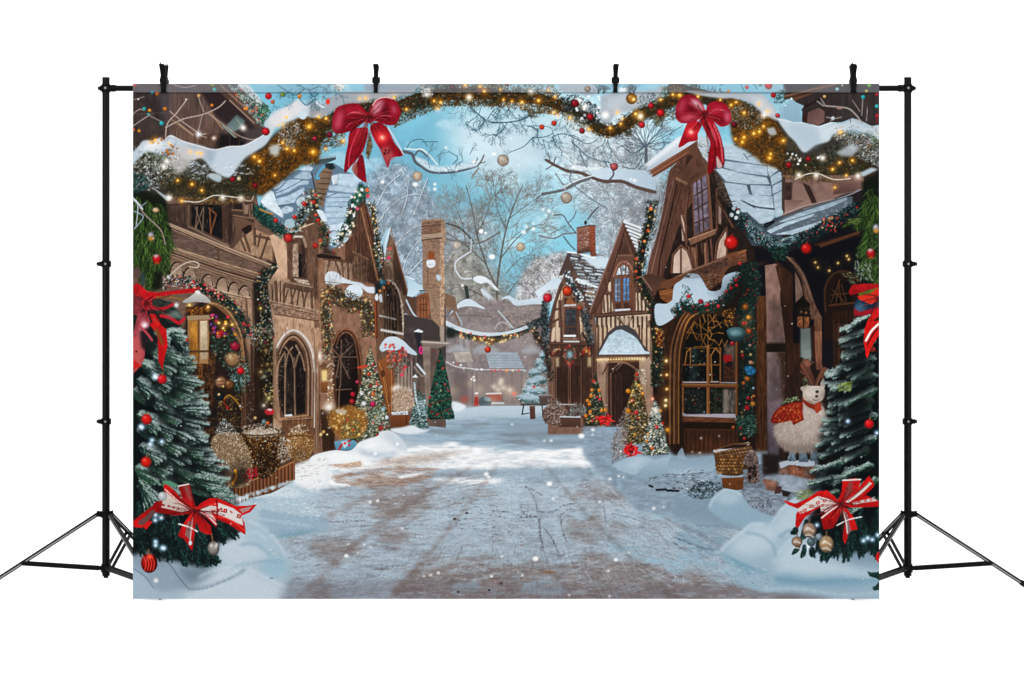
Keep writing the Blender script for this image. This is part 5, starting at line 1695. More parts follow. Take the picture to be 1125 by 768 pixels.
	fill(T('e6','300,600 435,550 435,575 310,630'),'80604f')
	stroke(T('e6','300,602 435,552'),1.2,'a5836e',sm=False)
	stroke(T('e6','310,635 435,582'),2,'35241d',sm=False)
	fill(T('e6','270,120 345,110 375,230 390,270 320,310 290,330 250,250'),'5c4136',nz=.06)
	fill(T('e6','290,190 330,175 320,300 270,310'),'3e2b24')
	scat(T('e6','205,240 270,200 250,290 215,290'),60,['4a352c','2e2019','7d5f4e'],L=(1,3),w=(.4,.8),aj=90)
	# left barge board, curved foot
	fill(T('e6','190,260 215,270 175,420 150,560 110,700 85,790 80,900 130,900 160,700 200,500 240,350 225,290'),'6e4f45',g='604238')
	stroke(T('e6','195,300 160,500 110,680 88,790'),1.4,'a8a3a8',w2=.8)
	stroke(T('e6','240,330 200,520 160,690 140,860'),1.4,'2d1e19')
	stroke(T('e6','225,310 185,480 150,620 115,768'),1.0,'8c6a5c')
	# top eave beam and snow
	fill(T('e6','105,255 200,200 300,140 305,170 215,240 125,293'),'7a513f',g='8a614d')
	stroke(T('e6','108,275 300,155'),.8,'4e3227',sm=False)
	stroke(T('e6','120,290 300,178'),1,'3a251d',sm=False)
	fill(T('e6','300,115 345,105 350,200 330,210 300,160'),'64463a')
	fill(T('e6','240,300 330,180 345,260 290,325'),'5f4337',g='745343')
	stroke(T('e6','240,300 290,325'),3,'96735f',sm=False)
	part('printed_snowdrift','printed thick snow along the near right gable edge',h1)
	fill(T('e6','85,230 130,190 250,95 330,70 345,110 300,140 200,200 110,258'),'ccd5dd',g='a9b4bf')
	fill(T('e6','85,230 130,190 250,95 300,80 220,150 100,240'),'e3eaf0',soft=1,a=.8)
	part('printed_snowdrift','printed snow on the roof between the right bow and chimney',h1)
	fill(T('e6','345,90 400,95 400,180 440,270 420,250 370,190 345,140'),'b5bfc8')
	scat(T('e6','340,110 395,140 400,250 360,210'),60,['5c5a46','75725c','3c3a30','9a9a8c'],L=(1,2.4),w=(.5,1),aj=90)
	# stone roof
	r = part('printed_roof','printed near right roof of big snow covered stone tiles',h1)
	fill(T('a4','180,400 300,360 400,395 490,450 545,470 583,510 583,900 420,900 320,720 270,560 220,490'),'3f4a54')
	tiles = [('270,360 330,355 400,400 490,445 500,470 400,455 275,435','a0b3c0'),('275,445 400,460 500,475 505,525 420,515 350,505 270,480','98abba'),('225,490 260,485 380,515 500,535 515,570 400,570 280,555','9fb2bf'),
			 ('260,560 390,575 405,620 350,635 290,625','96a9b8'),('410,575 520,580 525,630 420,630','93a6b5'),('290,632 400,625 530,635 535,690 440,675 360,655 310,660','98abba'),('310,665 370,665 440,700 480,720 330,720','9dafbd'),
			 ('500,450 545,470 560,495 515,530 505,500','a2b5c2'),('520,530 575,500 582,545 525,575','98abb9'),('530,580 582,555 582,600 530,625','94a7b6'),('535,630 582,605 582,655 538,670','9aadbb'),('540,680 582,665 582,720 545,725','97aab9')]
	for s,c in tiles:
		fill(T('a4',s),c,nz=.05,ns=(5,2))
		fill(T('a4',s),'c2d0da',a=.35,soft=1.8,ids=False)
	t2 = [('320,0 440,0 530,20 540,45 440,35 360,15','a4b6c3'),('370,15 440,40 545,55 540,95 500,130 460,125 400,70','9fb2c0'),('540,10 585,0 590,80 545,95','9cafbd'),('320,-20 420,-20 400,60 360,40','9cafbd')]
	for s,c in t2:
		fill(T('b4',s),c,nz=.05,ns=(5,2))
		fill(T('b4',s),'c2d0da',a=.3,soft=1.6,ids=False)
	stroke(T('b4','370,5 440,35 540,48'),1.4,'2c353d')
	fill(T('b4','470,130 530,110 545,110 530,145 490,150'),'1c2126')
	lines('a4','375,405 400,440/430,410 400,425/405,575 420,630/360,655 440,700',1.0,'3b4650',a=.8)
	fill(T('a4','220,490 270,560 330,720 300,720 240,600 225,540'),'453a34',nz=.15)
	scat(T('a4','215,500 260,560 330,720 290,720 235,610'),100,['3a332d','6a5f52','201b18','84786a'],L=(1,2.6),w=(.5,1),aj=90)
	# dark dormer behind (right of stone roof)
	use(h1)
	fill(T('a4','585,520 1020,520 1020,600 930,620 700,704 585,704'),'8a6f68',g='9a7b72',nz=.03)
	fill(T('a4','600,560 640,560 630,690 600,700'),'4d3a34',nz=.08)
	fill(T('a4','640,560 700,570 740,670 640,690'),'a3867b',soft=1)
	fill(T('a4','690,560 730,580 770,670 745,680'),'45322b')
	fill(T('a4','740,570 850,560 870,600 800,660 775,660'),'a08277',nz=.03)
	stroke(T('a4','780,545 860,560 930,545'),1.6,'6f564d')
	fill(T('a4','850,545 1010,545 1010,600 930,615 860,625'),'876a60',g='6a524a')
	stroke(T('a4','590,540 590,704'),4,'4c3d38',sm=False)
	stroke(T('a4','700,704 920,635 1000,600'),1.6,'8d8c94')
	fill(T('b4','588,0 700,0 640,60 590,80'),'8c7068',g='9c7f76')
	stroke(T('b4','590,0 592,80'),2,'4c3d38',sm=False)
	stroke(T('b4','590,82 700,40 870,0'),2.4,'6d5b58',sm=False)
	stroke(T('b4','590,75 700,33 860,-5'),.9,'b0a5a4',sm=False)
	# porch roof of slats
	part('printed_roof','printed snowy slatted porch roof on the right edge',h1)
	fill(T('b4','500,150 590,90 700,50 870,-5 960,-20 960,40 860,90 700,150 560,190 520,185'),'5b666f')
	for s,c in (('500,165 600,120 760,70 740,90 600,140 520,180','a4b6c3'),('540,185 620,165 800,110 900,50 930,20 900,70 780,140 640,185','a9bac7'),('560,120 620,90 780,40 900,0 860,30 740,70 600,115','9fb1be'),('640,80 780,35 930,-15 930,0 800,55','94a6b3')):
		fill(T('b4',s),c,nz=.05,ns=(6,1.6))
	use(h1)
	# ground floor: gable base beam
	fill(T('b4','0,415 100,370 290,300 380,265 395,330 300,360 270,395 140,420 120,390 0,470'),'6b4b3a',nz=.05,ns=(6,2))
	fill(T('b4','100,370 290,295 350,300 340,330 160,400 110,400'),'5b4136',nz=.18,ns=(2,1.5))
	stroke(T('b4','0,420 100,375 285,305'),1.2,'93705a',sm=False)
	fill(T('b4','280,290 385,265 392,315 300,350'),'7a5038',nz=.06,ns=(5,1.5))
	stroke(T('b4','345,285 390,270'),1,'a0714e',sm=False)
	fill(T('b4','130,420 260,390 280,400 240,480 180,490'),'67452f',nz=.05)
	for s in ('150,440 250,415','155,470 245,445','215,410 220,470','235,405 240,460'):
		stroke(T('b4',s),.9,'3f291e',sm=False)
	# lower wall, dark
	fill(T('c4','-130,-40 60,-40 60,720 -40,720 -60,600'),'3a2519',nz=.08,ns=(2,10))
	fill(T('b4','0,470 200,480 400,330 440,330 440,768 0,768'),'2b1d17')
	fill(T('c4','0,0 450,0 450,734 -20,734'),'281b15')
	# bay arch
	bw_ = part('printed_window','printed arched bay window with amber tracery and glazing bars',h1)
	fill(T('c4','-15,734 -20,200 -5,60 40,-60 130,-140 230,-120 340,-60 345,734'),'38241a',g='2c1b13')
	for k,c,w in ((0,'7a5438',2.4),(10,'3a2417',2.2),(22,'8e6340',2.2),(34,'5a3b26',2.4),(46,'a2713f',1.6)):
		stroke(T('c4','%d,620 %d,200 %d,60 %d,%d %d,%d %d,%d' % (-20+k,-18+k,-2+k,50+k*.7,-62+k*.4,130+k*.3,-128+k,200,-138+k)),w,c)
	fill(T('c4','50,460 50,120 80,20 140,-50 210,-75 290,-50 335,20 335,460'),'12110f')
	# interior: dim bluish greenery and lights
	scat(T('c4','60,110 170,110 170,290 60,290'),100,['1c2a2a','2f4a4a','4a6a68','141a1a'],L=(1,4),w=(.5,1),ang=90,aj=40)
	fill(T('c4','90,110 130,110 130,290 90,290'),'3a5454',a=.5,soft=2,nz=.3,ns=(2,2))
	fill(T('c4','60,330 170,330 170,460 60,460'),'222c2c',a=.7,soft=1.5)
	fill(T('c4','200,330 270,330 270,460 200,460'),'2a3626',a=.7,soft=1.5,nz=.3,ns=(3,3))
	scat(T('c4','60,330 270,330 270,460 60,460'),130,['2c3c30','55605a','7a7a70','1a2220','6a4a3a','3a5a4a'],L=(.8,3),w=(.4,.9),aj=90)
	fill(T('c4','270,90 330,90 332,290 270,290'),'6a5c54',a=.8,soft=1.5,nz=.15)
	fill(T('c4','270,330 335,330 335,460 270,460'),'8a8078',a=.75,soft=1.5,nz=.15,ns=(2,5))
	fill(T('c4','265,330 290,330 290,460 265,460'),'a89c90',a=.7,soft=.6)
	flecks(inside(T('c4','60,110 335,110 335,460 60,460'),30),['a03030','c9b8a0','7fa0a0','d0a050'],r=(.5,1.1))
	part('printed_figure','printed brown doll with a red cap behind the bay window',bw_)
	fill(T('c4','275,190 320,185 335,285 265,285'),'4a2e22',nz=.2,ns=(2,2))
	fill(T('c4','268,150 310,150 305,185 275,185'),'a8202a',sm=True)
	ell(740+300/4.891,360+195/4.891,3.6,3.2,'2c1a14')
	use(bw_)
	# tracery
	pts = [(70+x,y) for x,y in ((0,90),(30,60),(60,80),(95,55),(130,75),(165,50),(200,75))]
	amb = '8f6434'
	nodes = [T('c4','%d,%d' % (75+i*33+(j % 2)*16+rnd.uniform(-6,6),100-j*34+rnd.uniform(-6,6)))[0] for j in range(6) for i in range(7)]
	for a_ in range(len(nodes)):
		for b_ in range(a_):
			d = math.hypot(nodes[a_][0]-nodes[b_][0],nodes[a_][1]-nodes[b_][1])
			inarch = all(math.hypot((n_[0]-779)/30,(n_[1]-378)/34) < 1 or n_[1] > 378 for n_ in (nodes[a_],nodes[b_]))
			if d < 8.6 and inarch and rnd.random() < .62:
				stroke([nodes[a_],nodes[b_]],.8,rnd.choice([amb,'6a4824','a87a42']),sm=False,a=.9)
	for s in ('185,-70 185,110','60,110 250,110','185,20 110,-30','185,20 260,-30','185,-20 230,-70','140,-50 150,60','110,-20 70,60'):
		stroke(T('c4',s),.9,amb,sm=False,a=.8)
	for s,w,c in (('185,100 185,465',3.4,'8d5c34'),('50,290 50,470',2,'8d5c34'),('338,80 338,470',2.6,'6d4226'),('50,310 340,312',4.2,'7a4b2a'),('250,110 250,300',1.6,'8d5c34'),('90,190 90,115',1.0,'a5743a'),('50,200 250,200',1.2,'8d5c34'),
					('60,200 70,130 90,110',1.2,'a5743a'),('205,290 200,150 225,110 250,140',1.3,'a5743a')):
		stroke(T('c4',s),w,c,sm=False)
		stroke([(x-w*.25,y-w*.2) for x,y in T('c4',s)],w*.3,'c59a68',sm=False,a=.5)
	stroke(T('c4','55,293 175,293'),1.6,'b9b2b4',sm=False)
	stroke(T('c4','200,291 240,291'),1.4,'b9b2b4',sm=False)
	stroke(T('c4','255,295 335,296'),1.4,'a9a2a4',sm=False)
	fill(T('c4','45,455 70,465 330,462 335,485 250,488 50,475'),'a9a4ac')
	fill(T('c4','45,475 335,485 335,510 50,505'),'6d4530',nz=.08,ns=(7,1.3))
	fill(T('c4','55,510 330,512 325,545 60,545'),'2c1b12')
	stroke(T('c4','60,545 325,548'),1.2,'6a4228',sm=False)
	fill(T('c4','50,550 345,550 345,690 220,700 60,690'),'573824',g='45291a',nz=.08,ns=(1.6,10))
	for x in range(68,340,24):
		stroke(T('c4','%d,552 %d,690' % (x,x)),.8,'2c1a10',sm=False)
	use(h1)
	# door post right of the bay
	fill(T('c4','445,-170 500,-170 505,734 440,734'),'53351f',g='3c2415',nz=.1,ns=(1.6,12))
	grain(T('c4','447,-150 500,-150 503,730 443,730'),130,['7a4f2c','2c1a0e','8c5f38'],90,a=(.2,.6),L=(6,20))
	stroke(T('c4','503,-160 506,734'),1.4,'17100c',sm=False)
	fill(T('c4','500,-170 560,-170 600,0 610,90 500,95'),'7f6560',g='8d7570',nz=.05,ns=(4,6))
	fill(T('c4','500,130 600,130 585,734 505,734'),'8c7774',g='4f4a52',nz=.05,ns=(4,8))
	fill(T('b4','490,350 560,340 590,470 580,600 600,640 610,734 500,734 495,500'),'84695f',g='8d726b',nz=.05,ns=(4,6))
	fill(T('c4','560,130 615,130 620,300 590,500 580,300 575,200'),'4b352b',soft=1)
	scat(T('c4','555,140 600,140 600,420 570,420'),90,['6a4c3c','2e2019','8d7268'],L=(1,4),w=(.4,1),ang=90,aj=40,a=(.3,.8))
	fill(T('c4','495,80 610,78 615,130 495,132'),'251913',nz=.1)
	stroke(T('c4','500,84 605,82'),1,'6a5348',sm=False)
	fill(T('b4','500,330 540,330 590,400 570,500 575,570 605,620 620,734 650,734 650,380 620,330'),'3a281f',nz=.08,ns=(2,8))
	fill(T('b4','545,350 640,380 650,768 600,768 580,600 580,500'),'40291d',nz=.09,ns=(1.6,12))
	fill(T('c4','600,-10 680,-10 680,380 600,400'),'3a241a',nz=.1,ns=(1.6,12))
	grain(T('c4','600,-50 680,-50 680,380 605,400'),80,['5d3d2a','20130d'],90,a=(.2,.5),L=(6,18))
	# porch void
	fill(T('b4','430,250 600,290 760,250 1000,170 1000,430 960,768 640,768 640,400 560,330 440,330'),'12121a')
	fill(T('b4','650,380 700,480 690,520 655,560'),'8d7468',nz=.06)
	fill(T('c4','680,0 735,0 740,160 720,180 680,160'),'7d8582',g='6c7573',soft=.6)
	fill(T('c4','755,-60 795,-60 795,200 765,240 750,100'),'87604c',g='6b4838',nz=.07,ns=(1.4,10))
	fill(T('c4','738,-10 758,-10 762,230 745,230'),'3a2219')
	fill(T('b4','600,300 640,310 700,390 730,470 760,560 795,630 795,645 740,640 720,560 690,500 690,430 650,360'),'6a5043',g='7a5b4a',nz=.09,ns=(2,5))
	stroke(T('b4','610,305 680,380 720,470 740,540'),1.2,'93786a')
	stroke(T('b4','600,325 660,390 690,470 700,520'),1.2,'2a1c16')
	fill(T('c4','795,-200 860,-200 860,350 800,330'),'14141c')
	fill(T('b4','740,240 950,180 1000,160 1000,190 800,250'),'3a251b',nz=.1,ns=(8,1.4))
	fill(T('b4','780,240 1000,165 1000,178 790,255'),'5d3c2a')
	pd = part('printed_door','printed dim arched door with a fan light in the right porch',h1)
	fill(T('b4','810,768 805,480 830,410 890,375 950,380 1000,420 1000,768'),'2a1b14')
	stroke(T('b4','815,600 812,480 840,415 890,382 950,388'),2.0,'4e3728')
	fill(T('b4','840,560 850,480 890,430 940,440 960,560'),'15100e')
	for s in ('845,550 890,430','870,555 890,430','845,510 940,500','900,555 885,440','850,480 930,560','930,555 900,450'):
		stroke(T('b4',s),1.0,'6a4630',sm=False,a=.9)
	stroke(T('b4','838,565 985,550'),2.4,'5b3c28',sm=False)
	fill(T('b4','850,600 1000,590 1000,768 850,768'),'3a2417',nz=.1,ns=(1.6,10))
	fill(T('c4','850,-40 960,-40 930,350 860,350'),'2e1d14',nz=.1,ns=(1.6,10))
	for s in ('860,-40 862,350','888,-40 890,340'):
		stroke(T('c4',s),1.6,'4e3322',sm=False)
	part('printed_lantern','printed dim lantern hanging under the right porch arch')
	fill(T('b4','650,555 690,515 735,560 725,575 665,575'),'16130f')
	fill(T('b4','658,625 700,615 735,630 725,680 695,692 660,675'),'9a6a48',g='7a4d30',nz=.15,ns=(2,3))
	fill(T('b4','660,575 725,575 730,622 660,625'),'2c2018')
	for s in ('665,570 660,680','695,560 697,690','728,570 730,680','660,622 732,622','655,600 735,598'):
		stroke(T('b4',s),1.2,'1c1511',sm=False)
	flecks(T('b4','685,600 710,605'),['a87a50'],r=(1,1.5))
	for x,y in ((775,362),(835,379),(930,300),(882,338),(940,318),(760,335)):
		q = T('b4','%d,%d' % (x,y))[0]
		bulb(q[0],q[1],1.4,'e09a28',a=.5)
	dabs(inside(T('b4','730,310 850,320 830,390 740,370'),40),['3a3020','5a4528'],L=(1,3),aj=90,a=(.3,.7))
	# curled garlands of the near right house
	part('printed_garland','printed berry garland under the right stone roof')
	g = T('b4','310,60 360,110 420,170 500,225 560,250 650,225 740,190 830,130 900,90 990,40')
	stroke(g,12,'0f1a1c',a=.9)
	garland(g,15,1300,greens=['16292b','213c3d','0f1c1e','2f4e50','1b322f'],frost=.25,reds=34,base='0c1517')
	scat(T('b4','380,90 470,150 560,230 520,260 440,230 380,150'),220,['5a7a80','86a2a8','b4c6ca','3a5a5e'],L=(1,3),w=(.5,1),aj=70)
	scat(T('b4','530,240 600,200 680,180 640,230 560,260'),90,['86a2a8','a9bfc6','5a7a80'],L=(1,3),w=(.5,1),ang=-20,aj=40)
	scat(T('b4','500,250 620,250 600,330 540,320'),140,['17352b','24503f','0f241e','3a6a54'],L=(1,3.4),w=(.5,1),aj=90,ids=True)
	flecks(inside(T('b4','780,90 870,70 880,180 800,190'),22),['d8a860','c0603c','e8d0a0','b83a44'],r=(.6,1.3))
	flecks(T('b4','322,45 345,65 310,80 335,95'),['cfd9e0'],r=(1.6,2.6))
	part('printed_garland','printed light garland down the left edge of the near right house')
	g = T('b3','905,0 890,120 860,230 840,330 830,420 850,490 890,560 920,640 930,700 930,768')
	garland(g,lambda t: 9+6*t,720,greens=['1e2a22','2c3a2c','141c18','4a4430','26342e'],frost=.12,lights=26,reds=18,base='141a17') if False else garland(g,13,720,greens=['1e2a22','2c3a2c','141c18','4a4430','26342e'],frost=.12,lights=26,reds=18,base='141a17')
	garland(T('c3','930,0 940,80 935,160 930,240 930,330'),13,420,greens=['1e2a22','2c3a2c','141c18','3c4a34'],frost=.15,lights=10,reds=8,base='141a17')
	fill(T('c3','920,20 960,10 970,100 925,105'),'3a2015',soft=1,a=.7)
	scat(T('c3','920,10 968,10 968,105 925,105'),80,['a85a28','d8853a','5a2a18','e8a858'],L=(.8,2),w=(.5,1),aj=90)
	flecks(T('b3','858,230 815,330 812,400 850,285 880,170 895,50 820,435'),['e8643c','f08a50','d84a3c'],r=(1.2,2))
	part('printed_beam','printed carved wooden bracket on the corner of the near right house',h1)
	fill(T('b3','845,425 880,415 960,430 1020,470 960,500 910,510 890,480'),'4a352c',g='5e4438')
	fill(T('b3','950,460 1075,420 1075,440 1000,500 950,495'),'6a4632')
	fill(T('b3','940,510 1050,490 1040,560 1000,590 950,550'),'7a4e30',nz=.07,ns=(5,1.6))
	stroke(T('b3','845,428 900,505'),1.6,'80645a',sm=False)
	stroke(T('b3','950,530 1040,510'),.9,'9a6a42',sm=False)
	sd = part('printed_snowdrift','printed snow lying over the arched bay window')
	fill(T('b4','0,470 40,430 80,395 130,400 160,440 190,485 250,480 270,410 340,385 350,410 290,480 250,540 150,570 60,560 0,600'),'a9bccb',g='b9c9d5',sm=True)
	fill(T('b3','920,590 990,580 1040,530 1075,450 1075,600 1000,680 930,700'),'b2c3d0',sm=True)
	ell(740+75/4.891,220+410/4.891,3,1.5,'4d565e',a=.9)
	part('printed_garland','printed thick berry garland over the arched bay window')
	g = T('b4','-10,610 30,590 60,560 110,590 170,575 240,565 300,500 340,440 390,360')
	garland(g,13,700,frost=.12,reds=26,greens=['17302b','24443a','0f201d','36584a'])
	scat(T('b4','30,580 50,450 95,480 110,560'),130,['1c352f','2c4c42','10211e','57786e'],L=(1,3),w=(.5,1.1),aj=60,ids=True)
	g2 = T('b4','400,340 420,420 420,500 390,570 390,650 400,734 400,768')
	garland(g2,20,1100,frost=.08,reds=16,greens=['15302a','22463c','0d1e1b','345a4c','1c3a34'])
	g3 = T('c4','395,0 400,120 400,220 390,320 390,420 385,520 390,590')
	garland(g3,17,1150,frost=.1,reds=16,lights=14,greens=['15302a','22463c','0d1e1b','345a4c','3a3a24'])
	scat(T('c4','330,480 440,470 450,560 400,590 340,550'),330,['2a5048','3f6e62','17332d','6a9488'],L=(1,3),w=(.5,1.1),aj=90,ids=True)
	for x,y,r,c in ((80,517,2.4,'cf2630'),(145,545,2.8,'a8203a'),(182,562,2,'c8303a'),(240,570,2.2,'d0363c'),(308,473,1.9,'d8262c'),(338,458,2.0,'d8262c'),(283,490,1.6,'d8262c'),(335,430,2,'c8262c'),(355,340,2.2,'d0403a')):
		ball(740+x/4.891,220+y/4.891,r,c)
	flecks(T('b4','30,570 35,585 90,545 75,560'),['a9d4f0','d8ecfa'],r=(.8,1.4))
	for x,y,r,c in ((385,574,3.0,'e08a30'),(402,630,2.6,'e8a040'),(402,703,2.8,'e06030'),(377,662,2.0,'c83a40')):
		X,Y = 740+x/4.891,220+y/4.891
		glow(X,Y,3,'c86a20',.5)
		ball(X,Y,r,c)
	scat(T('b4','260,590 330,575 320,680 270,670'),90,['c88a3a','a8682a','6a4020','e8b860','2a1a12'],L=(1,3),w=(.5,1),aj=90)
	for x,y,r,c in ((405,20,2.6,'e0602c'),(410,95,1.6,'d8a890'),(370,150,1.8,'c0283a'),(413,187,2.2,'e8a890'),(395,275,2.8,'e0803a'),(375,298,2.0,'e07030'),(400,378,2.2,'b8283a'),(425,410,2.8,'e09a40'),(395,432,2.8,'d81f34'),(430,367,1.6,'e08a30'),(380,595,1.7,'d83a30'),(320,535,1.8,'e07a30'),(360,540,1.8,'b02a30'),(315,85,2.6,'a82a30'),(428,325,1.5,'a9c4e8')):
		ball(740+x/4.891,360+y/4.891,r,c)
	fill(T('c4','380,215 400,205 420,210 440,230 430,250 405,255 390,245'),'2a6f9c',sm=True)
	flecks(T('c4','395,225 410,215 425,235 405,245'),['5aa8d0'],r=(.9,1.4))
	part('printed_bauble','printed big teal pear shaped bauble beside the bay window')
	fill(T('c4','285,15 310,0 360,0 385,25 375,60 335,75 300,60 290,40'),'4a6e74',sm=True,g='1f3539')
	fill(T('c4','300,20 350,12 370,35 320,45'),'8fb3b8',sm=True,soft=1.5,a=.7)
	for x,y,r in ((310,230,7.8),(713,262,6.0)):
		part('printed_bauble','printed red bauble hanging from the right roof garland')
		X,Y = 740+x/4.891,220+y/4.891
		ball(X,Y,r,'d0201c')
		stroke([(X+r*.2,Y-r-2),(X,Y-r)],1.2,'8a2a2a')
	# left column of hanging orange lights
	for x,y,c in ((982,187,'ffc060'),(985,265,'d88a2a'),(985,345,'d08428'),(980,408,'ffcf80'),(978,438,'f0b860'),(990,575,'f0a028'),(925,470,'fff0e0'),(905,400,'e04a3c')):
		q = T('c3','%d,%d' % (x,y))[0]
		bulb(q[0],q[1],1.7,c,a=.6)
	# printed shade
	use(0)
	for q,f in (('b4 200,480 440,320 440,600 300,640',.75),('e6 190,300 260,330 180,640 130,640',.82),('e6 250,250 330,230 320,330 270,420',.75),('e6 400,280 480,420 520,560 420,560',.8),
				 ('b4 0,400 390,270 390,330 140,420',.85),('c4 -20,0 60,0 60,700 -20,700',.72),('c4 340,0 450,0 450,620 340,620',.78),('c4 500,-150 620,-150 600,700 505,700',.72),('c4 55,100 335,100 335,460 55,460',.8),('c4 50,510 345,510 345,600 50,600',.7),
				 ('e5 370,560 740,560 740,620 415,640',.85),('c3 650,200 830,200 830,540 650,540',.7),('c3 340,90 590,95 580,420 350,400',.8),('a4 590,540 1000,560 960,640 600,690',.8),('b4 600,300 1000,180 1000,760 620,760',.8)):
		t,q = q.split(' ',1)
		shade(T(t,q),f,5,False)
	lo,hi = ['35241c','261811','48342a'],['a8836c','94705b','bb9a84']
	for q,n,ang in (('e6 190,280 330,330 320,640 160,640',320,100),('e6 340,200 440,300 540,560 430,560 400,280',220,70),('e6 300,600 500,560 500,720 320,740',160,88),('b4 0,420 380,280 390,320 140,420',220,-20),('e6 160,330 215,300 130,700 95,760',200,105),('c4 -20,0 50,-20 50,700 -20,700',220,90),
					  ('c4 445,-150 500,-150 500,700 445,700',160,90),('e5 470,330 530,200 640,300 730,560 420,560',240,80),('e5 130,640 240,400 380,560 380,740',200,84),('c3 340,100 580,100 570,440 350,420',260,90),('c3 600,180 890,180 890,420 610,420',160,90),('b4 590,300 660,330 790,640 740,640',110,65)):
		t,q = q.split(' ',1)
		p = T(t,q)
		dabs(inside(p,n),lo,L=(2,8),w=(.3,.7),ang=ang,aj=5,a=(.15,.5))
		dabs(inside(p,n//2),hi,L=(1.5,7),w=(.25,.55),ang=ang,aj=5,a=(.12,.4))
	# broken snow edges on the roofs and ledges
	for q,n in (('a4 220,480 580,470 580,900 330,760',260),('b4 0,470 160,400 350,390 270,520 60,570',130),('c3 600,140 740,10 885,140',70),('b4 500,160 950,0 900,80 560,190',130)):
		t,q = q.split(' ',1)
		dabs(inside(T(t,q),n),['e3ebf0','7f94a3','c9d6de','93a6b3'],L=(1,3.4),w=(.35,.9),ang=8,aj=25,a=(.15,.5))


AMBER = ['4a3012','6a4416','33230f','7a4e18','3d2e18','241d10','8a5c22']
GREY = ['565a58','7d8280','3a3d3a','a3a8a6','68645a','8b8a80']


def ribbon(t,s,c,g=None,sm=True,nz=.05):
	fill(T(t,s),c,g=g,sm=sm,nz=nz,ns=(4,4))


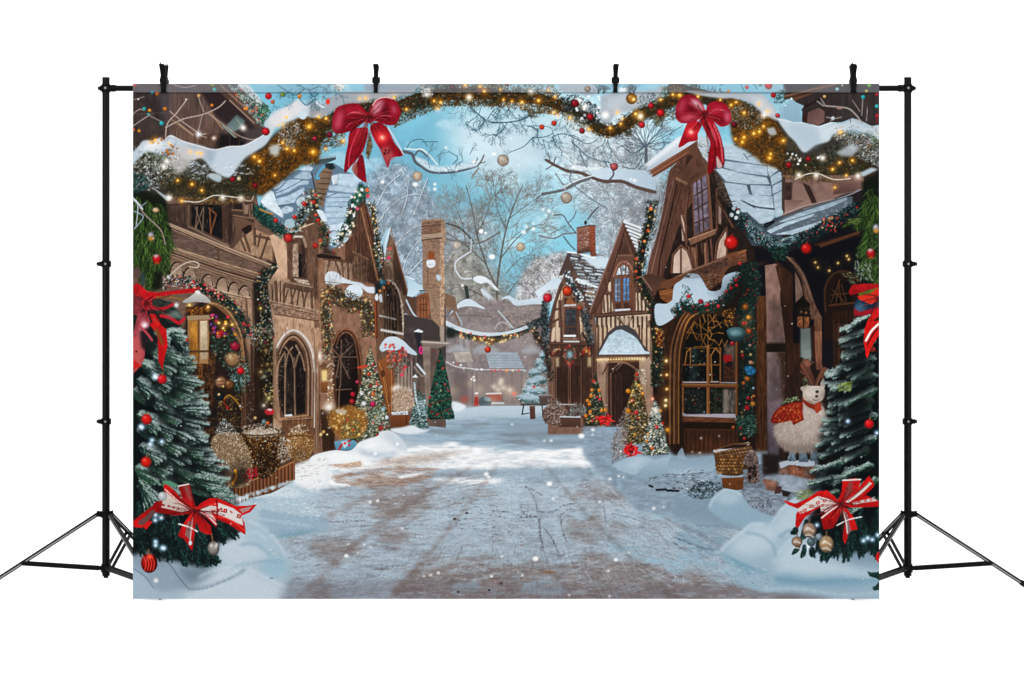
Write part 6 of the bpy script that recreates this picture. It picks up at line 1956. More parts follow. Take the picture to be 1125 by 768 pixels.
def paint_front():
	# snow and wall below the right houses
	use(next(i for i in range(1,len(PARTS)) if PARTS[i][0] == 'printed_street'))
	fill(W('640,468 715,470 740,500 990,490 990,600 700,560 640,500'),'8798a6',soft=2,nz=.04,ns=(6,2))
	part('printed_house','printed dark porch wall behind the white reindeer')
	fill(T('c4','505,560 620,380 680,160 740,160 800,180 860,350 1130,340 1130,740 505,740'),'2a1e19',nz=.1,ns=(2,8))
	fill(T('c4','600,300 690,180 690,380 640,560 590,600'),'2f201a',nz=.1,ns=(2,8))
	fill(T('c4','690,120 735,120 738,180 700,200'),'7d8582',soft=.5)
	fill(T('c4','755,20 795,20 795,225 765,225'),'87604c',g='6b4838',nz=.07,ns=(1.4,10))
	fill(T('c4','505,400 590,380 570,600 560,734 505,734'),'6f6066',g='4a444c',soft=1.2,nz=.05)
	fill(T('c4','800,80 860,60 860,360 800,330'),'14141c',soft=1)
	fill(T('c4','862,-20 1000,-20 1000,320 865,330'),'35231a',nz=.1,ns=(2,10),soft=1)
	stroke(T('c4','885,-20 888,330'),1.6,'523625',sm=False)

	# ---------------- middle distance small trees
	part('printed_christmas_tree','printed tall dark green tree with red dots at the end of the left row')
	cone_tree(484,461,383,31,['12302a','1c4438','0c2320','2a5848','1a3a32','3a6a58'],['4f7a6c','6a9384'],1300,reds=7,lights=3,fr=.12)
	lines('c2','675,430 740,410 800,400/690,500 760,470 800,450',1.0,'6a3a30',a=.6)
	flecks(T('c2','730,187 712,313 715,362 700,130 680,440 720,487 775,462 745,505 790,480'),['8f2a30'],r=(.8,1.5))
	part('printed_fir_tree','printed small frosted fir beside the planter on the left')
	cone_tree(460,471,427,22,['2a4440','3a5a54','1d322f','55766e'],['a8bfc4','d4e0e4'],420,fr=.4,lights=4)
	stroke(T('c2','590,310 600,400 625,500'),2.0,'b9ccd4',a=.7)
	part('printed_fir_tree','printed little frosted fir just left of the tall green tree')
	cone_tree(466,458,432,9,['2a4440','3a5a54','1d322f','55766e'],['a8bfc4','d4e0e4'],200,fr=.4)
	part('printed_christmas_tree','printed bright christmas tree full of white and red baubles by the left arched door')
	cone_tree(407,484,380,46,['3a4a3c','2a382e','55624c','6b6a50','1f2c26'],['d8d2c0','f0ece0','b5a88a','c9bfa0'],1500,reds=16,lights=24,fr=.5,extra=(44,['f4f2ee','dfe4e8','e8d8b8']),tex='2e362c')
	for x,y,r,c in ((335,262,2.4,'c84a30'),(245,375,2.8,'c0203a'),(360,375,2.4,'e0703a'),(357,430,3.0,'d8286a'),(307,428,2.8,'f4f6f8'),(240,415,3,'b82a30'),(270,305,2,'c83a5a'),(405,565,3,'c0262c'),(295,372,2,'eef2f6'),(303,475,2,'d87a30'),(280,600,2,'c03028'),(415,460,2.4,'a9d0e0'),(435,505,2.4,'e8f0f6')):
		ball(340+x/5.119,360+y/5.119,r,c)
	fill(T('c2','270,220 320,210 325,222 280,230'),'b84a34',sm=True)
	scat(T('c2','300,470 420,450 450,560 340,620'),260,['2a4a3c','4a6a54','1c322a','8a9a84','c9cfc4'],L=(.8,2.4),w=(.5,1),aj=90,ids=True)
	part('printed_shrub','printed golden glittering shrub at the foot of the left arched door')
	fill(T('c2','105,490 180,445 250,440 320,500 320,560 270,620 180,620 130,570'),'8a6030',sm=True,soft=1.2)
	scat(T('c2','100,490 180,445 250,440 325,500 325,570 270,630 180,620 120,570'),620,['9c7034','b88c4c','6a4824','8a6230','d0b078','4a3420'],sm=True,L=(.7,1.8),w=(.5,1),aj=90,ids=True)
	scat(T('c2','190,520 290,520 290,630 180,630'),300,['2a4438','4a5f4a','1c2e26','6a7a58','c89a48'],L=(.8,2.4),w=(.5,1),aj=90,ids=True)
	fill(T('c2','140,465 170,455 215,465 200,490 160,485'),'c9c4b8',soft=.8,a=.7)
	for x,y in inside(T('c2','110,480 320,460 320,600 140,600'),26):
		bulb(x,y,.55,'ffb850',a=.5)
	flecks(T('c2','320,605 280,600 245,575 215,520 100,600 80,585 65,600'),['d8343c','c83a30','ffe0a0','ffffff','ffd080'],r=(1,1.8))
	part('printed_gift_bag','printed pale blue gift bag with a red ribbon in the snow by the left door')
	fill(T('c2','140,640 230,625 265,640 268,690 150,690'),'6fa0b4',g='4d8198')
	stroke(T('c2','165,690 185,655 230,635'),2.4,'a8323a')
	fill(T('c2','180,640 215,635 215,665 195,680'),'c9d4da',a=.8)
	stroke(T('c2','230,630 262,625'),1.6,'2a3a2c')
	flecks(T('c2','225,660 200,650'),['c02a34'],r=(1.2,1.8))
	part('printed_fir_tree','printed snow laden fir in a pot by the far right shop')
	for i,(x,y,w) in enumerate(((285,150,14),(270,190,24),(280,225,30),(240,245,34),(265,285,44),(230,300,40),(220,340,46),(250,350,60),(200,385,60),(250,395,80))):
		X,Y = 540+x/5.119,360+y/5.119
		k = w/5.119
		scat([(X-k,Y+2),(X,Y-3.5),(X+k,Y+2),(X+k*.7,Y+6),(X-k*.7,Y+6)],int(60+k*12),['2f4a4a','3f6060','223838','5a7a7a'],L=(1,3),w=(.5,1),aj=60,ids=True)
		fill([(X-k,Y+1.5),(X-k*.5,Y-2.5),(X,Y-4),(X+k*.5,Y-2.5),(X+k,Y+1),(X+k*.4,Y+2),(X-k*.4,Y+2.4)],'b0c4d0',sm=True,a=.85,soft=.4)
	scat(T('c3','280,130 320,330 330,420 150,420 200,280'),260,['b9ccd6','8da8b2','3f5c5e','d3e0e6','4a6a6a'],L=(1,3),w=(.5,1.1),ang=10,aj=50,ids=True,a=(.4,.9))
	flecks(T('c3','238,333'),['d8303a'],r=(1.7,1.9))
	part('printed_planter','printed square wooden tree planter on the far right')
	fill(T('c3','213,440 245,440 247,512 217,515'),'6a4a40',g='57392f',nz=.06)
	fill(T('c3','265,380 335,378 330,430 275,440'),'544540',a=.9)
	stroke(T('c3','262,382 338,380'),1.2,'8d8280',sm=False)
	part('printed_bench','printed dark bench end beside the far right fir')
	stroke(T('c3','165,432 300,432'),1.6,'3e4448',sm=False)
	stroke(T('c3','180,435 172,487'),1.6,'33383c',sm=False)
	stroke(T('c3','172,487 210,480'),1.2,'33383c',sm=False)
	stroke(T('c3','285,440 288,500'),1.4,'4a4644',sm=False)
	part('printed_planter','printed round wicker planter with frosty plants by the far right shop')
	fill(T('c3','292,460 335,435 400,440 440,490 430,545 330,545 292,520'),'5d4a44',nz=.2,ns=(1.4,1.4),sm=True)
	scat(T('c3','290,450 420,430 420,545 300,540'),300,['8a7468','453530','a89488','6a544a','c9bcb4'],L=(.8,2),w=(.4,.9),aj=90,ids=True)
	scat(T('c3','320,400 380,400 400,450 310,450'),110,['9a948e','6a645e','c9cacb','4a463f'],L=(1,3),w=(.35,.7),ang=90,aj=40,ids=True)
	part('printed_planter','printed low wooden box of grey shrubs by the far right shop')
	fill(T('c3','385,505 500,500 515,510 515,550 395,555'),'5f463c',g='4c362e')
	stroke(T('c3','385,500 500,502'),1.4,'c0c8ce',sm=False)
	fill(T('c3','500,500 515,508 515,550 500,553'),'7a5c4e')
	scat(T('c3','430,500 450,430 500,420 540,460 540,500'),240,['8d9494','b9c0c2','59605e','3a403e','6d7472'],L=(1,3),w=(.4,.8),ang=90,aj=60,ids=True)
	stroke(T('c3','375,430 460,432'),1,'b9b4b0',sm=False)
	part('printed_christmas_tree','printed dark christmas tree with orange lights left of the porch door')
	cone_tree(654,468,408,24,['2a3428','1c261e','3f4634','4a4630'],['8d9088','b8b4a4'],620,reds=8,lights=18,fr=.12,lcol='ff9a30',tex='1e241d')
	for x,y in ((540,410),(565,350),(560,385),(550,430),(555,472),(620,465),(605,352),(640,462),(530,495)):
		q = T('c3','%d,%d' % (x,y))[0]
		ball(q[0],q[1],1.9,'e08a28',dark=.7)
	flecks(T('c3','575,300'),['c83030'],r=(2,2.2))
	part('printed_poinsettia','printed red poinsettia beside the porch door tree')
	for k in range(26):
		a = rnd.uniform(0,6.28)
		x,y = 540+640/5.119+rnd.uniform(-6,6),360+520/5.119+rnd.uniform(-4,4)
		L = rnd.uniform(3,6)
		seg(x,y,x+L*math.cos(a),y+L*math.sin(a)*.8,2.6,.8,hexc(rnd.choice(['b01a20','d02a2c','8c1218','e0403c'])),.95,0,True)
	part('printed_christmas_tree','printed golden lit christmas tree in front of the striped house')
	cone_tree(699,488,404,34,['3a3420','5a4a28','26241a','7a5c2c','4a4a34'],['c9a870','a3a096','e0d8c8'],1300,reds=6,lights=20,fr=.2,lcol='ffa838',tex='2c2618')
	scat(T('c3','690,620 720,500 770,420 780,520 760,640 730,720 690,710'),520,['8d8480','5f5652','b9b2ae','403a38','a39a94'],L=(1,3.2),w=(.35,.8),ang=80,aj=70,ids=True)
	scat(T('c3','820,240 860,235 870,330 830,300'),90,['d8d0c0','9a9284','f0e8d8','4a4434'],L=(.8,2.2),w=(.4,.9),aj=90)
	for x,y,r,c in ((768,356,2.6,'e09028'),(813,477,2.4,'d02a34'),(768,468,2.8,'d88a28'),(850,370,2,'e8a040'),(790,410,2,'d86a30'),(817,262,2,'c83a34'),(830,325,1.8,'e0a850'),(805,600,1.6,'d8a040'),(790,560,1.4,'e0b060')):
		ball(540+x/5.119,360+y/5.119,r,c,dark=.6)
	part('printed_shrub','printed grey frosted twiggy shrub beside the golden lit tree')
	scat(T('c3','665,660 690,590 730,560 770,600 760,700 740,760 680,765'),480,['8d8480','5f5652','b9b2ae','403a38','6a5c54'],L=(1,3),w=(.35,.8),aj=90,ids=True)
	part('printed_christmas_tree','printed frosty christmas tree with white lights beside the bay window')
	cone_tree(719.5,500,437,30,['26302a','3a463c','1a221e','59645a'],['c9cdc8','eceee8','a3a89e'],1000,reds=4,lights=12,fr=.42,extra=(26,['f4f2ea','e8dcc0']),lcol='ffd890',tex='222a25')
	for x,y,r,c in ((930,560,1.8,'d8404a'),(903,678,2.2,'c8703a'),(873,637,1.8,'d89048'),(880,600,1.8,'e0b070'),(950,468,1.6,'d8842c'),(990,575,2.2,'e89a28')):
		ball(540+x/5.119,360+y/5.119,r,c,dark=.6)
	glow(720.5,451,3,'fff4e0',.8)
	part('printed_poinsettia','printed big red poinsettia at the foot of the golden lit tree')
	for k in range(36):
		a = rnd.uniform(0,6.28)
		x,y = 540+785/5.119+rnd.uniform(-7,7),360+690/5.119+rnd.uniform(-6,6)
		L = rnd.uniform(3,7)
		seg(x,y,x+L*math.cos(a),y+L*math.sin(a)*.8,2.8,.8,hexc(rnd.choice(['b01a20','d02a2c','8c1218','e0403c','c82024'])),.95,0,True)
	flecks(inside(T('c3','760,660 800,660 800,720 760,720'),10),['6a1014'],r=(.8,1.4))

	# ---------------- snow on both sides
	part('printed_snowdrift','printed bright snow bank under the bright left christmas tree')
	fill(T('c2','20,720 130,690 230,690 290,640 380,610 400,585 450,580 500,610 550,690 480,720 350,730 220,760 60,768 0,768'),'cfd5da',sm=True,g='e8eaec')
	fill(T('c2','265,660 330,625 390,615 430,650 500,690 480,715 390,725 320,720'),'dfe5ea',sm=True,soft=.8)
	fill(T('c2','270,680 340,700 440,705 500,690 480,718 380,728 300,715'),'a3b1bd',soft=2,a=.8)
	fill(T('c2','420,600 470,590 520,630 550,690 500,680 450,640'),'c3cdd6',soft=1,sm=True)
	fill(T('c2','300,655 350,640 400,650 380,670 320,675'),'f0f3f5',soft=1.5,a=.9)
	fill(T('c2','20,735 150,700 260,710 330,735 200,758 60,765'),'eef1f3',soft=1.5)
	flecks(T('c2','370,708 495,655'),['ffffff'],r=(1.4,2.2))
	part('printed_snowdrift','printed snow banked under the left planter and small firs')
	fill(T('c2','455,570 520,560 580,548 640,575 680,570 640,590 560,600 480,590'),'d3dce3',sm=True,soft=.5)
	fill(T('c2','800,420 830,418 880,440 860,465 810,470'),'d8e0e7',sm=True,soft=.5)
	part('printed_snowdrift','printed blue snow banks below the right house steps')
	fill(T('c3','700,768 760,740 850,715 930,740 1000,715 1075,740 1075,800 700,800'),'8fa5b3',soft=1)
	bank = T('d4','-160,60 -60,20 0,25 100,30 215,25 215,70 100,75 0,95 -80,110')
	fill(bank,'8ba0ae',soft=1,sm=True)
	fill(T('d3','640,50 700,20 760,5 850,20 830,80 770,105 700,90'),'9cb1bf',sm=True,soft=.8)
	fill(T('d3','760,105 830,40 920,10 1010,20 1060,60 1040,80 930,95 840,120 790,130'),'9fb4c2',sm=True,soft=.6,g='8397a5')
	fill(T('d3','700,60 760,15 830,15 760,70'),'b5c6d1',soft=2,a=.6)
	fill(T('c4','-20,700 40,690 90,710 140,700 215,690 230,760 100,780 -20,780'),'8296a6',g='9bb0be',sm=True)
	fill(T('c4','20,690 45,645 60,690 75,715'),'93a7b6',sm=True,a=.8)
	part('printed_stones','printed dark stones and leaves showing through snow by the right steps')
	scat(T('d3','830,120 930,90 1050,80 1120,90 1120,190 960,195 850,170'),80,['4d3b35','5d4840','2e2624','7d8790'],L=(1.2,3.6),w=(.6,1.3),ang=-8,aj=20,ids=True)
	scat(T('d4','0,75 210,70 230,120 60,190 0,180'),130,['3d332f','55463f','97a5b0','8595a1','a9b8c2','b5c2cc'],L=(1.2,3.6),w=(.6,1.3),ang=0,aj=20,ids=True)
	for s in ('870,185 920,180/925,185 985,188/835,160 845,165'):
		pass
	lines('d3','870,183 920,180/925,186 985,188/832,160 848,166',2.4,'1c1a1c')
	fill(T('d4','0,230 200,225 420,330 470,340 400,400 200,390 0,330'),'7f93a2',soft=3,a=.8,ids=False)
	part('printed_shrub','printed low dark evergreen twigs in the snow below the wicker basket')
	scat(T('d4','75,200 140,140 250,150 260,190 180,230 100,225'),360,['141d20','223033','0d1416','2d3d40','4f6064'],sm=True,L=(1.2,3.5),w=(.5,1),aj=90,ids=True)
	# steps and stones right of basket
	part('printed_steps','printed snowy stone steps under the white reindeer')
	fill(T('d4','360,60 560,30 760,20 780,150 700,230 560,320 420,320 360,200'),'6c747e',nz=.08,ns=(4,2))
	fill(T('d4','465,-10 555,0 555,95 470,105'),'241c1a',soft=1.5)
	fill(T('d4','380,170 620,180 560,310 420,310 360,240'),'7e8894',nz=.08,ns=(5,2))
	fill(T('d4','555,35 640,25 745,45 750,130 690,135 560,105'),'6a5348',nz=.12,ns=(3,2))
	fill(T('d4','555,40 600,28 740,30 745,55 700,60 640,55 610,50 565,70'),'a3acb6')
	for s in ('600,55 645,50 640,120 605,115','650,55 690,60 685,130 645,125','705,110 740,110 745,145 710,140'):
		fill(T('d4',s),'7d5340',nz=.15)
	fill(T('d4','465,125 550,125 540,195 490,180'),'7a5a4c',nz=.1)
	fill(T('d4','460,118 600,100 730,130 770,160 650,195 560,190 555,140'),'8e98a3',nz=.06,soft=.6)
	fill(T('d4','540,160 570,165 565,200 530,205'),'4d3630')
	fill(T('d4','565,180 620,195 600,220 575,215'),'2b2422')
	scat(T('d4','370,230 500,225 545,270 520,320 440,290 375,275'),90,['241e20','3f3a3e','8d98a3','9fabb5'],L=(1,2.6),w=(.6,1.2),aj=40,ids=True)
	part('printed_snowdrift','printed smooth rounded snow mound below the wicker basket')
	fill(T('d4','185,270 210,220 260,180 320,180 360,210 420,280 540,320 560,290 600,245 650,220 660,330 500,400 300,360 200,300'),'93a9b7',sm=True,g='86a0b0',soft=.6)
	fill(T('d4','215,235 265,190 320,190 350,240 280,260'),'a9bcc8',soft=2.5,a=.8)
	part('printed_snowdrift','printed large smooth snow mounds filling the lower right corner')
	fill(T('d4','250,500 300,450 360,400 410,360 480,360 520,350 560,290 610,250 660,230 720,320 860,420 1000,480 1110,470 1110,760 900,768 640,720 480,720 380,690 300,600'),'9db1be',sm=True,g='93aab9',soft=1.5)
	fill(T('d4','300,470 370,400 420,370 500,370 560,380 520,500 420,530 320,520'),'b9c9d3',soft=5,a=.8)
	fill(T('d4','560,310 620,260 660,250 660,400 560,420 530,380'),'b3c4cf',soft=4,a=.8)
	fill(T('d4','530,560 560,500 620,440 720,440 820,540 960,560 1110,600 1110,690 900,640 680,640 560,640'),'b5c6d1',soft=5,a=.85)
	fill(T('d4','520,640 600,620 720,650 860,640 1000,650 1110,640 1110,690 900,690 700,690 560,690'),'7396a8',soft=4,a=.75)
	fill(T('d4','440,700 600,690 900,720 1110,700 1110,768 700,768'),'97acba',soft=4,a=.8)
	fill(T('d4','260,530 340,560 420,600 400,620 320,580'),'6f98a6',soft=2.5,a=.7)
	fill(T('d4','900,520 1000,480 1110,490 1110,620 960,600'),'8499a7',soft=5,a=.6)
	fill(T('d4','700,430 860,470 1000,480 1110,470 1110,560 900,570 760,520'),'6f8391',soft=6,a=.5)
	dabs(inside(T('d4','250,520 420,590 520,600 500,700 380,680'),120),['6e8ea0','bccad3','5d7c8a','c9d5dc'],L=(.8,2.4),w=(.5,1),ang=10,aj=30,a=(.3,.7))
	fill(T('d4','600,730 760,745 900,768 500,768'),'6b5d61',soft=3,a=.6,ids=False)
	use(0)
	for q,c,w in (('250,500 300,455 360,405 410,365 475,362','c9d8e0',2.2),('520,355 560,292 610,252 650,235','c9d8e0',2),('525,560 560,505 620,445 690,440','bccdd7',2.4),('190,272 212,225 262,184 318,184 355,212','c3d2db',2),('380,410 450,420 520,470 540,540','7d98a8',3),
					('560,430 600,400 640,395','7d98a8',3),('250,520 330,560 420,600 480,620','6b93a3',2.4),('540,650 700,670 860,660 1080,660','6b8fa2',3),('470,710 640,700 900,735 1100,720','b3c6d1',3)):
		stroke(T('d4',q),w,c,a=.3,soft=3.5,ids=False)
	part('printed_snowdrift','printed snow heaped along the left kerb of the street')
	fill(T('d1','560,260 620,230 680,205 800,170 890,110 960,60 1010,20 1060,20 1060,140 1008,200 900,220 1008,290 1060,320 900,360 760,430 640,360'),'c2ced6',g='9db2bf',soft=1.2)
	fill(T('d1','860,60 960,20 1060,0 1060,160 960,180 880,150'),'e9ebec',soft=2)
	fill(T('d1','640,220 760,180 880,170 1000,210 860,290 720,300 620,270'),'a9bcc8',soft=3)
	fill(T('d1','650,210 760,175 880,180 960,200 860,230 740,230'),'c9d5dc',soft=2.5,a=.8)
	fill(T('d1','700,290 860,320 1060,340 1060,400 880,420 760,430 680,380'),'94aab9',soft=3)
	fill(T('d1','775,425 900,405 1008,395 960,410 800,438'),'6c93a2',soft=1,a=.8)
	scat(T('d1','620,210 900,120 1050,120 1050,330 700,300'),300,['e6ebee','8ba0ae','c5d0d8','7f97a6','f2f4f5'],L=(1,3.4),w=(.5,1.2),ang=-10,aj=40,a=(.25,.7))
	scat(T('d1','880,50 1050,10 1050,100 900,120'),90,['a89a90','ffffff','c9c3bc','8f8378'],L=(1,4),w=(.5,1.2),ang=-5,aj=15,a=(.3,.8))
	for k in range(16):
		q = (rnd.uniform(262,300),0)
		y = 545-(q[0]-262)*.45+rnd.uniform(-2,5)
		ell(q[0],y,rnd.uniform(1.5,3),rnd.uniform(1,2),rnd.choice(['dfe6ea','b3c3cd','c9d4db']),soft=.5,a=.8)
	part('printed_snowdrift','printed smooth snow mounds under the left fir in the lower corner')
	fill(T('d1','-20,500 100,510 200,540 320,560 480,470 560,430 640,330 720,380 800,470 840,530 860,600 840,680 700,768 -20,780'),'a9b9c4',sm=True,g='a0b1bd',soft=4)
	dabs(inside(T('d1','640,420 860,480 900,620 840,768 600,768 700,560'),150),['b9c8d2','8ba0ae','c9d5dc','7d93a2'],L=(.8,2.6),w=(.4,1),ang=20,aj=40,a=(.2,.6))
	fill(T('d1','490,440 600,420 680,400 740,450 800,520 700,560 560,590 470,560'),'bac8d2',soft=5,a=.85)
	fill(T('d1','600,430 640,350 720,390 830,520 780,540 680,470'),'9fb6c4',soft=4,a=.8)
	fill(T('d1','720,540 820,540 860,600 780,660 700,640'),'93b3c4',soft=4,a=.8)
	fill(T('d1','380,640 480,600 620,590 720,640 820,690 800,768 300,768 320,690'),'c0ccd5',soft=5,a=.85)
	fill(T('d1','30,540 150,545 230,570 270,640 320,700 180,720 30,640'),'8b9ba9',soft=3,a=.9)
	fill(T('d1','240,570 400,590 480,560 420,650 330,705 280,640'),'64737f',soft=5,a=.75)
	stroke(T('d1','150,540 220,570 270,640 325,705'),1.2,'5d6b77',a=.7,soft=.6)
	fill(T('d1','20,590 90,630 140,700 150,768 20,768'),'9fb0bd',soft=2)
	stroke(T('d1','20,590 90,635 140,700'),1.2,'6a7884',a=.7,soft=.5)
	stroke(T('d1','320,705 420,700 560,640'),1.4,'7d8c98',a=.5,soft=1)
	ell(140+760/4.8,500+648/4.8,2.4,1,'5d7684',a=.7)
	glow(140+152/4.8,500+660/4.8,1.6,'fff0e4',.9)

	use(0)
	for q,c,w in (('640,345 720,385 800,470 835,530','c5d6df',2.4),('500,440 600,425 680,405 735,450','bccdd7',2.4),('380,640 480,600 620,592 720,640 820,690','cbd7df',2.6),('600,470 680,470 760,530','7f9cad',3.5),('560,590 700,560 820,560','7f9fb2',3),('330,705 420,690 560,640 620,600','718493',3),
					('660,210 760,178 880,182','dfe6ea',2),('700,290 860,318 1050,338','7f98a8',2.4),('640,240 760,230 900,235','8aa2b1',2.4),('680,330 800,350 960,370','c3d2db',2.2),('740,410 860,400 1000,392','7795a6',1.6)):
		stroke(T('d1',q),w,c,a=.3,soft=3.5,ids=False)
	dabs(inside(T('d1','640,230 1000,180 1000,400 800,560 700,420'),160),['c9d6de','7f97a6','dbe4e9','8fa5b3'],L=(1,3),w=(.4,1),ang=5,aj=30,a=(.2,.55))
	# ---------------- baskets by the left fir
	part('printed_fence','printed low wooden paling edging round the left baskets')
	fill(T('d1','550,170 640,140 740,100 800,70 885,30 885,130 800,180 760,200 650,225 590,215'),'7a5138',g='5c3a26')
	for x in range(565,885,19):
		y = 170-(x-550)*.41
		stroke(T('d1','%d,%f %d,%f' % (x,y+4,x+1,y+100)),.9,'3d2517',sm=False)
		stroke(T('d1','%d,%f %d,%f' % (x+8,y+2,x+9,y+96)),1.2,'a06f4c',sm=False,a=.5)
	stroke(T('d1','550,170 640,140 740,100 885,30'),1.2,'a9784f',sm=False)
	use(0)
	for k in range(46):
		u = rnd.random()
		x,y = 140+(580+310*u)/4.8,500+(232-100*u+rnd.uniform(-8,8))/4.8
		ell(x,y,rnd.uniform(1.2,2.6),rnd.uniform(.8,1.5),rnd.choice(['c3d0d8','b3c3cd','d5dee3','9fb3c0']),soft=.5,a=.9)
	for t,s,cols,n,lab in (('c1','470,690 480,620 530,590 620,590 690,640 715,720 700,860 640,900 520,880 480,800',['b9a488','8f785e','dccdb8','a98d6c','75604a','c9b498','5c4836'],1900,'printed round glittering white lit bush in front of the doorway'),
							   ('c1','640,590 700,570 800,560 880,590 890,680 860,780 790,840 720,830 690,700',['6a4420','8a5c2a','3a2412','b08040','2c1a0c','c9a468','4a2e16'],1900,'printed golden wicker tub with frosted top among the left baskets'),
							   ('c1','900,600 960,580 1040,610 1045,680 1010,740 940,745 905,700',['9c7444','c0a074','6a4a2a','d8c4a0','7a5630'],900,'printed small wicker basket under the gothic window')):
		part('printed_basket',lab)
		p = T(t,s)
		fill(p,cols[4],sm=True)
		scat(p,n,cols,sm=True,L=(.6,1.6),w=(.4,.8),aj=90,ids=True,a=(.4,.95))
		flecks(inside(spline(p,6,True),n//14),['fff2dc','ffe4b8','ffffff'],r=(.25,.6),a=(.4,.95))
		c0 = np.array(p).mean(0)
		shade([(x+(c0[0]-x)*.25,y) for x,y in p if y > c0[1]-2],.72,4,False)
	fill(T('c1','640,590 700,575 800,570 880,600 800,610 700,615'),'c3b8aa',a=.8,soft=1)
	scat(T('c1','640,560 720,540 830,540 880,590 760,610 660,600'),260,['e9e2d8','c0b4a4','8d7f70','f5f0ea','6a5c4c'],L=(.8,2.6),w=(.4,.8),aj=90,ids=True)
	stroke(T('c1','635,600 760,605 890,590'),1.6,'4a3624',a=.8)
	scat(T('c1','860,600 930,640 920,740 860,768 840,700'),220,['e3dcd2','b8a894','f3eee8','927c62'],L=(.8,2.2),w=(.4,.8),aj=90)
	scat(T('c1','915,570 1000,530 1020,580 940,605'),130,['e9e2d8','c9bba8','a8906c','7a6448'],L=(.8,2.4),w=(.4,.9),aj=90,ids=True)
	stroke(T('c1','900,612 970,605 1045,615'),1.4,'5c4228')
	stroke(T('c1','910,690 980,680 1040,690'),.9,'6a4a2a',a=.7)
	scat(T('c1','490,590 540,500 600,560 630,600 560,610'),160,['c9d0d0','8d9a94','4a6054','e8ecec','b0a090'],L=(.8,2.4),w=(.4,.9),aj=90)
	ball(140+770/5.119,360+530/5.119,3,'6a8a90')
	ball(140+790/5.119,360+537/5.119,2.2,'d8662c')
	ball(140+720/5.119,360+508/5.119,1.8,'e0b880')
	fill(T('c1','775,465 800,455 825,465 822,485 795,490 778,482'),'b02a34',sm=True)
	fill(T('c1','785,460 800,455 815,460 805,468'),'e8d0d4',sm=True,a=.8)
	part('printed_poinsettia','printed red leaves tucked among the left baskets')
	scat(T('d1','450,25 490,15 500,60 470,75 450,50'),60,['7a1626','a82030','4a0d18','c43040'],L=(1.2,3),w=(.8,1.6),aj=90,ids=True)
	scat(T('d1','610,110 660,60 690,70 690,110 630,140'),70,['8a1426','b01c30','5a0d1a','c43040'],L=(1.2,3.4),w=(.8,1.6),aj=90,ids=True)
	scat(T('d1','470,160 500,150 510,175 480,185'),20,['8a1426','c02030'],L=(1,2.4),w=(.8,1.4),aj=90)
	stroke(T('d1','570,80 575,110 558,150'),2.6,'d89a28')
	fill(T('d1','550,100 620,60 640,140 560,170'),'1a120d',soft=1.4,a=.6,ids=False)

	# ---------------- reindeer and basket on the right
	part('printed_basket','printed tall wicker basket with a snowy rim by the bay window')
	fill(T('c4','215,665 240,645 400,620 420,640 425,700 400,760 230,760 220,700'),'4f3826',g='3d2817')
	for i in range(5):
		for j in range(12):
			x,y = 228+j*17+(i % 2)*8,672+i*17-j*2.6
			q = T('c4','%f,%f' % (x,y))[0]
			ell(q[0],q[1],1.7,1.2,rnd.choice(['6f5238','84664a','5c4228']),rot=.4)
			ell(q[0]-.3,q[1]-.4,.8,.5,'a88c68',a=.35)
	stroke(T('c4','220,662 300,645 400,622'),3.2,'b9b4b4')
	stroke(T('c4','222,655 330,625 410,622'),1.4,'6a4a30')
	fill(T('c4','240,650 320,628 400,625 380,640 280,652'),'2a1c14')
	fill(T('d4','215,0 370,0 368,60 360,110 340,110 260,105 225,80'),'5c3d22',g='4a2f18')
	for i in range(6):
		for j in range(9):
			q = T('d4','%f,%f' % (226+j*16+(i % 2)*8,6+i*17))[0]
			ell(q[0],q[1],1.6,1.3,rnd.choice(['7a5632','8f6c44','5f4226','4a321c']),rot=.4)
			ell(q[0]-.3,q[1]-.4,.7,.5,'b8966a',a=.5)
	stroke(T('d4','240,108 300,120 360,108'),2.0,'93a0ab')
	fill(T('d4','250,120 370,115 365,180 330,185 260,172'),'6e4526',g='58351c',nz=.06)
	part('printed_figure','printed pale lacy ornament leaning against the wicker basket')
	fill(T('c4','380,700 395,665 420,655 450,690 450,734 375,734'),'6a5c58',nz=.2,ns=(1.4,1.4),sm=True)
	fill(T('d4','375,0 440,0 450,60 450,140 440,150 400,150 380,130 395,60'),'5d4f4c',nz=.2,ns=(1.4,1.4))
	for x,y,r in ((405,75,2.6),(425,100,2.8),(400,118,2.2),(425,65,2)):
		q = T('d4','%d,%d' % (x,y))[0]
		ell(q[0],q[1],r,r*1.4,'231a19')
	scat(T('d4','375,0 445,0 450,150 385,150'),60,['9a8c88','40352f','7d6f6b'],L=(.8,2),w=(.4,.8),aj=90)
	part('printed_reindeer','printed fluffy white toy reindeer with brown antlers and a red satchel')
	TILES['g1'] = (835,380,5.49)
	body = T('g1','262,320 300,335 350,340 372,360 392,400 412,470 410,540 385,590 330,630 240,640 160,630 110,580 85,520 100,470 170,440 240,430 255,380')
	for s in ('185,630 212,630 215,695 172,695 165,680','235,630 275,630 290,700 232,700','300,625 345,620 348,690 305,695'):
		fill(T('g1',s),'6d7b88',g='46525e')
		scat(T('g1',s),24,['8797a3','3a454f','a5b2bc'],L=(2,5),w=(.4,.9),ang=80,aj=15,a=(.3,.7))
	fill(body,'95887f',sm=True,soft=1.2)
	fill(T('g1','262,330 360,345 395,440 390,540 250,560 240,440'),'a89b93',soft=3)
	fill(T('g1','100,500 240,480 240,600 150,620'),'a09288',soft=3,a=.8)
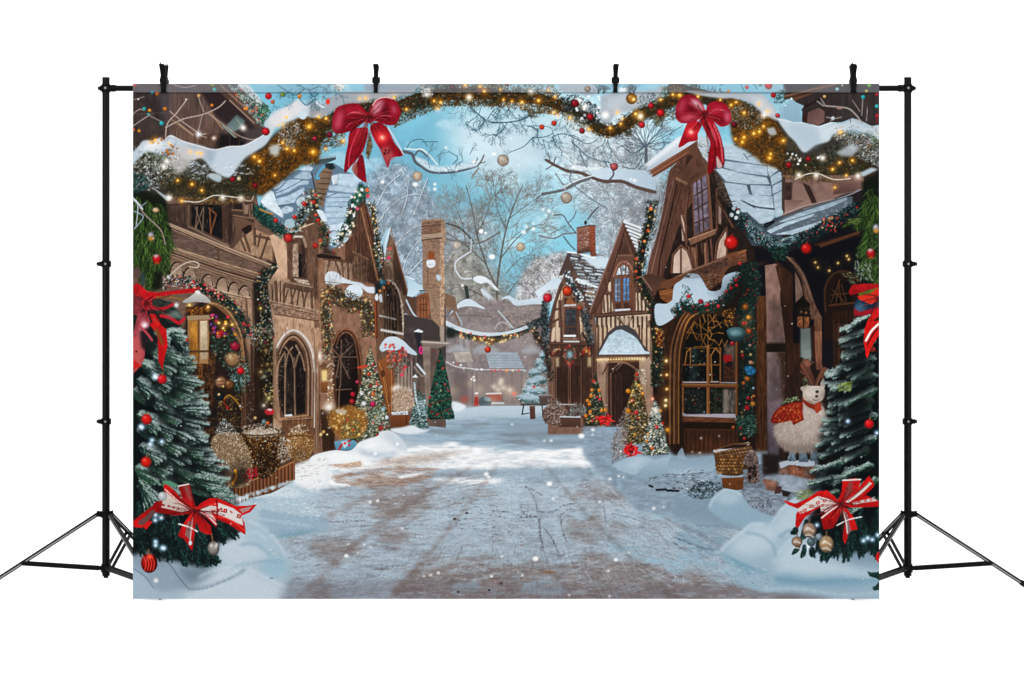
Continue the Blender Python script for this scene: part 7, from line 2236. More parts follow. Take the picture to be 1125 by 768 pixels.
	for x,y in inside(spline(body,6,True),2300):
		dx = (x-(835+290/5.49))/30
		a_ = math.radians(90-dx*38+rnd.uniform(-16,16))
		l = rnd.uniform(2.2,4.6)
		lit = .80+.30*(1-abs((y-450)/60))+rnd.uniform(-.12,.12)
		seg(x,y,x+math.cos(a_)*l,y+math.sin(a_)*l,.7,.25,np.clip(hexc(rnd.choice(['b5a89f','a3968c','c3b7ae','8f8278','ab9e94']))*lit,0,1),rnd.uniform(.3,.7),0,True)
	fill(T('g1','95,560 180,600 330,600 400,540 380,610 320,635 160,635'),'5c514d',soft=3,a=.5)
	fill(T('g1','258,320 330,345 372,345 380,380 300,380 262,350'),'6d6058',soft=2.5,a=.55)
	fill(T('g1','243,250 300,240 300,290 262,280'),'a3968e',sm=True)
	fill(T('g1','362,235 372,205 383,193 390,240 380,262'),'a3968e',sm=True)
	head = T('g1','262,268 300,243 352,242 382,250 390,285 380,318 352,342 325,345 298,332 266,326 256,298')
	fill(head,'bcb0a7',sm=True,g='a09389')
	fill(T('g1','270,270 330,255 335,300 290,315'),'cdc3ba',soft=2,a=.8)
	scat(head,170,['cbc0b7','a79a90','d8cec6','93867c'],sm=True,L=(.8,2.2),w=(.35,.7),ang=70,aj=50,a=(.25,.6))
	for x,y,r in ((343,276,1.7),(340,304,1.5)):
		ell(835+x/5.49,380+y/5.49,r*1.2,r,'1c1615')
		ell(835+x/5.49-.5,380+y/5.49-.4,.45,.4,'8a807a')
	stroke(T('g1','318,322 335,330 352,322'),.8,'6a5a52',a=.8)
	fill(T('g1','238,112 262,80 290,76 310,108 298,132 324,190 330,240 302,238 262,168'),'6b483a',g='4a3026')
	fill(T('g1','262,92 288,84 302,108 290,128 270,120'),'85594a',soft=.7)
	stroke(T('g1','250,118 290,185 316,238'),1.2,'7a5244',a=.7)
	fill(T('g1','322,240 345,182 372,130 398,128 404,150 392,176 366,196 348,240'),'6b483a',g='4a3026')
	stroke(T('g1','338,238 362,180 388,138'),1.2,'7d5546',a=.8)
	flecks(T('g1','385,140 395,160 390,178 380,182 250,130'),['7a3a30','8a4a3a'],r=(.8,1.3))
	lines('g1','262,168 240,150/280,185 258,196/380,150 410,140/360,185 388,196/300,110 322,96/372,130 366,104',2.0,'6b483a',w2=1.0)
	scat(T('g1','248,190 285,210 300,240 262,250'),30,['5a6a4a','8a9a74','3a4a34'],L=(.8,2),w=(.5,1),aj=90)
	# scarf and satchel
	fill(T('c4','692,378 720,400 760,412 785,395 790,430 770,460 752,440 720,425 695,400'),'8a3322',sm=True,g='6f2518')
	fill(T('c4','760,405 785,400 795,440 770,460 755,440'),'9c3f28')
	fill(T('c4','522,495 540,455 580,420 640,398 690,400 690,450 670,490 600,505 550,515 528,510'),'8c2a1c',sm=True,g='6d1c15')
	fill(T('c4','640,440 690,440 700,495 640,525 632,490'),'952e1f',g='741f17')
	scat(T('c4','530,495 580,425 680,405 690,490 640,520 560,510'),150,['b8502c','d0803c','5c160f','a03a24','c9a05a'],L=(.8,2.4),w=(.5,1),aj=90,a=(.4,.9))
	stroke(T('c4','580,420 640,400 690,398'),1.4,'4a1810')
	scat(T('c4','570,410 610,380 660,372 675,390 620,400'),70,['5a7a4a','8aa87a','3a5234','a9b89a'],L=(.8,2.4),w=(.5,1),aj=60,ids=True)

	# ---------------- hanging green boughs at both upper sides
	gb = ['1d2c14','2c4220','141e10','3d5a2a','4e6a34','24341a','5a7038']
	part('printed_fir_bough','printed bright green hanging bough at the left edge')
	fill(T('b1','30,-60 215,-60 230,100 240,300 200,400 190,500 110,510 100,430 40,360 30,200'),'161d12',soft=1)
	for x,y,a,L,w in ((60,-20,95,44,12),(110,0,80,50,14),(150,60,84,60,14),(180,20,75,50,12),(120,140,95,60,13),(90,100,100,50,12),(165,170,78,46,13),(140,280,95,44,12),(60,230,100,30,9),(200,210,80,30,9)):
		X,Y = 140+x/5.119,220+y/5.119
		for _ in range(int(L*4.2)):
			t = rnd.random()
			r = math.radians(a)
			px,py = X+math.cos(r)*L*t+rnd.uniform(-3,3),Y+math.sin(r)*L*t
			na = r+rnd.choice((-1,1))*math.radians(rnd.uniform(8,34))
			l = w*rnd.uniform(.4,1)
			seg(px,py,px+math.cos(na)*l,py+math.sin(na)*l,1.0,.4,hexc(rnd.choice(gb))*rnd.uniform(.8,1.15),.9,0,True)
	part('printed_fir_bough','printed bright green hanging bough at the right edge')
	fill(T('a4','1010,560 1120,500 1120,704 1020,704'),'121b12',soft=1)
	fill(T('b4','1000,0 1110,0 1110,440 1060,450 1010,380 1000,260 1020,160'),'141c12',soft=1)
	for x,y,a,L,w in ((1060,-60,100,40,12),(1090,-30,95,40,12),(1040,0,110,30,10),(1060,90,105,44,12),(1095,80,95,60,13),(1060,190,105,40,11),(1090,220,100,40,11),(1070,300,110,24,10),(1100,330,95,24,10),(1000,110,160,16,6)):
		X,Y = 740+x/4.891,220+y/4.891
		for _ in range(int(L*3.6)):
			t = rnd.random()
			r = math.radians(a)
			px,py = X+math.cos(r)*L*t+rnd.uniform(-3,3),Y+math.sin(r)*L*t
			na = r+rnd.choice((-1,1))*math.radians(rnd.uniform(8,34))
			l = w*rnd.uniform(.4,1)
			seg(px,py,px+math.cos(na)*l,py+math.sin(na)*l,1.0,.4,hexc(rnd.choice(gb))*rnd.uniform(.75,1.1),.9,0,True)
	scat(T('b4','920,100 1010,95 985,130 940,125'),50,['5a6a3a','7a8a4a','3a4a28'],L=(2,5),w=(.6,1.2),ang=-10,aj=15,ids=True)
	scat(T('b4','980,300 1060,300 1070,440 1000,430 960,400'),130,['3a4a34','6a7a64','26331f','b0bcb8','8a9a88'],L=(1.5,4),w=(.5,1),ang=60,aj=40,ids=True)
	scat(T('b4','890,390 980,390 1010,430 960,450'),80,['5a5a44','3a3c2c','7a7a60'],L=(1.5,4),w=(.4,.9),ang=20,aj=30)
	for t,x,y,rx,ry,c,lab in (('b1',168,333,5.0,5.2,'c01e22','printed red bauble on the left hanging bough'),('b4',1060,288,4.8,5.4,'b82024','printed red bauble on the right hanging bough'),
									('b1',135,203,3.6,5.2,'9c9aa0','printed silver and gold bauble on the left hanging bough'),('b4',1087,153,3.6,5.2,'a3a6ac','printed silver and gold bauble on the right hanging bough'),('b1',162,57,4.0,2.8,'d8b890','printed cream bauble at the top of the left hanging bough')):
		part('printed_bauble',lab)
		q = T(t,'%d,%d' % (x,y))[0]
		ball(q[0],q[1],rx,c,ry=ry)
		if c in ('9c9aa0','a3a6ac'):
			fill([(q[0]-rx*.9,q[1]+1),(q[0]+rx*.9,q[1]+1),(q[0]+rx*.4,q[1]+ry*.9),(q[0]-rx*.4,q[1]+ry*.9)],'b8823a',soft=.6,sm=True)
		if rx > 4.5:
			ell(q[0]-1,q[1]-ry*.75,3,1.5,'c9ced2',a=.8,soft=.4)
			ell(q[0],q[1]+ry*.8,3,1.2,'c07a30',a=.7,soft=.4)
	part('printed_twigs','printed pale twigs across the left hanging bough')
	stroke(T('b1','50,0 90,70 130,110 190,170 215,250'),1.3,'8f8478')
	stroke(T('b1','30,0 60,30 50,150'),.9,'b8bcc0')
	stroke(T('b1','30,60 90,90 60,140 40,160'),.9,'9aa4b0')
	stroke(T('b1','240,425 300,370 360,345 400,355 395,378 350,375'),1.4,'b8a898')
	stroke(T('a1','32,700 70,740 90,768'),1.4,'c9ccd0')
	stroke(T('a1','60,768 110,730'),.9,'8a98a8')
	fill(T('b1','35,380 60,370 75,400 70,440 40,440'),'5c4a46',soft=1)
	fill(T('b1','80,405 100,420 95,480 78,470'),'3a4a52',soft=1)

	# ---------------- arch garland
	part('printed_arch_garland','printed snow laden fir garland arching over the whole top')
	fill(T('a1','30,440 130,400 300,430 520,470 700,440 860,330 1000,230 1125,190 1125,440 1010,500 860,640 720,710 400,700 200,690 30,640'),'3d3a34',soft=2)
	fill(T('a4','300,110 430,140 560,210 640,270 760,320 900,290 1000,300 1110,320 1110,480 960,510 640,520 560,470 400,390 320,340'),'3d3a36',soft=2)
	lt = T('a1','30,440 120,470 200,560 280,600 400,640 520,660 640,640 760,590 850,510 940,440 1010,380 1120,330')
	stroke([(146,182)]+lt[1:],20,'332c22',w2=17,sm=True)
	mid = T('a2','-30,340 40,300 130,250 250,190 400,180 520,170 620,130 750,100 900,95 1040,90 1130,100')
	stroke(mid,15,'33271a',w2=12)
	m3 = T('a3','0,100 120,110 240,120 340,140 420,170 520,210 600,270 680,310 760,290 850,220 960,180 1060,130 1120,100')
	stroke(m3,11,'33291c',w2=11)
	m4 = T('a4','0,60 120,90 300,140 380,200 420,260 470,320 540,380 600,440 680,480 780,480 880,460 980,470 1050,490')
	stroke(m4,15,'352a1c',w2=17)
	for p,w,n in ((lt,27,900),(mid,23,800),(m3,18,700),(m4,23,900)):
		dabs(along(p,n,w),['2a2216','3a2c18','1c1a12','4a3818','30301f'],L=(2.5,6.5),w=(.5,1.1),ang=80,aj=60,ids=True)
	# left swag, snow-grey needles then dark needles then amber
	L = dict(L=(1.2,3.8),w=(.5,1.1),aj=90)
	scat(T('a1','30,430 120,370 230,360 330,430 330,560 220,640 120,660 30,640'),1000,GREY+['c0c8cc','dfe6ea','4a5a52'],ids=True,**L)
	scat(T('a1','100,440 180,420 240,500 200,560 110,520'),180,['5a6a50','7a8a70','8a9488','b5bdb8'],ids=True,**L)
	scat(T('a1','30,560 120,570 130,640 60,680 30,680'),260,['15322f','24504a','0d2020','4a6a66'],ids=True,**L)
	scat(T('a1','180,560 340,510 500,540 640,590 780,540 800,640 700,680 560,690 400,690 260,700 200,640'),1500,['2c2a1c','3d3a28','1e1d14','55482c','4a4a3a','6a5a38','2a3324'],ids=True,**L)
	scat(T('a1','240,690 400,700 560,700 740,690 640,735 500,740 330,735'),300,['5a4628','8a6a3c','3a2e1c','a08450'],ids=True,**L)
	scat(T('a1','330,510 420,480 500,520 480,590 380,600 330,570'),260,['3a3f38','5c625c','23261f','8a8f8c'],ids=True,**L)
	# amber wing left
	amb = T('a1','690,490 800,420 880,330 940,260 1040,220 1125,230 1125,500 1020,510 930,580 850,640 790,690 720,650')
	fill(amb,'59380f',soft=2,a=.9,nz=.2,ns=(2,2))
	scat(amb,2100,AMBER+['96662a'],ids=True,L=(1.2,3.6),w=(.5,1.0),aj=90)
	scat(T('a1','680,490 790,480 760,620 690,610'),330,['1f1c12','2e2a1c','3d351f'],ids=True,**L)
	scat(T('a1','890,280 1000,240 1030,330 980,420 880,420'),330,GREY+['c9d0d4','4a3a24'],ids=True,**L)
	# amber middle
	for poly,n,cols in ((T('a2','-10,250 60,240 140,240 210,300 210,390 150,410 60,450 0,490'),620,AMBER),(T('a2','-10,300 100,330 160,400 0,430'),160,['2a2014','3a2c18','1e1810']),
						  (T('a2','490,150 620,90 700,100 760,170 690,210 610,240 500,290'),650,AMBER+['2a2416','3a3420']),(T('a2','590,110 640,90 700,110 720,160 640,200 600,170'),200,['26241a','3a3626','1a1812']),
						  (T('a2','690,95 800,80 1120,80 1130,170 960,165 880,170 800,165 720,190'),950,AMBER),(T('a2','640,40 800,30 1120,30 1130,85 650,90'),560,['6a4a28','55401f','4a4438','8a6a3c','3a3024']),
						  (T('a3','0,80 250,75 400,85 420,160 400,220 280,210 150,190 0,160'),950,AMBER),(T('a3','200,180 300,190 270,240 220,230'),120,['3a3626','5a5238','4a4030']),
						  (T('a3','0,35 360,40 420,80 0,85'),300,['6a5a44','8a7a64','4a3c28','55483a'])):
		scat(poly,n,cols,ids=True,L=(1.2,3.6),w=(.5,1.0),aj=90)
	# dark snowy cluster right of middle
	scat(T('a3','400,120 480,90 560,130 640,180 640,270 520,260 430,200'),620,['15191c','262d30','0c0f11','454d50','6a7478'],ids=True,**L)
	scat(T('a3','420,210 500,200 560,260 620,320 520,320 440,280'),220,['4a4a30','6a6238','2a2e26','8a8a7a','b8c0c0'],ids=True,**L)
	scat(T('a3','560,280 700,300 800,230 920,180 960,190 880,260 760,330 680,355 600,330'),620,AMBER+['3a3620','2a2416'],ids=True,**L)
	scat(T('a3','840,180 960,90 1125,90 1125,250 1000,250 920,240'),560,AMBER+['2a2618','3a3a24','4a4630'],ids=True,**L)
	scat(T('a3','930,230 1010,220 1000,290 960,280'),90,['55502f','3a3620'],ids=True,**L)
	scat(T('a3','790,310 820,310 815,345 785,340'),40,['4a4630','2a2a1c'],ids=True,**L)
	scat(T('a3','980,60 1100,35 1125,90 1000,100'),160,['3a4030','5a5a3a','2a2e22','8a7a4a'],ids=True,**L)
	# right amber wing
	scat(T('a4','0,30 60,40 60,110 0,130'),130,AMBER,ids=True,**L)
	aw = T('a4','280,110 360,120 440,190 540,220 600,330 590,430 570,490 480,460 400,390 330,360 310,290 300,220')
	fill(aw,'5a3a12',soft=2,a=.9,nz=.2,ns=(2,2))
	scat(aw,1700,AMBER+['7a5c2c','5a4a30'],ids=True,L=(1.2,3.6),w=(.5,1.0),aj=90)
	scat(T('a4','290,150 400,130 480,200 470,290 360,270 300,240'),330,['4a4838','6a6248','2e2a1c','8a8a80','a8adac'],ids=True,**L)
	scat(T('a4','590,300 650,330 680,420 800,400 900,360 960,420 1050,470 1010,520 900,530 780,510 680,530 610,520'),1200,['2c2a1c','3d3a28','1e1d14','55482c','4a4a3a','6a5a38','2a3324'],ids=True,**L)
	scat(T('a4','800,380 880,350 960,400 900,460 820,440'),200,['262a22','3a4036','16180f','5c6258'],ids=True,**L)
	scat(T('a4','560,460 720,530 900,535 980,540 860,560 660,550 590,540'),260,['6a4a22','8a6a3c','3a2e1c','4a3a20'],ids=True,**L)
	scat(T('a4','830,310 950,270 1060,290 1105,320 1105,480 1040,460 960,400 900,350'),700,GREY+['c0c8cc','dfe6ea','4a5a52','5a4a34'],ids=True,**L)
	scat(T('a4','1060,300 1105,310 1105,380 1070,380'),90,['4a5f4a','6a8a64','2a3f30'],ids=True,**L)

	for p,w,n,c in ((lt,26,260,['22261c','15180f','343a2a']),(mid,25,620,['1e1c12','2c2818','3a3420']),(m3,16,300,['1e1c12','2c2818','3a3a28']),(m4,22,320,['1e1c12','2c2a1c','363a2a'])):
		dabs(along(p,n,w),c,L=(2,5),w=(.6,1.2),ang=80,aj=70,ids=True)
		dabs(along(p,n,w),['1d2a1e','2a3a28','38482f','162019'],L=(1.8,4.5),w=(.45,.9),ang=80,aj=75,ids=True)
		dabs(along(p,n//3,w*.8,-w*.2),['aeb6b8','8a9190','d0d7da'],L=(1,2.6),w=(.4,.8),ang=0,aj=70,a=(.3,.8))
		dabs(along(p,n//3,w*.5,w*.5),['4a3a1c','2c2616','5c481f'],L=(3,6.5),w=(.4,.8),ang=95,aj=40,ids=True)
	# snow lying on the arch
	part('printed_snow','printed deep snow resting on the left half of the arch garland')
	sn = 'c2ccd4'
	fill(T('a1','30,440 60,410 90,370 125,365 150,385 190,350 225,365 255,335 290,355 330,370 420,395 510,420 560,410 600,400 680,395 760,355 830,320 800,270 830,230 870,190 930,170 985,130 1010,125 1050,160 1125,135 1125,225 1030,225 960,250 880,270 850,330 800,400 700,450 640,520 600,580 560,570 500,540 440,470 390,480 330,470 290,420 230,420 200,450 120,430 60,480 30,500'),sn,sm=True,g='aebac4',soft=.5)
	fill(T('a1','500,500 540,430 620,420 760,370 820,340 760,420 690,470 640,530 600,575 540,560'),'bac6d0',sm=True,soft=1.5)
	fill(T('a1','340,390 430,400 520,430 500,500 430,470 380,440'),'98a7b4',soft=2,a=.8)
	fill(T('a1','830,240 880,200 980,140 1040,170 1010,210 900,250 850,300'),'d9d5d6',soft=1.5,a=.8)
	fill(T('a1','70,420 120,380 200,370 230,400 150,430'),'dbe3e8',soft=1.5,a=.8)
	fill(T('a1','260,400 360,400 400,470 340,540 290,570 250,500'),'bdb9b8',soft=2,a=.85)
	fill(T('a1','470,565 520,560 555,580 540,610 490,590'),'b5c2cc',soft=.8,sm=True,a=.9)
	fill(T('a1','830,400 880,385 900,410 880,460 835,445'),'c9cfd2',soft=1,a=.8)
	fill(T('a1','1000,205 1030,195 1055,210 1040,240 1010,235'),'c5d3dc',sm=True)
	fill(T('a1','150,640 180,660 230,690 260,700 240,720 200,690'),'a5aeb4',sm=True,a=.85)
	scat(T('a1','340,480 480,500 700,500 740,560 600,590 500,570 390,560'),140,['dfe6eb','aab6c0','c5d0d8'],L=(1,4),w=(.5,1.1),ang=-10,aj=40,a=(.4,.9))
	scat(T('a1','60,400 300,380 330,560 120,620 40,560'),260,['8a8f90','5c6260','d5dce0','6a6458','eef2f4'],L=(1,3),w=(.5,1),aj=90,a=(.4,.9))
	flecks(inside(T('a1','120,360 320,360 310,460 180,450'),12),['b8762c','8a5a24','a86a30'],r=(.9,1.8))
	stroke(T('a1','225,365 255,338 330,372 420,398 510,420 600,402 690,395 800,335'),.9,'eef2f5',a=.8)
	fill(T('a2','0,130 40,145 90,175 130,110 200,85 330,80 400,80 600,35 640,35 600,100 520,110 360,130 280,150 200,150 130,200 0,235'),'a7a9ae',soft=1,g='8d9095')
	fill(T('a2','100,110 200,95 330,85 300,120 200,140 130,190 60,220 60,190'),'9aa0a8',soft=1.5,a=.8)
	fill(T('a2','30,140 60,150 95,178 70,175'),'e8eef2')
	fill(T('a2','320,35 640,35 600,80 330,80'),'8f99a3',soft=1)
	scat(T('a2','640,40 720,40 720,110 660,110'),120,['c9cfd2','8a8f90','e8ecee','5a5a54'],L=(1,3),w=(.5,1),aj=90)
	part('printed_snow','printed deep snow resting on the right half of the arch garland')
	fill(T('a3','380,35 620,35 600,60 640,80 600,100 560,110 500,90 420,85'),'a3adb6',soft=1)
	fill(T('a3','640,110 700,90 800,80 960,70 980,40 1000,60 980,110 900,150 820,190 740,210 680,260 640,240 640,170'),'a5aeb6',soft=1,sm=True)
	fill(T('a3','680,120 780,95 800,140 720,190 670,180'),'b9c1c8',soft=2.5,a=.8)
	fill(T('a3','640,190 690,200 690,270 640,260'),'8e9aa5',soft=2,a=.8)
	fill(T('a3','740,60 800,55 805,78 750,82'),'eef2f4',soft=.5)
	scat(T('a3','820,100 960,90 960,160 850,150'),120,['3f464a','6a7478','c5cdd2','262c2e'],L=(1,3),w=(.5,1),aj=90)
	for x in (625,655,810,835):
		q = T('a3','%d,92' % x)[0]
		for _ in range(4):
			twig(q[0],q[1],rnd.uniform(60,120),5,.9,2,hexc('3d4a50'),a=.8,spread=40)
	fill(T('a4','60,70 200,75 380,80 470,85 520,130 555,190 560,230 480,190 420,140 330,110 260,110 150,95'),'a9b0b7',sm=True,soft=.8)
	fill(T('a4','400,90 480,95 540,170 550,210 470,180'),'b9c0c6',soft=2,a=.8)
	fill(T('a4','560,220 640,235 720,240 780,260 840,240 900,240 960,220 1020,240 1060,260 1105,250 1105,330 1060,300 1000,290 940,280 860,300 830,340 760,360 700,400 650,340 610,300'),'b7c4ce',sm=True,soft=.5)
	fill(T('a4','600,250 720,250 780,280 800,340 720,390 660,340'),'a9bac6',soft=2.5,a=.85)
	fill(T('a4','780,265 880,250 830,330 790,340'),'c5d2db',soft=2,a=.8)
	fill(T('a4','560,160 590,150 610,130 630,110 660,130 700,150 680,180 690,235 640,235 580,210'),'9fbccb',g='86a5b6')
	fill(T('a4','500,270 540,265 555,300 525,310 505,295'),'b0b6ba',soft=.8,a=.85)
	fill(T('a4','870,400 960,350 1000,370 960,420 900,420'),'b5bec5',soft=1.5,a=.8)
	fill(T('a4','1000,510 1060,480 1100,490 1060,510 1020,530'),'a9b8c0',soft=.6)
	scat(T('a4','840,260 1100,260 1100,440 960,380'),200,['8a8f90','5c6260','d5dce0','6a6458','a87838'],L=(1,3),w=(.5,1),aj=90,a=(.4,.9))
	stroke(T('a4','560,220 640,237 720,242 780,262 840,242 960,222 1060,262'),.9,'e6ecf0',a=.7)
	# top right corner house pieces and twigs
	part('printed_house','printed dark timbered house in the top right corner')
	fill(T('a4','585,20 1110,20 1110,250 1060,258 1000,225 960,215 900,238 840,238 780,258 690,238 690,180 640,110 590,110'),'38302f',nz=.05,ns=(2,10))
	fill(T('a4','590,100 820,30 900,28 640,125'),'573f33',g='6a4d3c')
	stroke(T('a4','590,98 880,30'),1.2,'80634e',sm=False)
	stroke(T('a4','600,112 760,70 850,75'),2.4,'4a3328',sm=False)
	stroke(T('a4','690,160 820,100'),2.6,'2a1c18',sm=False)
	fill(T('a4','715,240 720,185 780,160 810,180 810,235 770,258'),'6d5450',nz=.05)
	fill(T('a4','690,200 720,180 715,238 690,238'),'382520')
	for x in (880,950,1040):
		stroke(T('a4','%d,80 %d,240' % (x,x)),.9,'4a403e',sm=False,a=.7)
	fill(T('a4','880,80 1105,80 1105,240 1060,255 960,215 880,235'),'403a39',a=.6,soft=2,nz=.06,ns=(2,12))
	fill(T('a4','590,150 610,130 630,105 650,128 700,150 680,180 690,237 640,237 590,215'),'8fb0c0',g='86a5b6')
	flecks(T('a4','600,148 632,112'),['e8f2f6'],r=(.9,1.4))
	for s,w in (('815,150 880,155 940,165 980,200 1010,240',1.4),('770,125 805,150',1.2),('790,110 815,150',1),('960,120 1000,180',.7),('1015,110 1010,200',.9),('1040,160 1035,230',.7),('820,210 860,218 900,210',.8),('860,218 840,235',.8)):
		stroke(T('a4',s),w,'a39a96',a=.9)
	ell(740+890/4.891,86+160/4.891,3.4,1.8,'9a807a',a=.9)
	for x,y,c,r in ((1017,103,'2fb0b0',2.3),(1090,88,'c02a4a',1.8),(1090,152,'4ac0c8',2),(1093,203,'c02a3c',2),(810,100,'d8b080',1.8),(878,60,'a9e0ea',1.8),(1050,40,'7ac03a',2),(1035,70,'d0c03a',1.6),(855,217,'cfd6dc',2.2),(905,40,'d0ccca',1.0)):
		q = T('a4','%d,%d' % (x,y))[0]
		ball(q[0],q[1],r,c,hi=.5,dark=.6)
	flecks(T('a4','1090,222 1090,236 1090,210'),['8c2230'],r=(.8,1.3))
	part('printed_twigs','printed snowy twigs and berries in the strip of sky at the top right')
	fill(T('a4','470,28 585,28 600,75 560,110 590,140 560,160 520,120 480,85'),'8fb8c8',soft=1)
	scat(T('a4','530,80 590,60 600,130 540,140'),120,['1f3a3c','3a5a5c','142626','6a8a8c'],L=(1,3),w=(.5,1),aj=90,ids=True)
	lines('a4','360,30 380,75/430,35 450,60/250,40 275,30/520,30 540,28',.9,'4a6474')
	for x,y,r,c in ((510,42,4,'d02a34'),(535,93,2.8,'b8242c'),(393,50,2.2,'d8404a'),(557,202,2.4,'c8303a'),(465,37,2,'8a9a94'),(562,105,2.6,'4a7a80'),(295,70,1.8,'d8a03a')):
		ball(740+x/4.891,86+y/4.891,r,c,dark=.6)
	part('printed_snow','printed icy blue snow in the upper middle strip')
	lines('a1','880,40 940,80 990,100 1040,60/1000,35 1060,70 1120,50/940,80 920,110/1060,70 1090,110 1120,90/1000,110 1050,160 1100,120',1.1,'3f6a7c')
	for _ in range(12):
		twig(rnd.uniform(300,350),rnd.uniform(92,116),rnd.uniform(180,360),6,.7,2,hexc('44687a'),a=.7,spread=40)
	fill(T('a2','140,35 200,35 205,60 180,80 150,65'),'b0b6b2',nz=.2,ns=(1.4,1.4),sm=True)
	for _ in range(10):
		twig(rnd.uniform(342,372),rnd.uniform(92,112),rnd.uniform(180,360),7,.7,2,hexc('3a5f70'),a=.7,spread=40)
	for x,y,r,c in ((828,107,3.6,'c8222e'),(852,140,2.4,'c07040'),(910,97,2.6,'7a9a3a'),(1010,107,2.4,'d88a3a')):
		ball(140+x/5.333,86+y/5.333,r,c,dark=.6)
	fill(T('a2','110,120 122,140 108,158 96,140'),'d8402c',sm=True)
	# berries and lights in the arch
	arch = [i for i in range(len(PARTS)) if PARTS[i] and PARTS[i][0] == 'printed_arch_garland'][0]
	use(0)
	for t,pts,k in (('a1','370,432 410,440 432,443 296,600 380,622 437,658 320,720 775,487 745,462 865,570 910,380 935,415 978,425 1090,432 1065,285 885,278 910,270 932,230 165,365 135,380 245,385',1.5),
					  ('a2','55,228 98,237 20,433 97,415 0,285 200,368 568,183 752,180 730,135 768,143 935,112 1025,78 1000,50 913,40 495,115 295,120 330,118',1.5),
					  ('a3','120,137 178,142 275,132 372,112 366,202 390,222 333,72 52,68 70,128 570,300 695,293 768,238 757,268 843,210 872,225 990,127 1062,97 1100,100 738,203 460,235',1.5),
					  ('a4','308,145 335,130 378,187 483,260 460,288 430,298 378,318 332,327 588,337 520,407 515,430 368,345 458,140 505,180 890,455 960,443 853,490 927,522 865,588 895,290 250,118 35,95 130,100',1.5)):
		for x,y in T(t,pts):
			bulb(x,y,rnd.uniform(1.1,1.9),'ff8c10',core='ffdf90',a=.8)
	for t,pts in (('a1','560,700 232,487 215,520 680,293 245,700 665,705'),('a2','688,93 935,113 440,330'),('a3','230,80 872,225 668,220 508,135 545,170 665,215'),('a4','990,525 672,522 765,522 485,200 800,430')):
		for x,y in T(t,pts):
			glow(x,y,2.6,'fff2e0',.85)
			ell(x,y,1.1,1.1,'ffffff',soft=.3,ids=False)
	for t,x,y,r,c in (('a1',812,314,4.4,'c81e28'),('a1',618,593,2.8,'a81c28'),('a1',750,630,2.8,'8c1420'),('a1',1098,355,2.6,'a81c3c'),('a1',655,590,2.4,'d8c8a0'),('a2',120,333,3.2,'7a1a3a'),('a2',32,355,2.6,'a82040'),('a2',838,55,3.6,'5a2028'),
						  ('a3',490,150,4.4,'8c1626'),('a3',578,228,3.8,'a81c2c'),('a3',933,163,3.2,'c82430'),('a3',990,205,4.4,'c81e28'),('a3',880,275,3.6,'c82a34'),('a3',563,65,3.4,'a38a70'),('a3',530,310,3.2,'9c2430'),('a3',820,122,6,'8a5a24'),
						  ('a3',295,288,2.8,'d8402c'),('a3',366,265,2.8,'d83a28'),('a3',718,520,4.2,'b85a5a'),('a3',90,35,2.6,'a02030'),
						  ('a4',325,250,3.4,'6a1424'),('a4',618,467,3.2,'a81824'),('a4',723,435,2.8,'b01c28'),('a4',560,202,2.4,'c8303a')):
		part('printed_bauble',None,arch)
		q = T(t,'%d,%d' % (x,y))[0]
		ball(q[0],q[1],r,c)
	q = T('a3','832,125')[0]
	bulb(q[0],q[1],1.8,'ffa838')
	flecks(inside(T('a4','600,400 680,400 850,420 820,450 620,500'),14),['e8ecee','ffffff','d8d0c0'],r=(.7,1.6))
	flecks(inside(T('a3','470,90 640,100 640,260 500,240'),16),['eef4f8','ffffff','c9d8e0'],r=(.7,1.8))
	stroke(T('a1','330,720 420,725 500,690 560,690 650,700'),.9,'d8cfc0')
	stroke(T('a1','640,700 720,720 740,690'),.8,'b8a890')
	stroke(T('a4','650,545 720,515 780,515 860,545 950,540'),.9,'d8cfc0')

	# ---------------- satin bows on the arch
	part('printed_bow','printed glossy dark red satin bow on the left of the arch')
	fill(T('a2','350,300 370,400 345,480 330,440'),'5a4a34',soft=.6,nz=.3,ns=(1.4,1.4))
	ribbon('a2','240,310 300,290 345,300 325,400 300,450 250,510 205,555 210,470 225,390','96172a',g='7d1022')
	ribbon('a2','300,450 318,470 335,600 325,610 280,580 260,540 275,500','7a1022',g='8c1428')
	fill(T('a2','250,520 275,490 280,575 255,550'),'9c6058',a=.8,sm=True)
	stroke(T('a2','290,300 255,380 235,450 230,520'),1.4,'c4485a',a=.8,soft=.5)
	stroke(T('a2','330,320 310,400 270,470'),1.6,'5a0a18',a=.7,soft=.6)
	ribbon('a2','355,290 400,260 455,290 500,380 550,450 490,465 475,480 460,525 440,480 415,420 385,370','8c1022',g='8a1226')
	fill(T('a2','375,320 450,325 455,370 390,365'),'c81c28',soft=2,a=.85)
	q = T('a2','428,348')[0]
	glow(q[0],q[1],5,'ff4030',.8)
	glow(q[0],q[1],1.8,'ffc0a0',.9)
	fill(T('a2','415,410 470,400 500,470 470,480 455,520 435,470'),'a85a58',a=.8,soft=1)
	flecks(inside(T('a2','430,420 470,415 475,450 440,455'),8),['5a1a24','7a2a30'],r=(1,2))
	stroke(T('a2','460,290 510,370 550,445'),1.2,'d5dbe2',a=.8)
	ribbon('a2','350,200 360,165 395,130 440,115 490,122 525,160 535,210 510,265 470,278 400,258 345,240','7a1026',g='8c1428')
	fill(T('a2','360,190 385,145 430,125 440,150 410,200 370,225'),'d49aa6',soft=2.2,a=.85)
	fill(T('a2','450,135 500,150 520,200 490,250 470,200'),'9c1c34',soft=2.5,a=.8)
	fill(T('a2','430,150 460,150 470,230 430,245'),'4a0814',soft=2.5,a=.7)
	fill(T('a2','480,160 505,170 510,210 490,200'),'c07a8a',soft=2,a=.7)
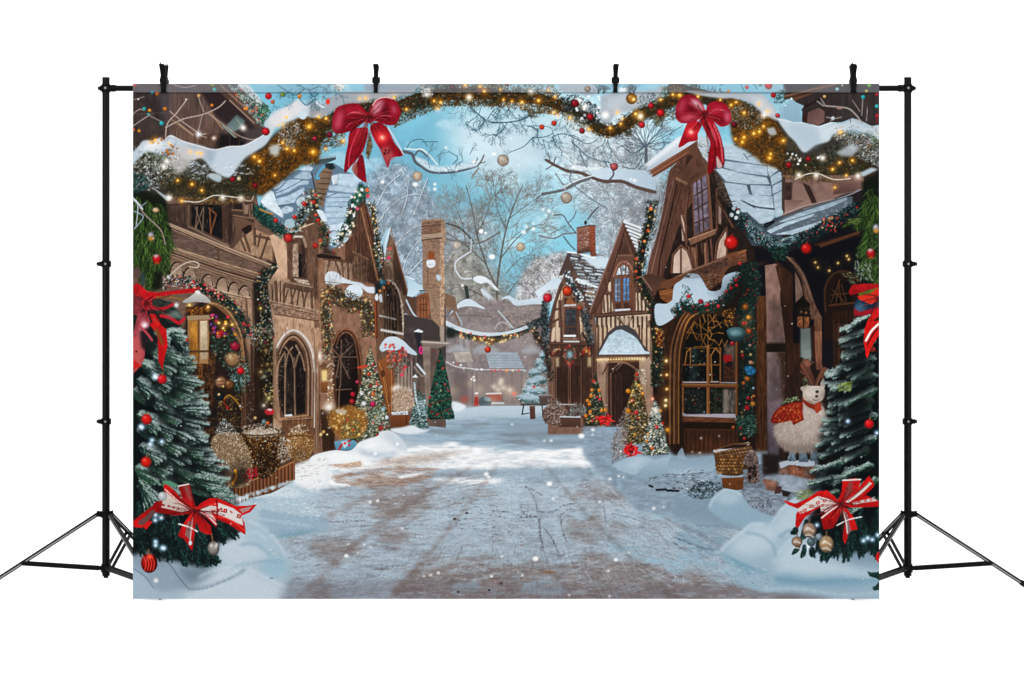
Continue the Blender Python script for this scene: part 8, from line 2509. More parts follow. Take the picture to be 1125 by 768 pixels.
	stroke(T('a2','370,160 400,125 445,113 490,122'),1.2,'e8b0a8',a=.8)
	stroke(T('a2','380,245 430,220 480,225'),1.0,'c45a6a',a=.7,soft=.5)
	ribbon('a2','340,215 320,180 280,150 220,152 160,175 138,230 135,300 165,325 230,315 290,280 340,245','8a1228',g='7a0f22')
	fill(T('a2','145,260 165,200 200,180 200,260 170,310 145,300'),'c45a70',soft=2.6,a=.8)
	fill(T('a2','220,170 290,165 320,205 250,230 215,220'),'a31c34',soft=2.2,a=.9)
	fill(T('a2','200,240 300,225 330,235 260,290 200,300'),'6a0c1c',soft=2.2,a=.8)
	stroke(T('a2','330,215 270,200 220,215'),1.0,'d87a86',a=.7,soft=.5)
	stroke(T('a2','320,240 260,250 215,290'),1.0,'c04a5c',a=.6,soft=.5)
	stroke(T('a2','320,240 270,290 240,320'),1.4,'3c0610',a=.6,soft=.6)
	fill(T('a2','318,205 345,200 368,215 372,250 345,265 318,250'),'8c1428',sm=True)
	fill(T('a2','330,225 350,220 355,245 335,250'),'5a0a18',soft=1,a=.8)
	part('printed_bow','printed glossy dark red satin bow on the right of the arch')
	ribbon('a4','75,240 110,225 150,250 130,300 125,335 80,345 50,365 25,370 45,310','a8182a',g='8c1020')
	q = T('a4','93,290')[0]
	glow(q[0],q[1],4,'ff5040',.8)
	glow(q[0],q[1],1.5,'ffd0b0',.9)
	ribbon('a4','140,220 190,215 225,250 255,320 270,400 272,460 258,475 230,430 225,480 185,515 185,420 195,350 170,290','9c1626',g='7d0c1a')
	fill(T('a4','230,420 245,440 260,475 235,480'),'c9a8a8',sm=True,a=.9)
	stroke(T('a4','165,240 210,310 225,400 205,500'),1.6,'5a0814',a=.7,soft=.6)
	stroke(T('a4','215,250 250,340 262,450'),1.4,'d86a74',a=.8,soft=.5)
	stroke(T('a4','190,245 220,300 232,370'),1.6,'c44050',a=.6,soft=.8)
	fill(T('a4','195,270 215,290 225,340 212,330'),'d88890',soft=1.4,a=.7)
	ribbon('a4','175,190 180,150 220,125 270,135 300,170 310,220 295,250 255,262 215,235 185,215','8c1226',g='991a30')
	ribbon('a4','170,185 160,150 120,100 75,90 35,110 12,160 10,210 35,240 80,242 130,225 165,210','7d1024',g='8c1428')
	fill(T('a4','90,110 130,120 165,165 160,185 120,165 95,140'),'d8a8b0',soft=1.8,a=.9)
	fill(T('a4','15,170 40,120 70,105 65,150 35,200'),'b04a5c',soft=2.4,a=.8)
	fill(T('a4','30,215 80,190 140,195 100,230 50,235'),'c0606e',soft=2.2,a=.75)
	fill(T('a4','70,140 110,160 150,190 90,185'),'5a0818',soft=2,a=.8)
	fill(T('a4','190,160 240,140 280,160 240,190 200,195'),'b02a40',soft=2,a=.85)
	fill(T('a4','275,170 300,190 300,235 275,235'),'d08a98',soft=2,a=.7)
	fill(T('a4','200,205 260,210 280,245 230,235'),'5a0a18',soft=2,a=.7)
	stroke(T('a4','185,195 230,170 270,175'),1.0,'d87a86',a=.6,soft=.5)
	fill(T('a4','150,180 170,172 185,185 182,215 160,220 145,205'),'8c1428',sm=True)
	fill(T('a4','158,190 172,188 172,208 160,210'),'56091a',soft=1,a=.8)

	# ---------------- foreground firs
	GF = ['142725','24443d','33584d','152a28','42695a','375c51','527a63']
	GL = ['2f5040','46694c','24443a','5a7d5c','1d3a34']
	FR = ['93a6a2','a6b7b4','c0cdcd','768d88','aebdb4','d8e1e2']
	part('printed_fir_tree','printed large snowy fir with red baubles in the left foreground')
	TILES['f1'] = (146,380,4.8)
	fill(T('b1','20,560 150,560 220,640 300,690 300,768 320,900 20,900'),'18211f',soft=3)
	fill(T('f1','-10,-30 150,-20 210,100 240,200 270,330 290,450 330,560 380,700 380,800 -10,800'),'0c1518',soft=4)
	fill(T('d1','20,-20 380,-20 470,130 520,230 480,320 560,400 550,440 480,460 460,560 400,590 280,560 160,540 100,500 20,530'),'0b1417',soft=3)
	bs = ['110,-60 50 22 10','170,-70 30 26 10','60,-20 60 24 11','215,-20 35 18 10','150,20 50 26 11','200,55 4 24 9','110,70 40 30 12','165,105 6 36 10','40,90 60 28 12','190,165 22 36 12','90,160 45 30 13','20,180 70 26 12','190,215 30 32 11',
		  '150,240 50 26 12','60,250 50 30 15','0,240 40 24 12','200,318 0 48 14','130,330 45 30 13','180,365 10 46 13','20,360 60 30 13','90,400 45 34 13','150,410 30 40 13','20,445 8 42 13','200,440 25 40 13','120,480 35 38 14','270,482 6 28 10','30,530 50 34 13',
		  '225,538 0 38 11','150,550 30 36 13','265,580 4 38 11','280,612 12 44 12','75,600 38 34 14','200,620 30 40 13','10,645 45 32 14','195,672 8 58 13','300,690 6 36 11','110,700 40 34 13','260,730 10 46 12','20,740 50 34 14','370,705 20 24 10']
	for s in reversed(bs):
		p,a,L_,w_ = s.split()
		q = T('f1',p)[0]
		lo = (q[0]-146)/75
		frond(q[0],q[1],float(a)*.5-2,float(L_)*1.06,float(w_)*1.1,GF+GL if rnd.random() < .6 else GL,FR,fr=rnd.uniform(.55,.8)+.4*lo,dens=2.6)
	for s in ('d1 340,120 12 40 12','d1 420,180 15 34 11','d1 60,130 60 44 13','d1 180,150 40 44 13','d1 440,215 16 32 9'):
		t,p,a,L_,w_ = s.split()
		q = T(t,p)[0]
		frond(q[0],q[1],float(a),float(L_),float(w_),GF+GL,FR,fr=.4,dens=2.6)
	part('printed_fir_bough','printed dark needle boughs hanging over the snow at lower left')
	for s in ('d1 50,330 80 30 13','d1 90,300 60 40 14','d1 150,330 70 40 15','d1 200,350 85 36 15','d1 250,380 75 36 14','d1 300,400 85 36 14','d1 350,420 80 34 13','d1 400,440 80 30 12','d1 330,340 60 36 13','d1 60,400 70 30 13','d1 120,420 60 30 13','d1 210,440 75 26 12','d1 440,330 40 30 11','d1 500,330 30 26 11',
			  'd1 520,350 50 22 10','d1 480,380 60 20 9','d1 280,500 60 18 9','d1 320,480 100 20 10','d1 400,500 60 20 9','d1 440,540 20 12 8','d1 180,250 100 40 14','d1 60,240 90 40 14','d1 230,260 80 36 14'):
		t,p,a,L_,w_ = s.split()
		q = T(t,p)[0]
		frond(q[0],q[1],float(a),float(L_),float(w_),['0f1e20','183033','234341','0c1719','2f544d','3a6055'],FR,fr=.03,dens=3.4)
	shade(T('d1','20,320 180,320 240,500 200,560 20,520'),.8,6)
	part('printed_fir_tree','printed large snowy fir with a red bauble in the right foreground')
	fill(T('c4','1060,20 1110,10 1110,760 840,760 870,640 880,560 870,400 960,330 970,180 1010,60'),'0c1518',soft=4)
	fill(T('d4','820,60 900,-20 1100,-20 1100,520 1000,500 860,520 780,480 720,410 690,370 760,250 780,150'),'0b1417',soft=3)
	TILES['f2'] = (890,350,4.8)
	bs = ['330,-20 150 24 9','280,20 150 26 9','360,50 160 30 10','310,80 165 34 10','350,120 168 36 10','340,160 165 38 11','300,170 158 30 10','350,210 160 44 12','280,215 160 22 9','240,225 150 20 8','340,255 150 32 12','250,282 178 36 10','360,300 160 48 13','300,320 165 46 13','250,340 150 34 12',
		  '360,370 155 46 13','300,390 140 34 13','230,400 150 26 11','340,430 150 38 13','250,440 176 32 9','330,480 165 40 12','230,480 175 30 9','360,510 165 46 12','180,530 172 26 8','280,520 165 38 11','340,560 165 44 12','220,570 170 36 10','300,600 168 46 11','190,620 165 28 9','350,630 160 40 12','250,650 165 34 10','120,660 172 20 8','320,690 160 34 11','160,700 165 26 9']
	for s in reversed(bs):
		p,a,L_,w_ = s.split()
		q = T('f2',p)[0]
		frond(q[0],q[1],180-(180-float(a))*.7,float(L_)*1.06,float(w_)*1.1,GF+GL if rnd.random() < .6 else GL,FR,fr=rnd.uniform(.8,1.15),dens=2.6)
	scat(T('d4','640,190 760,170 740,230 650,235'),120,['5a6a34','7a8a4a','3a4a28','8a9a60','a9b4a0'],L=(2,5),w=(.6,1.1),ang=-10,aj=25,ids=True)
	scat(T('c4','880,300 960,290 950,340 890,340'),70,['6a7a2c','8a9a48','4a5a24','a9b880'],L=(2,5),w=(.6,1.1),ang=-30,aj=25,ids=True)
	for s in ('d4 1080,240 165 40 12','d4 960,210 160 40 12','d4 880,190 165 36 11','d4 1090,130 165 46 12','d4 980,100 168 40 11','d4 850,120 168 30 10','d4 1060,50 165 44 12','d4 900,40 168 40 11'):
		t,p,a,L_,w_ = s.split()
		q = T(t,p)[0]
		frond(q[0],q[1],float(a),float(L_),float(w_),GF+GL,FR,fr=.5,dens=2.6)
	part('printed_fir_bough','printed dark needle boughs hanging over the snow at lower right')
	for s in ('d4 1000,280 120 40 13','d4 900,280 130 30 12','d4 1080,330 110 36 13','d4 960,380 100 32 12','d4 900,300 80 40 14','d4 980,320 80 40 14','d4 1050,330 85 40 14','d4 860,400 90 32 13','d4 920,420 95 30 13','d4 980,430 80 24 12','d4 1060,420 95 20 12','d4 800,470 100 18 9','d4 830,490 110 16 9','d4 690,480 100 12 8','d4 660,470 120 12 8','d4 720,490 60 10 7','d4 650,390 150 8 7','d4 1080,280 100 44 14','d4 770,400 90 26 11','d4 700,340 100 24 10'):
		t,p,a,L_,w_ = s.split()
		q = T(t,p)[0]
		frond(q[0],q[1],float(a),float(L_),float(w_),['0f1e20','183033','234341','0c1719','2f544d','28504a'],FR,fr=.03,dens=3.4)
	part('printed_fir_bough','printed small fir sprig poking in at the lower right edge')
	frond(972,633,190,20,10,['1a3634','27504a','10221f','3a6058'],FR,fr=.05,dens=4.5)
	frond(970,640,150,14,9,['1a3634','27504a','10221f','3a6058'],FR,fr=.05,dens=4)
	for t,x,y,r,c,lab in (('c1',197,290,5.2,'d8202a','printed red bauble high on the left foreground fir'),('c1',110,515,5.8,'dc2420','printed red bauble half way down the left foreground fir'),('c1',107,755,5.8,'dc2a1c','printed red bauble low on the left foreground fir'),('c1',338,70,2,'b8402c','printed tiny red bauble at the top right of the left fir'),
							   ('c4',1050,517,5.0,'dc1c24','printed red bauble on the right foreground fir')):
		part('printed_bauble',lab)
		q = T(t,'%d,%d' % (x,y))[0]
		ball(q[0],q[1],r,c,dark=.5)
		if r > 3:
			stroke([(q[0]+1,q[1]-r-2.4),(q[0]+.6,q[1]-r)],1.2,'7a6a4a')
	use(0)
	for t,pts in (('c1','160,280 140,632 195,640 130,655 85,560 155,272 75,555'),('d1','150,315 180,330 148,343 150,455 150,475 185,488 195,490'),('c4','935,502 1090,565'),('d4','1000,450 1022,436 1047,445 1075,420 755,368 710,482')):
		for x,y in T(t,pts):
			glow(x,y,2.0,'b8dcff',.9)
			ell(x,y,.9,.9,'ffffff',soft=.3,ids=False)
	part('printed_bauble','printed red ribbed bauble hanging over the lower left snow')
	X,Y = T('d1','117,570')[0]
	ball(X,Y,9,'b81c18',dark=.3,ry=10.5)
	for k in (-5,-2,1,4):
		stroke([(X+k-1,Y-7),(X+k+1.5,Y),(X+k,Y+8)],1.2,'e0483a',a=.6,soft=.5)
		stroke([(X+k+.8,Y-7),(X+k+3,Y),(X+k+1.5,Y+8)],1.1,'4a0808',a=.6,soft=.5)
	ell(X+.5,Y-7.5,3,2.4,'ff5a3c',soft=.8)
	stroke([(X-1,Y-15),(X-.6,Y-10)],1.2,'8a6a50')
	part('printed_bauble','printed silver grey bauble hanging under the lower left bow')
	X,Y = T('d1','455,490')[0]
	ball(X,Y,6.4,'9c958f',ry=7.8,dark=.5)
	stroke([(X-2,Y-16),(X-1,Y-8)],1.4,'7a5a48')
	ell(X+3,Y-3,1.2,3,'d8d6d4',soft=.6,rot=.3)
	for x,y,rx,ry,c,lab in ((715,395,7.8,8.2,'b09a8c','printed marbled beige bauble, topmost of three under the lower right bow'),(805,468,8,9.4,'c0a584','printed biggest golden beige bauble under the lower right bow'),(650,455,6,5.6,'a5907e','printed small beige bauble at the left of the lower right bow')):
		part('printed_bauble',lab)
		X,Y = T('d4','%d,%d' % (x,y))[0]
		ball(X,Y,rx,c,ry=ry,dark=.45)
		for k in range(4):
			stroke([(X-rx*.6,Y-ry*.4+k*3),(X,Y-ry*.6+k*3.4),(X+rx*.6,Y-ry*.2+k*3)],1.2,['8a6448','d8ccc0'][k % 2],a=.5,soft=.6)
		stroke([(X,Y-ry-4),(X,Y-ry+.5)],1.5,'6a5844')
	part('printed_bauble','printed small steel blue bauble among the beige ones at lower right')
	ball(740+725/4.8,500+458/4.8,4.6,'5f7078',dark=.5)
	ball(740+765/4.8,500+430/4.8,3.8,'8d9aa3',dark=.6)

	# ---------------- tartan bows
	R,RD,RL = 'c01c1c','7d0e12','e23a30'
	part('printed_bow','printed red and white patterned bow on the lower left fir')
	fill(T('d1','185,140 220,135 265,155 250,165 210,155'),'5a8a70',sm=True)
	ribbon('d1','160,240 130,270 90,300 30,350 30,375 80,380 110,350 150,300 200,280',RD,g=R)
	fill(T('d1','60,350 100,320 130,290 145,300 110,345 75,370'),'5d5450',a=.85,sm=True)
	fill(T('d1','85,375 110,345 135,350 100,392'),R)
	ribbon('d1','195,155 230,170 300,240 350,285 300,305 230,260 200,200',R,g=RD)
	ribbon('d1','180,215 210,180 290,255 345,290 330,310 250,318 150,300 165,260',R,g=RD,sm=False)
	fill(T('d1','185,250 205,195 290,265 330,290 290,300 180,275'),'cfc4bc',g='b5a49c',sm=False)
	stroke(T('d1','200,180 280,250 340,285'),1.4,'e8c8c0',a=.8)
	ribbon('d1','270,165 300,150 330,155 350,240 362,275 345,285 290,230',RD,g=R,sm=False)
	fill(T('d1','295,160 320,160 345,240 330,240'),'8a7a76',a=.7,soft=1)
	stroke(T('d1','270,163 325,152'),1.4,'d8c8c4')
	ribbon('d1','355,290 390,250 440,225 480,228 575,268 640,265 685,258 650,300 600,320 620,360 625,420 590,400 540,365 470,335 470,380 420,330 375,300',R,g='a8161a',sm=False)
	fill(T('d1','480,250 560,280 600,310 612,370 540,340 478,310'),'d3cac6',sm=False)
	fill(T('d1','385,285 440,265 470,270 470,310 440,300 470,345 420,310'),'c9bdb8',sm=False)
	stroke(T('d1','470,232 475,300 470,380'),1.2,'5a0a0c',a=.8)
	fill(T('d1','590,285 660,268 640,290 610,305'),'a89a98',a=.8)
	stroke(T('d1','360,290 420,265 470,255'),1.4,RL,a=.7)
	stroke(T('d1','385,300 430,325 470,365'),1.4,'e8dcd8',a=.8)
	stroke(T('d1','480,318 560,350 620,400'),2.0,RL,a=.6)
	ribbon('d1','350,300 380,310 440,370 445,420 415,415 385,400 360,340',RD,g=R,sm=False)
	ribbon('d1','340,300 365,310 360,370 350,460 342,505 300,440 268,425 290,370',R,g='a8161a',sm=False)
	fill(T('d1','320,350 345,350 335,450 305,420'),'7d7672',a=.85)
	stroke(T('d1','345,330 335,420 330,470'),1.2,'d8a8a4',a=.8)
	stroke(T('d1','272,362 330,380 370,402'),1.4,'e6dfd8')
	fill(T('d1','340,278 368,272 378,298 360,312 340,305'),R,sm=True)
	# the printed motif on the ribbon
	for x,y,r in ((190,262,2.0),(220,268,1.6),(245,275,1.7),(270,280,1.5)):
		q = T('d1','%d,%d' % (x,y))[0]
		ell(q[0],q[1],r,r*.7,'8c2a28',rot=.4)
	for s in ('475,275 480,290 492,282','497,280 500,296 510,297','512,285 512,300 524,300 524,287 512,285','545,295 552,302','585,312 580,325 595,330 598,318 585,312','448,290 455,300 462,290'):
		stroke(T('d1',s),1.6,'a82420',sm=False)
	ball(140+187/4.8,500+217/4.8,5,'c9ccd0',dark=.7)
	ell(140+333/4.8,500+462/4.8,1.8,2.4,'c9d8e0')
	part('printed_bow','printed red and white patterned bow on the lower right fir')
	ribbon('d4','575,235 640,255 700,230 760,190 810,185 850,220 870,245 820,250 740,290 690,330 655,385 640,370 645,310 660,285 600,260',R,g='a8161a',sm=False)
	fill(T('d4','650,285 700,250 760,215 830,235 850,245 780,260 720,290 665,310'),'d8d0cc',g='c5bab5',sm=False)
	fill(T('d4','770,250 830,240 860,258 800,300 775,295'),'d0c5be',sm=False)
	ribbon('d4','865,255 890,275 870,330 840,385 790,392 780,350 775,320 820,290',R,g=RD,sm=False)
	stroke(T('d4','780,330 830,290 870,262'),1.6,'e0d4ce',a=.9)
	stroke(T('d4','775,305 820,275 860,258'),1.0,'8c1014',a=.9)
	ribbon('d4','865,240 885,190 890,135 925,125 960,120 985,130 970,190 920,235 890,255',R,g='a8161a',sm=False)
	fill(T('d4','925,135 940,135 945,185 905,230 900,215'),'6a5a54',a=.7,soft=.6)
	stroke(T('d4','890,132 935,130 985,128'),1.4,'d8d0cc')
	ribbon('d4','890,245 960,190 990,150 1030,108 1055,145 1055,165 1010,210 1080,240 1085,270 1000,275 930,275 900,265',R,g='a8161a',sm=False)
	fill(T('d4','905,245 985,185 1030,140 1045,150 990,205 920,250'),'cfc4be',sm=False)
	fill(T('d4','940,250 1000,235 1050,225 1075,240 1000,250 950,262'),'c5b8b2',sm=False)
	stroke(T('d4','920,240 990,180 1030,145'),.9,'6a4a40',a=.8)
	stroke(T('d4','930,252 1000,195 1040,155'),.9,'a82420',a=.8)
	ribbon('d4','880,270 905,275 945,320 970,390 925,400 905,470 890,440 895,400 900,350',R,g='b01a1c',sm=False)
	fill(T('d4','895,300 912,300 935,400 915,420 905,370'),'7d7472',a=.85)
	stroke(T('d4','892,290 910,360 915,410'),1.2,'d8c8c4',a=.9)
	stroke(T('d4','860,370 920,340 990,325'),1.2,'e0dcd8')
	fill(T('d4','865,238 890,235 900,258 885,275 865,265'),'a8161a',sm=True)
	for x,y,r in ((690,290,2.4),(725,268,2.4),(760,250,2.4),(795,240,2.2),(670,300,1.8),(785,262,1.6),(975,245,1.8),(1010,240,1.8),(1040,235,1.6)):
		q = T('d4','%d,%d' % (x,y))[0]
		ell(q[0],q[1],r,r*.75,'a8302c',rot=-.4)
		ell(q[0],q[1],r*.45,r*.35,'d8b0a8')
	part('printed_bow','printed sheer red ribbon bow with tartan edge at the left side')
	sr = 'b03040'
	ribbon('b1','30,480 60,465 110,510 170,520 320,500 390,495 380,520 260,530 190,540 130,560 100,580 60,560 30,530','a81a28',g=R,sm=False)
	fill(T('b1','35,520 90,555 100,600 60,650 30,640'),'7a3038',nz=.1)
	fill(T('b1','110,570 160,550 250,575 320,660 300,690 240,690 190,650 130,610'),'2f3a34',nz=.15,ns=(3,2))
	stroke(T('b1','135,605 200,610 260,585'),3.0,'a82030')
	stroke(T('b1','190,650 240,660 290,690 320,665'),3.4,'b02434')
	stroke(T('b1','165,548 240,545 310,560'),1.6,'8a6a3a')
	fill(T('b1','210,640 280,620 320,665 250,660'),'7d8a86',a=.7,soft=1)
	ribbon('b1','60,640 110,620 130,680 110,768 95,900 50,960 30,980 30,768','8a3844',g='b0525a',sm=False)
	fill(T('b1','85,640 105,700 95,768 60,768 75,690'),'c9888e',soft=2,a=.7)
	fill(T('c1','30,60 70,50 95,100 80,180 60,230 30,230'),'b55a58',soft=1,a=.9)
	ribbon('c1','30,170 50,190 85,215 45,232 30,235','c02a28',sm=False)
	q = T('b1','100,703')[0]
	glow(q[0],q[1],2.4,'f0e8f4',.9)
	ribbon('b1','125,640 160,640 210,740 218,768 200,960 175,900 170,768 150,700','b81a1e',g='a8141a',sm=False)
	fill(T('b1','145,660 170,680 205,768 190,800 170,740'),'8a6a34',a=.75,soft=.8)
	ribbon('c1','125,-20 160,-40 220,10 228,100 205,190 205,110 170,40','b81a1e',sm=False)
	fill(T('c1','150,0 175,10 205,80 200,110 170,50'),'6a5a28',a=.8,soft=.8)
	fill(T('c1','70,20 120,0 170,60 160,130 120,150 80,110'),'15191c',soft=1.5,a=.85)
	stroke(T('c1','70,-10 110,30 140,70'),2.2,'b04a58')
	fill(T('b1','85,560 130,548 140,600 110,620 85,600'),'b02a38',sm=True)
	ell(140+52/5.119,360+135/5.119,1.2,1.2,'3a1a1c')
	glow(140+277/5.119,220+590/5.119,1.8,'e0f0ff',.9)
	part('printed_bow','printed red ribbon bow with green tartan edge at the right side')
	ribbon('b4','940,490 960,455 1020,450 1105,450 1105,480 1050,480 1000,500 945,510','a81a22',g='8c1018',sm=False)
	ribbon('b4','985,515 1050,500 1105,470 1105,530 1060,560 1000,540','c02420',g='d03a24',sm=False)
	fill(T('b4','990,500 1060,480 1100,470 1060,500 1000,515'),'6a7a2c',a=.85)
	fill(T('b4','970,550 990,530 1060,560 1105,540 1105,590 1020,622 970,622'),'1d3a4e',g='16283a')
	fill(T('b4','970,570 1000,545 1040,575 1010,610 975,605'),'3f5f74',soft=1.2)
	ribbon('b4','968,580 1000,600 1105,570 1105,600 1020,622 968,622','8c1a2c',sm=False)
	ribbon('b4','1105,580 1070,600 1040,650 1025,700 1030,768 1030,830 1040,850 1055,800 1105,720','c01a1c',g='d02820',sm=False)
	fill(T('b4','1105,620 1080,640 1055,690 1040,740 1080,700 1105,680'),'2a1c1c',a=.9)
	stroke(T('b4','1105,650 1070,690 1045,740'),1.8,'e8ddd8')
	ribbon('c4','1025,0 1060,-30 1105,-40 1105,10 1060,70 1045,120 1050,140 1035,145 1020,80','cc1c1a',sm=False)
	stroke(T('c4','1100,-20 1060,20 1032,70'),2.2,'f0e4dc')
	stroke(T('c4','1105,-5 1070,35 1042,90'),1.4,'2a1818')
	scat(T('c4','1055,100 1090,95 1090,135 1060,130'),16,['b8301c','8c2014'],L=(1,3),w=(.6,1.2),aj=90)
	ell(966,612,4,6,'c01418')

	# folds and sheen drawn on the ribbons
	use(0)
	for t,cx,cy,ends in (('d1',355,292,'200,170 215,230 170,270 330,165 470,240 560,290 620,340 460,340 440,400 345,480 300,430 90,340'),('d4',882,256,'640,275 700,220 760,200 660,340 800,370 840,370 905,450 950,380 930,140 960,150 1030,130 1060,255 980,268'),
							('b1',108,575,'35,490 160,535 300,510 40,640 60,740 110,700 300,670 240,640 200,740 200,700'),('b4',1100,520,'950,480 980,500 975,560 990,600 1030,690 1040,740'),
							('a2',345,228,'160,190 150,290 230,170 200,250 250,300 380,140 450,130 520,180 500,250 440,260 220,500 260,450 300,540 430,420 520,440'),('a4',165,196,'60,110 20,180 60,235 110,110 220,140 290,170 290,230 60,330 100,300 220,350 250,430 200,480')):
		c = T(t,'%d,%d' % (cx,cy))[0]
		for e in T(t,ends):
			for j in range(3):
				o = (rnd.uniform(-2.4,2.4),rnd.uniform(-2.4,2.4))
				m = ((c[0]+e[0])/2+rnd.uniform(-2,2),(c[1]+e[1])/2+rnd.uniform(-2,2))
				dk = j < 2
				f = rnd.uniform(.55,.9)
				q = (c[0]+(e[0]-c[0])*f+o[0],c[1]+(e[1]-c[1])*f+o[1])
				stroke([(c[0]+o[0]*.3,c[1]+o[1]*.3),m,q],1.5 if dk else .9,'3d050a' if dk else 'f07a72',w2=.3,a=rnd.uniform(.2,.45) if dk else rnd.uniform(.15,.4),soft=.6 if dk else .3)
		ell(c[0],c[1]+1.5,3.6,2.6,'3a0509',a=.45,soft=1.2)
	# ---------------- falling snow
	use(0)
	for t,pts in (('a2','620,623,3.0 428,610,2.4 800,408,1.6 1080,445,1.6 800,540,1.4 860,540,1.4 965,490,2.2 735,622,1.8 735,650,2'),('a3','115,355,1.2 15,445,1.8 160,508,1.2 815,593,1.4 838,600,1.8 495,490,1.6 480,520,2 312,620,1.2 430,650,1.0 345,715,1.0'),
				   ('b3','180,180,2.4 235,162,2.2 197,150,1.6 235,132,1.4 322,62,2 290,52,1.8 307,85,1.2 345,78,1.2 0,318,3'),('d2','195,530,2.4 320,247,1.8 360,240,1.8 490,386,1.4 205,468,1.2 290,470,1.4 255,515,1 325,482,1 932,100,2.6 945,115,2 680,620,1.8 640,632,1.4 604,637,1.4 960,637,1.4'),
				   ('d3','305,150,3.0 232,545,3.2 655,550,2.2 855,280,1.8 325,228,1.4 570,245,1.4 670,110,1.4 625,125,1.6 695,115,1.2 55,533,1.4 615,610,1.6 162,632,1.4 725,513,1.2 622,743,1.2 0,637,1.2 908,272,1.0 410,737,1.2'),
				   ('c3','505,608,3.2 115,543,1.2 335,635,1.6 297,635,1.2 570,574,2.0 568,600,1.2'),('c4','147,593,1.2 98,667,1.0 140,672,1.2 243,582,1.0')):
		for p in pts.split():
			u,v,r = [float(k) for k in p.split(',')]
			q = T(t,'%f,%f' % (u,v))[0]
			ell(q[0],q[1],r,r*.8,'ffffff',soft=.35,a=.95)
	for _ in range(130):
		x,y = rnd.uniform(150,962),rnd.uniform(230,655)
		r = rnd.uniform(.35,.8)
		ell(x,y,r,r*.85,'ffffff',soft=.3,a=rnd.uniform(.4,.9),ids=False)


def paint_finish():
	"""ink grain and the slightly milky sleeve along the top"""
	g = np.random.default_rng(5).normal(0,1,(GH,GW)).astype(np.float32)
	IMG[...] = np.clip(IMG*(1+.018*g[...,None]),0,1)
	# ink density curve, then a little sharpening
	t = IMG*IMG*(3-2*IMG)
	IMG[...] = IMG*.64+t*.36
	b = blur_arr(IMG,1)
	IMG[...] = np.clip(IMG+.35*(IMG-b),0,1)


# ---------------------------------------------------------------- the stand
FLOOR = 0.0


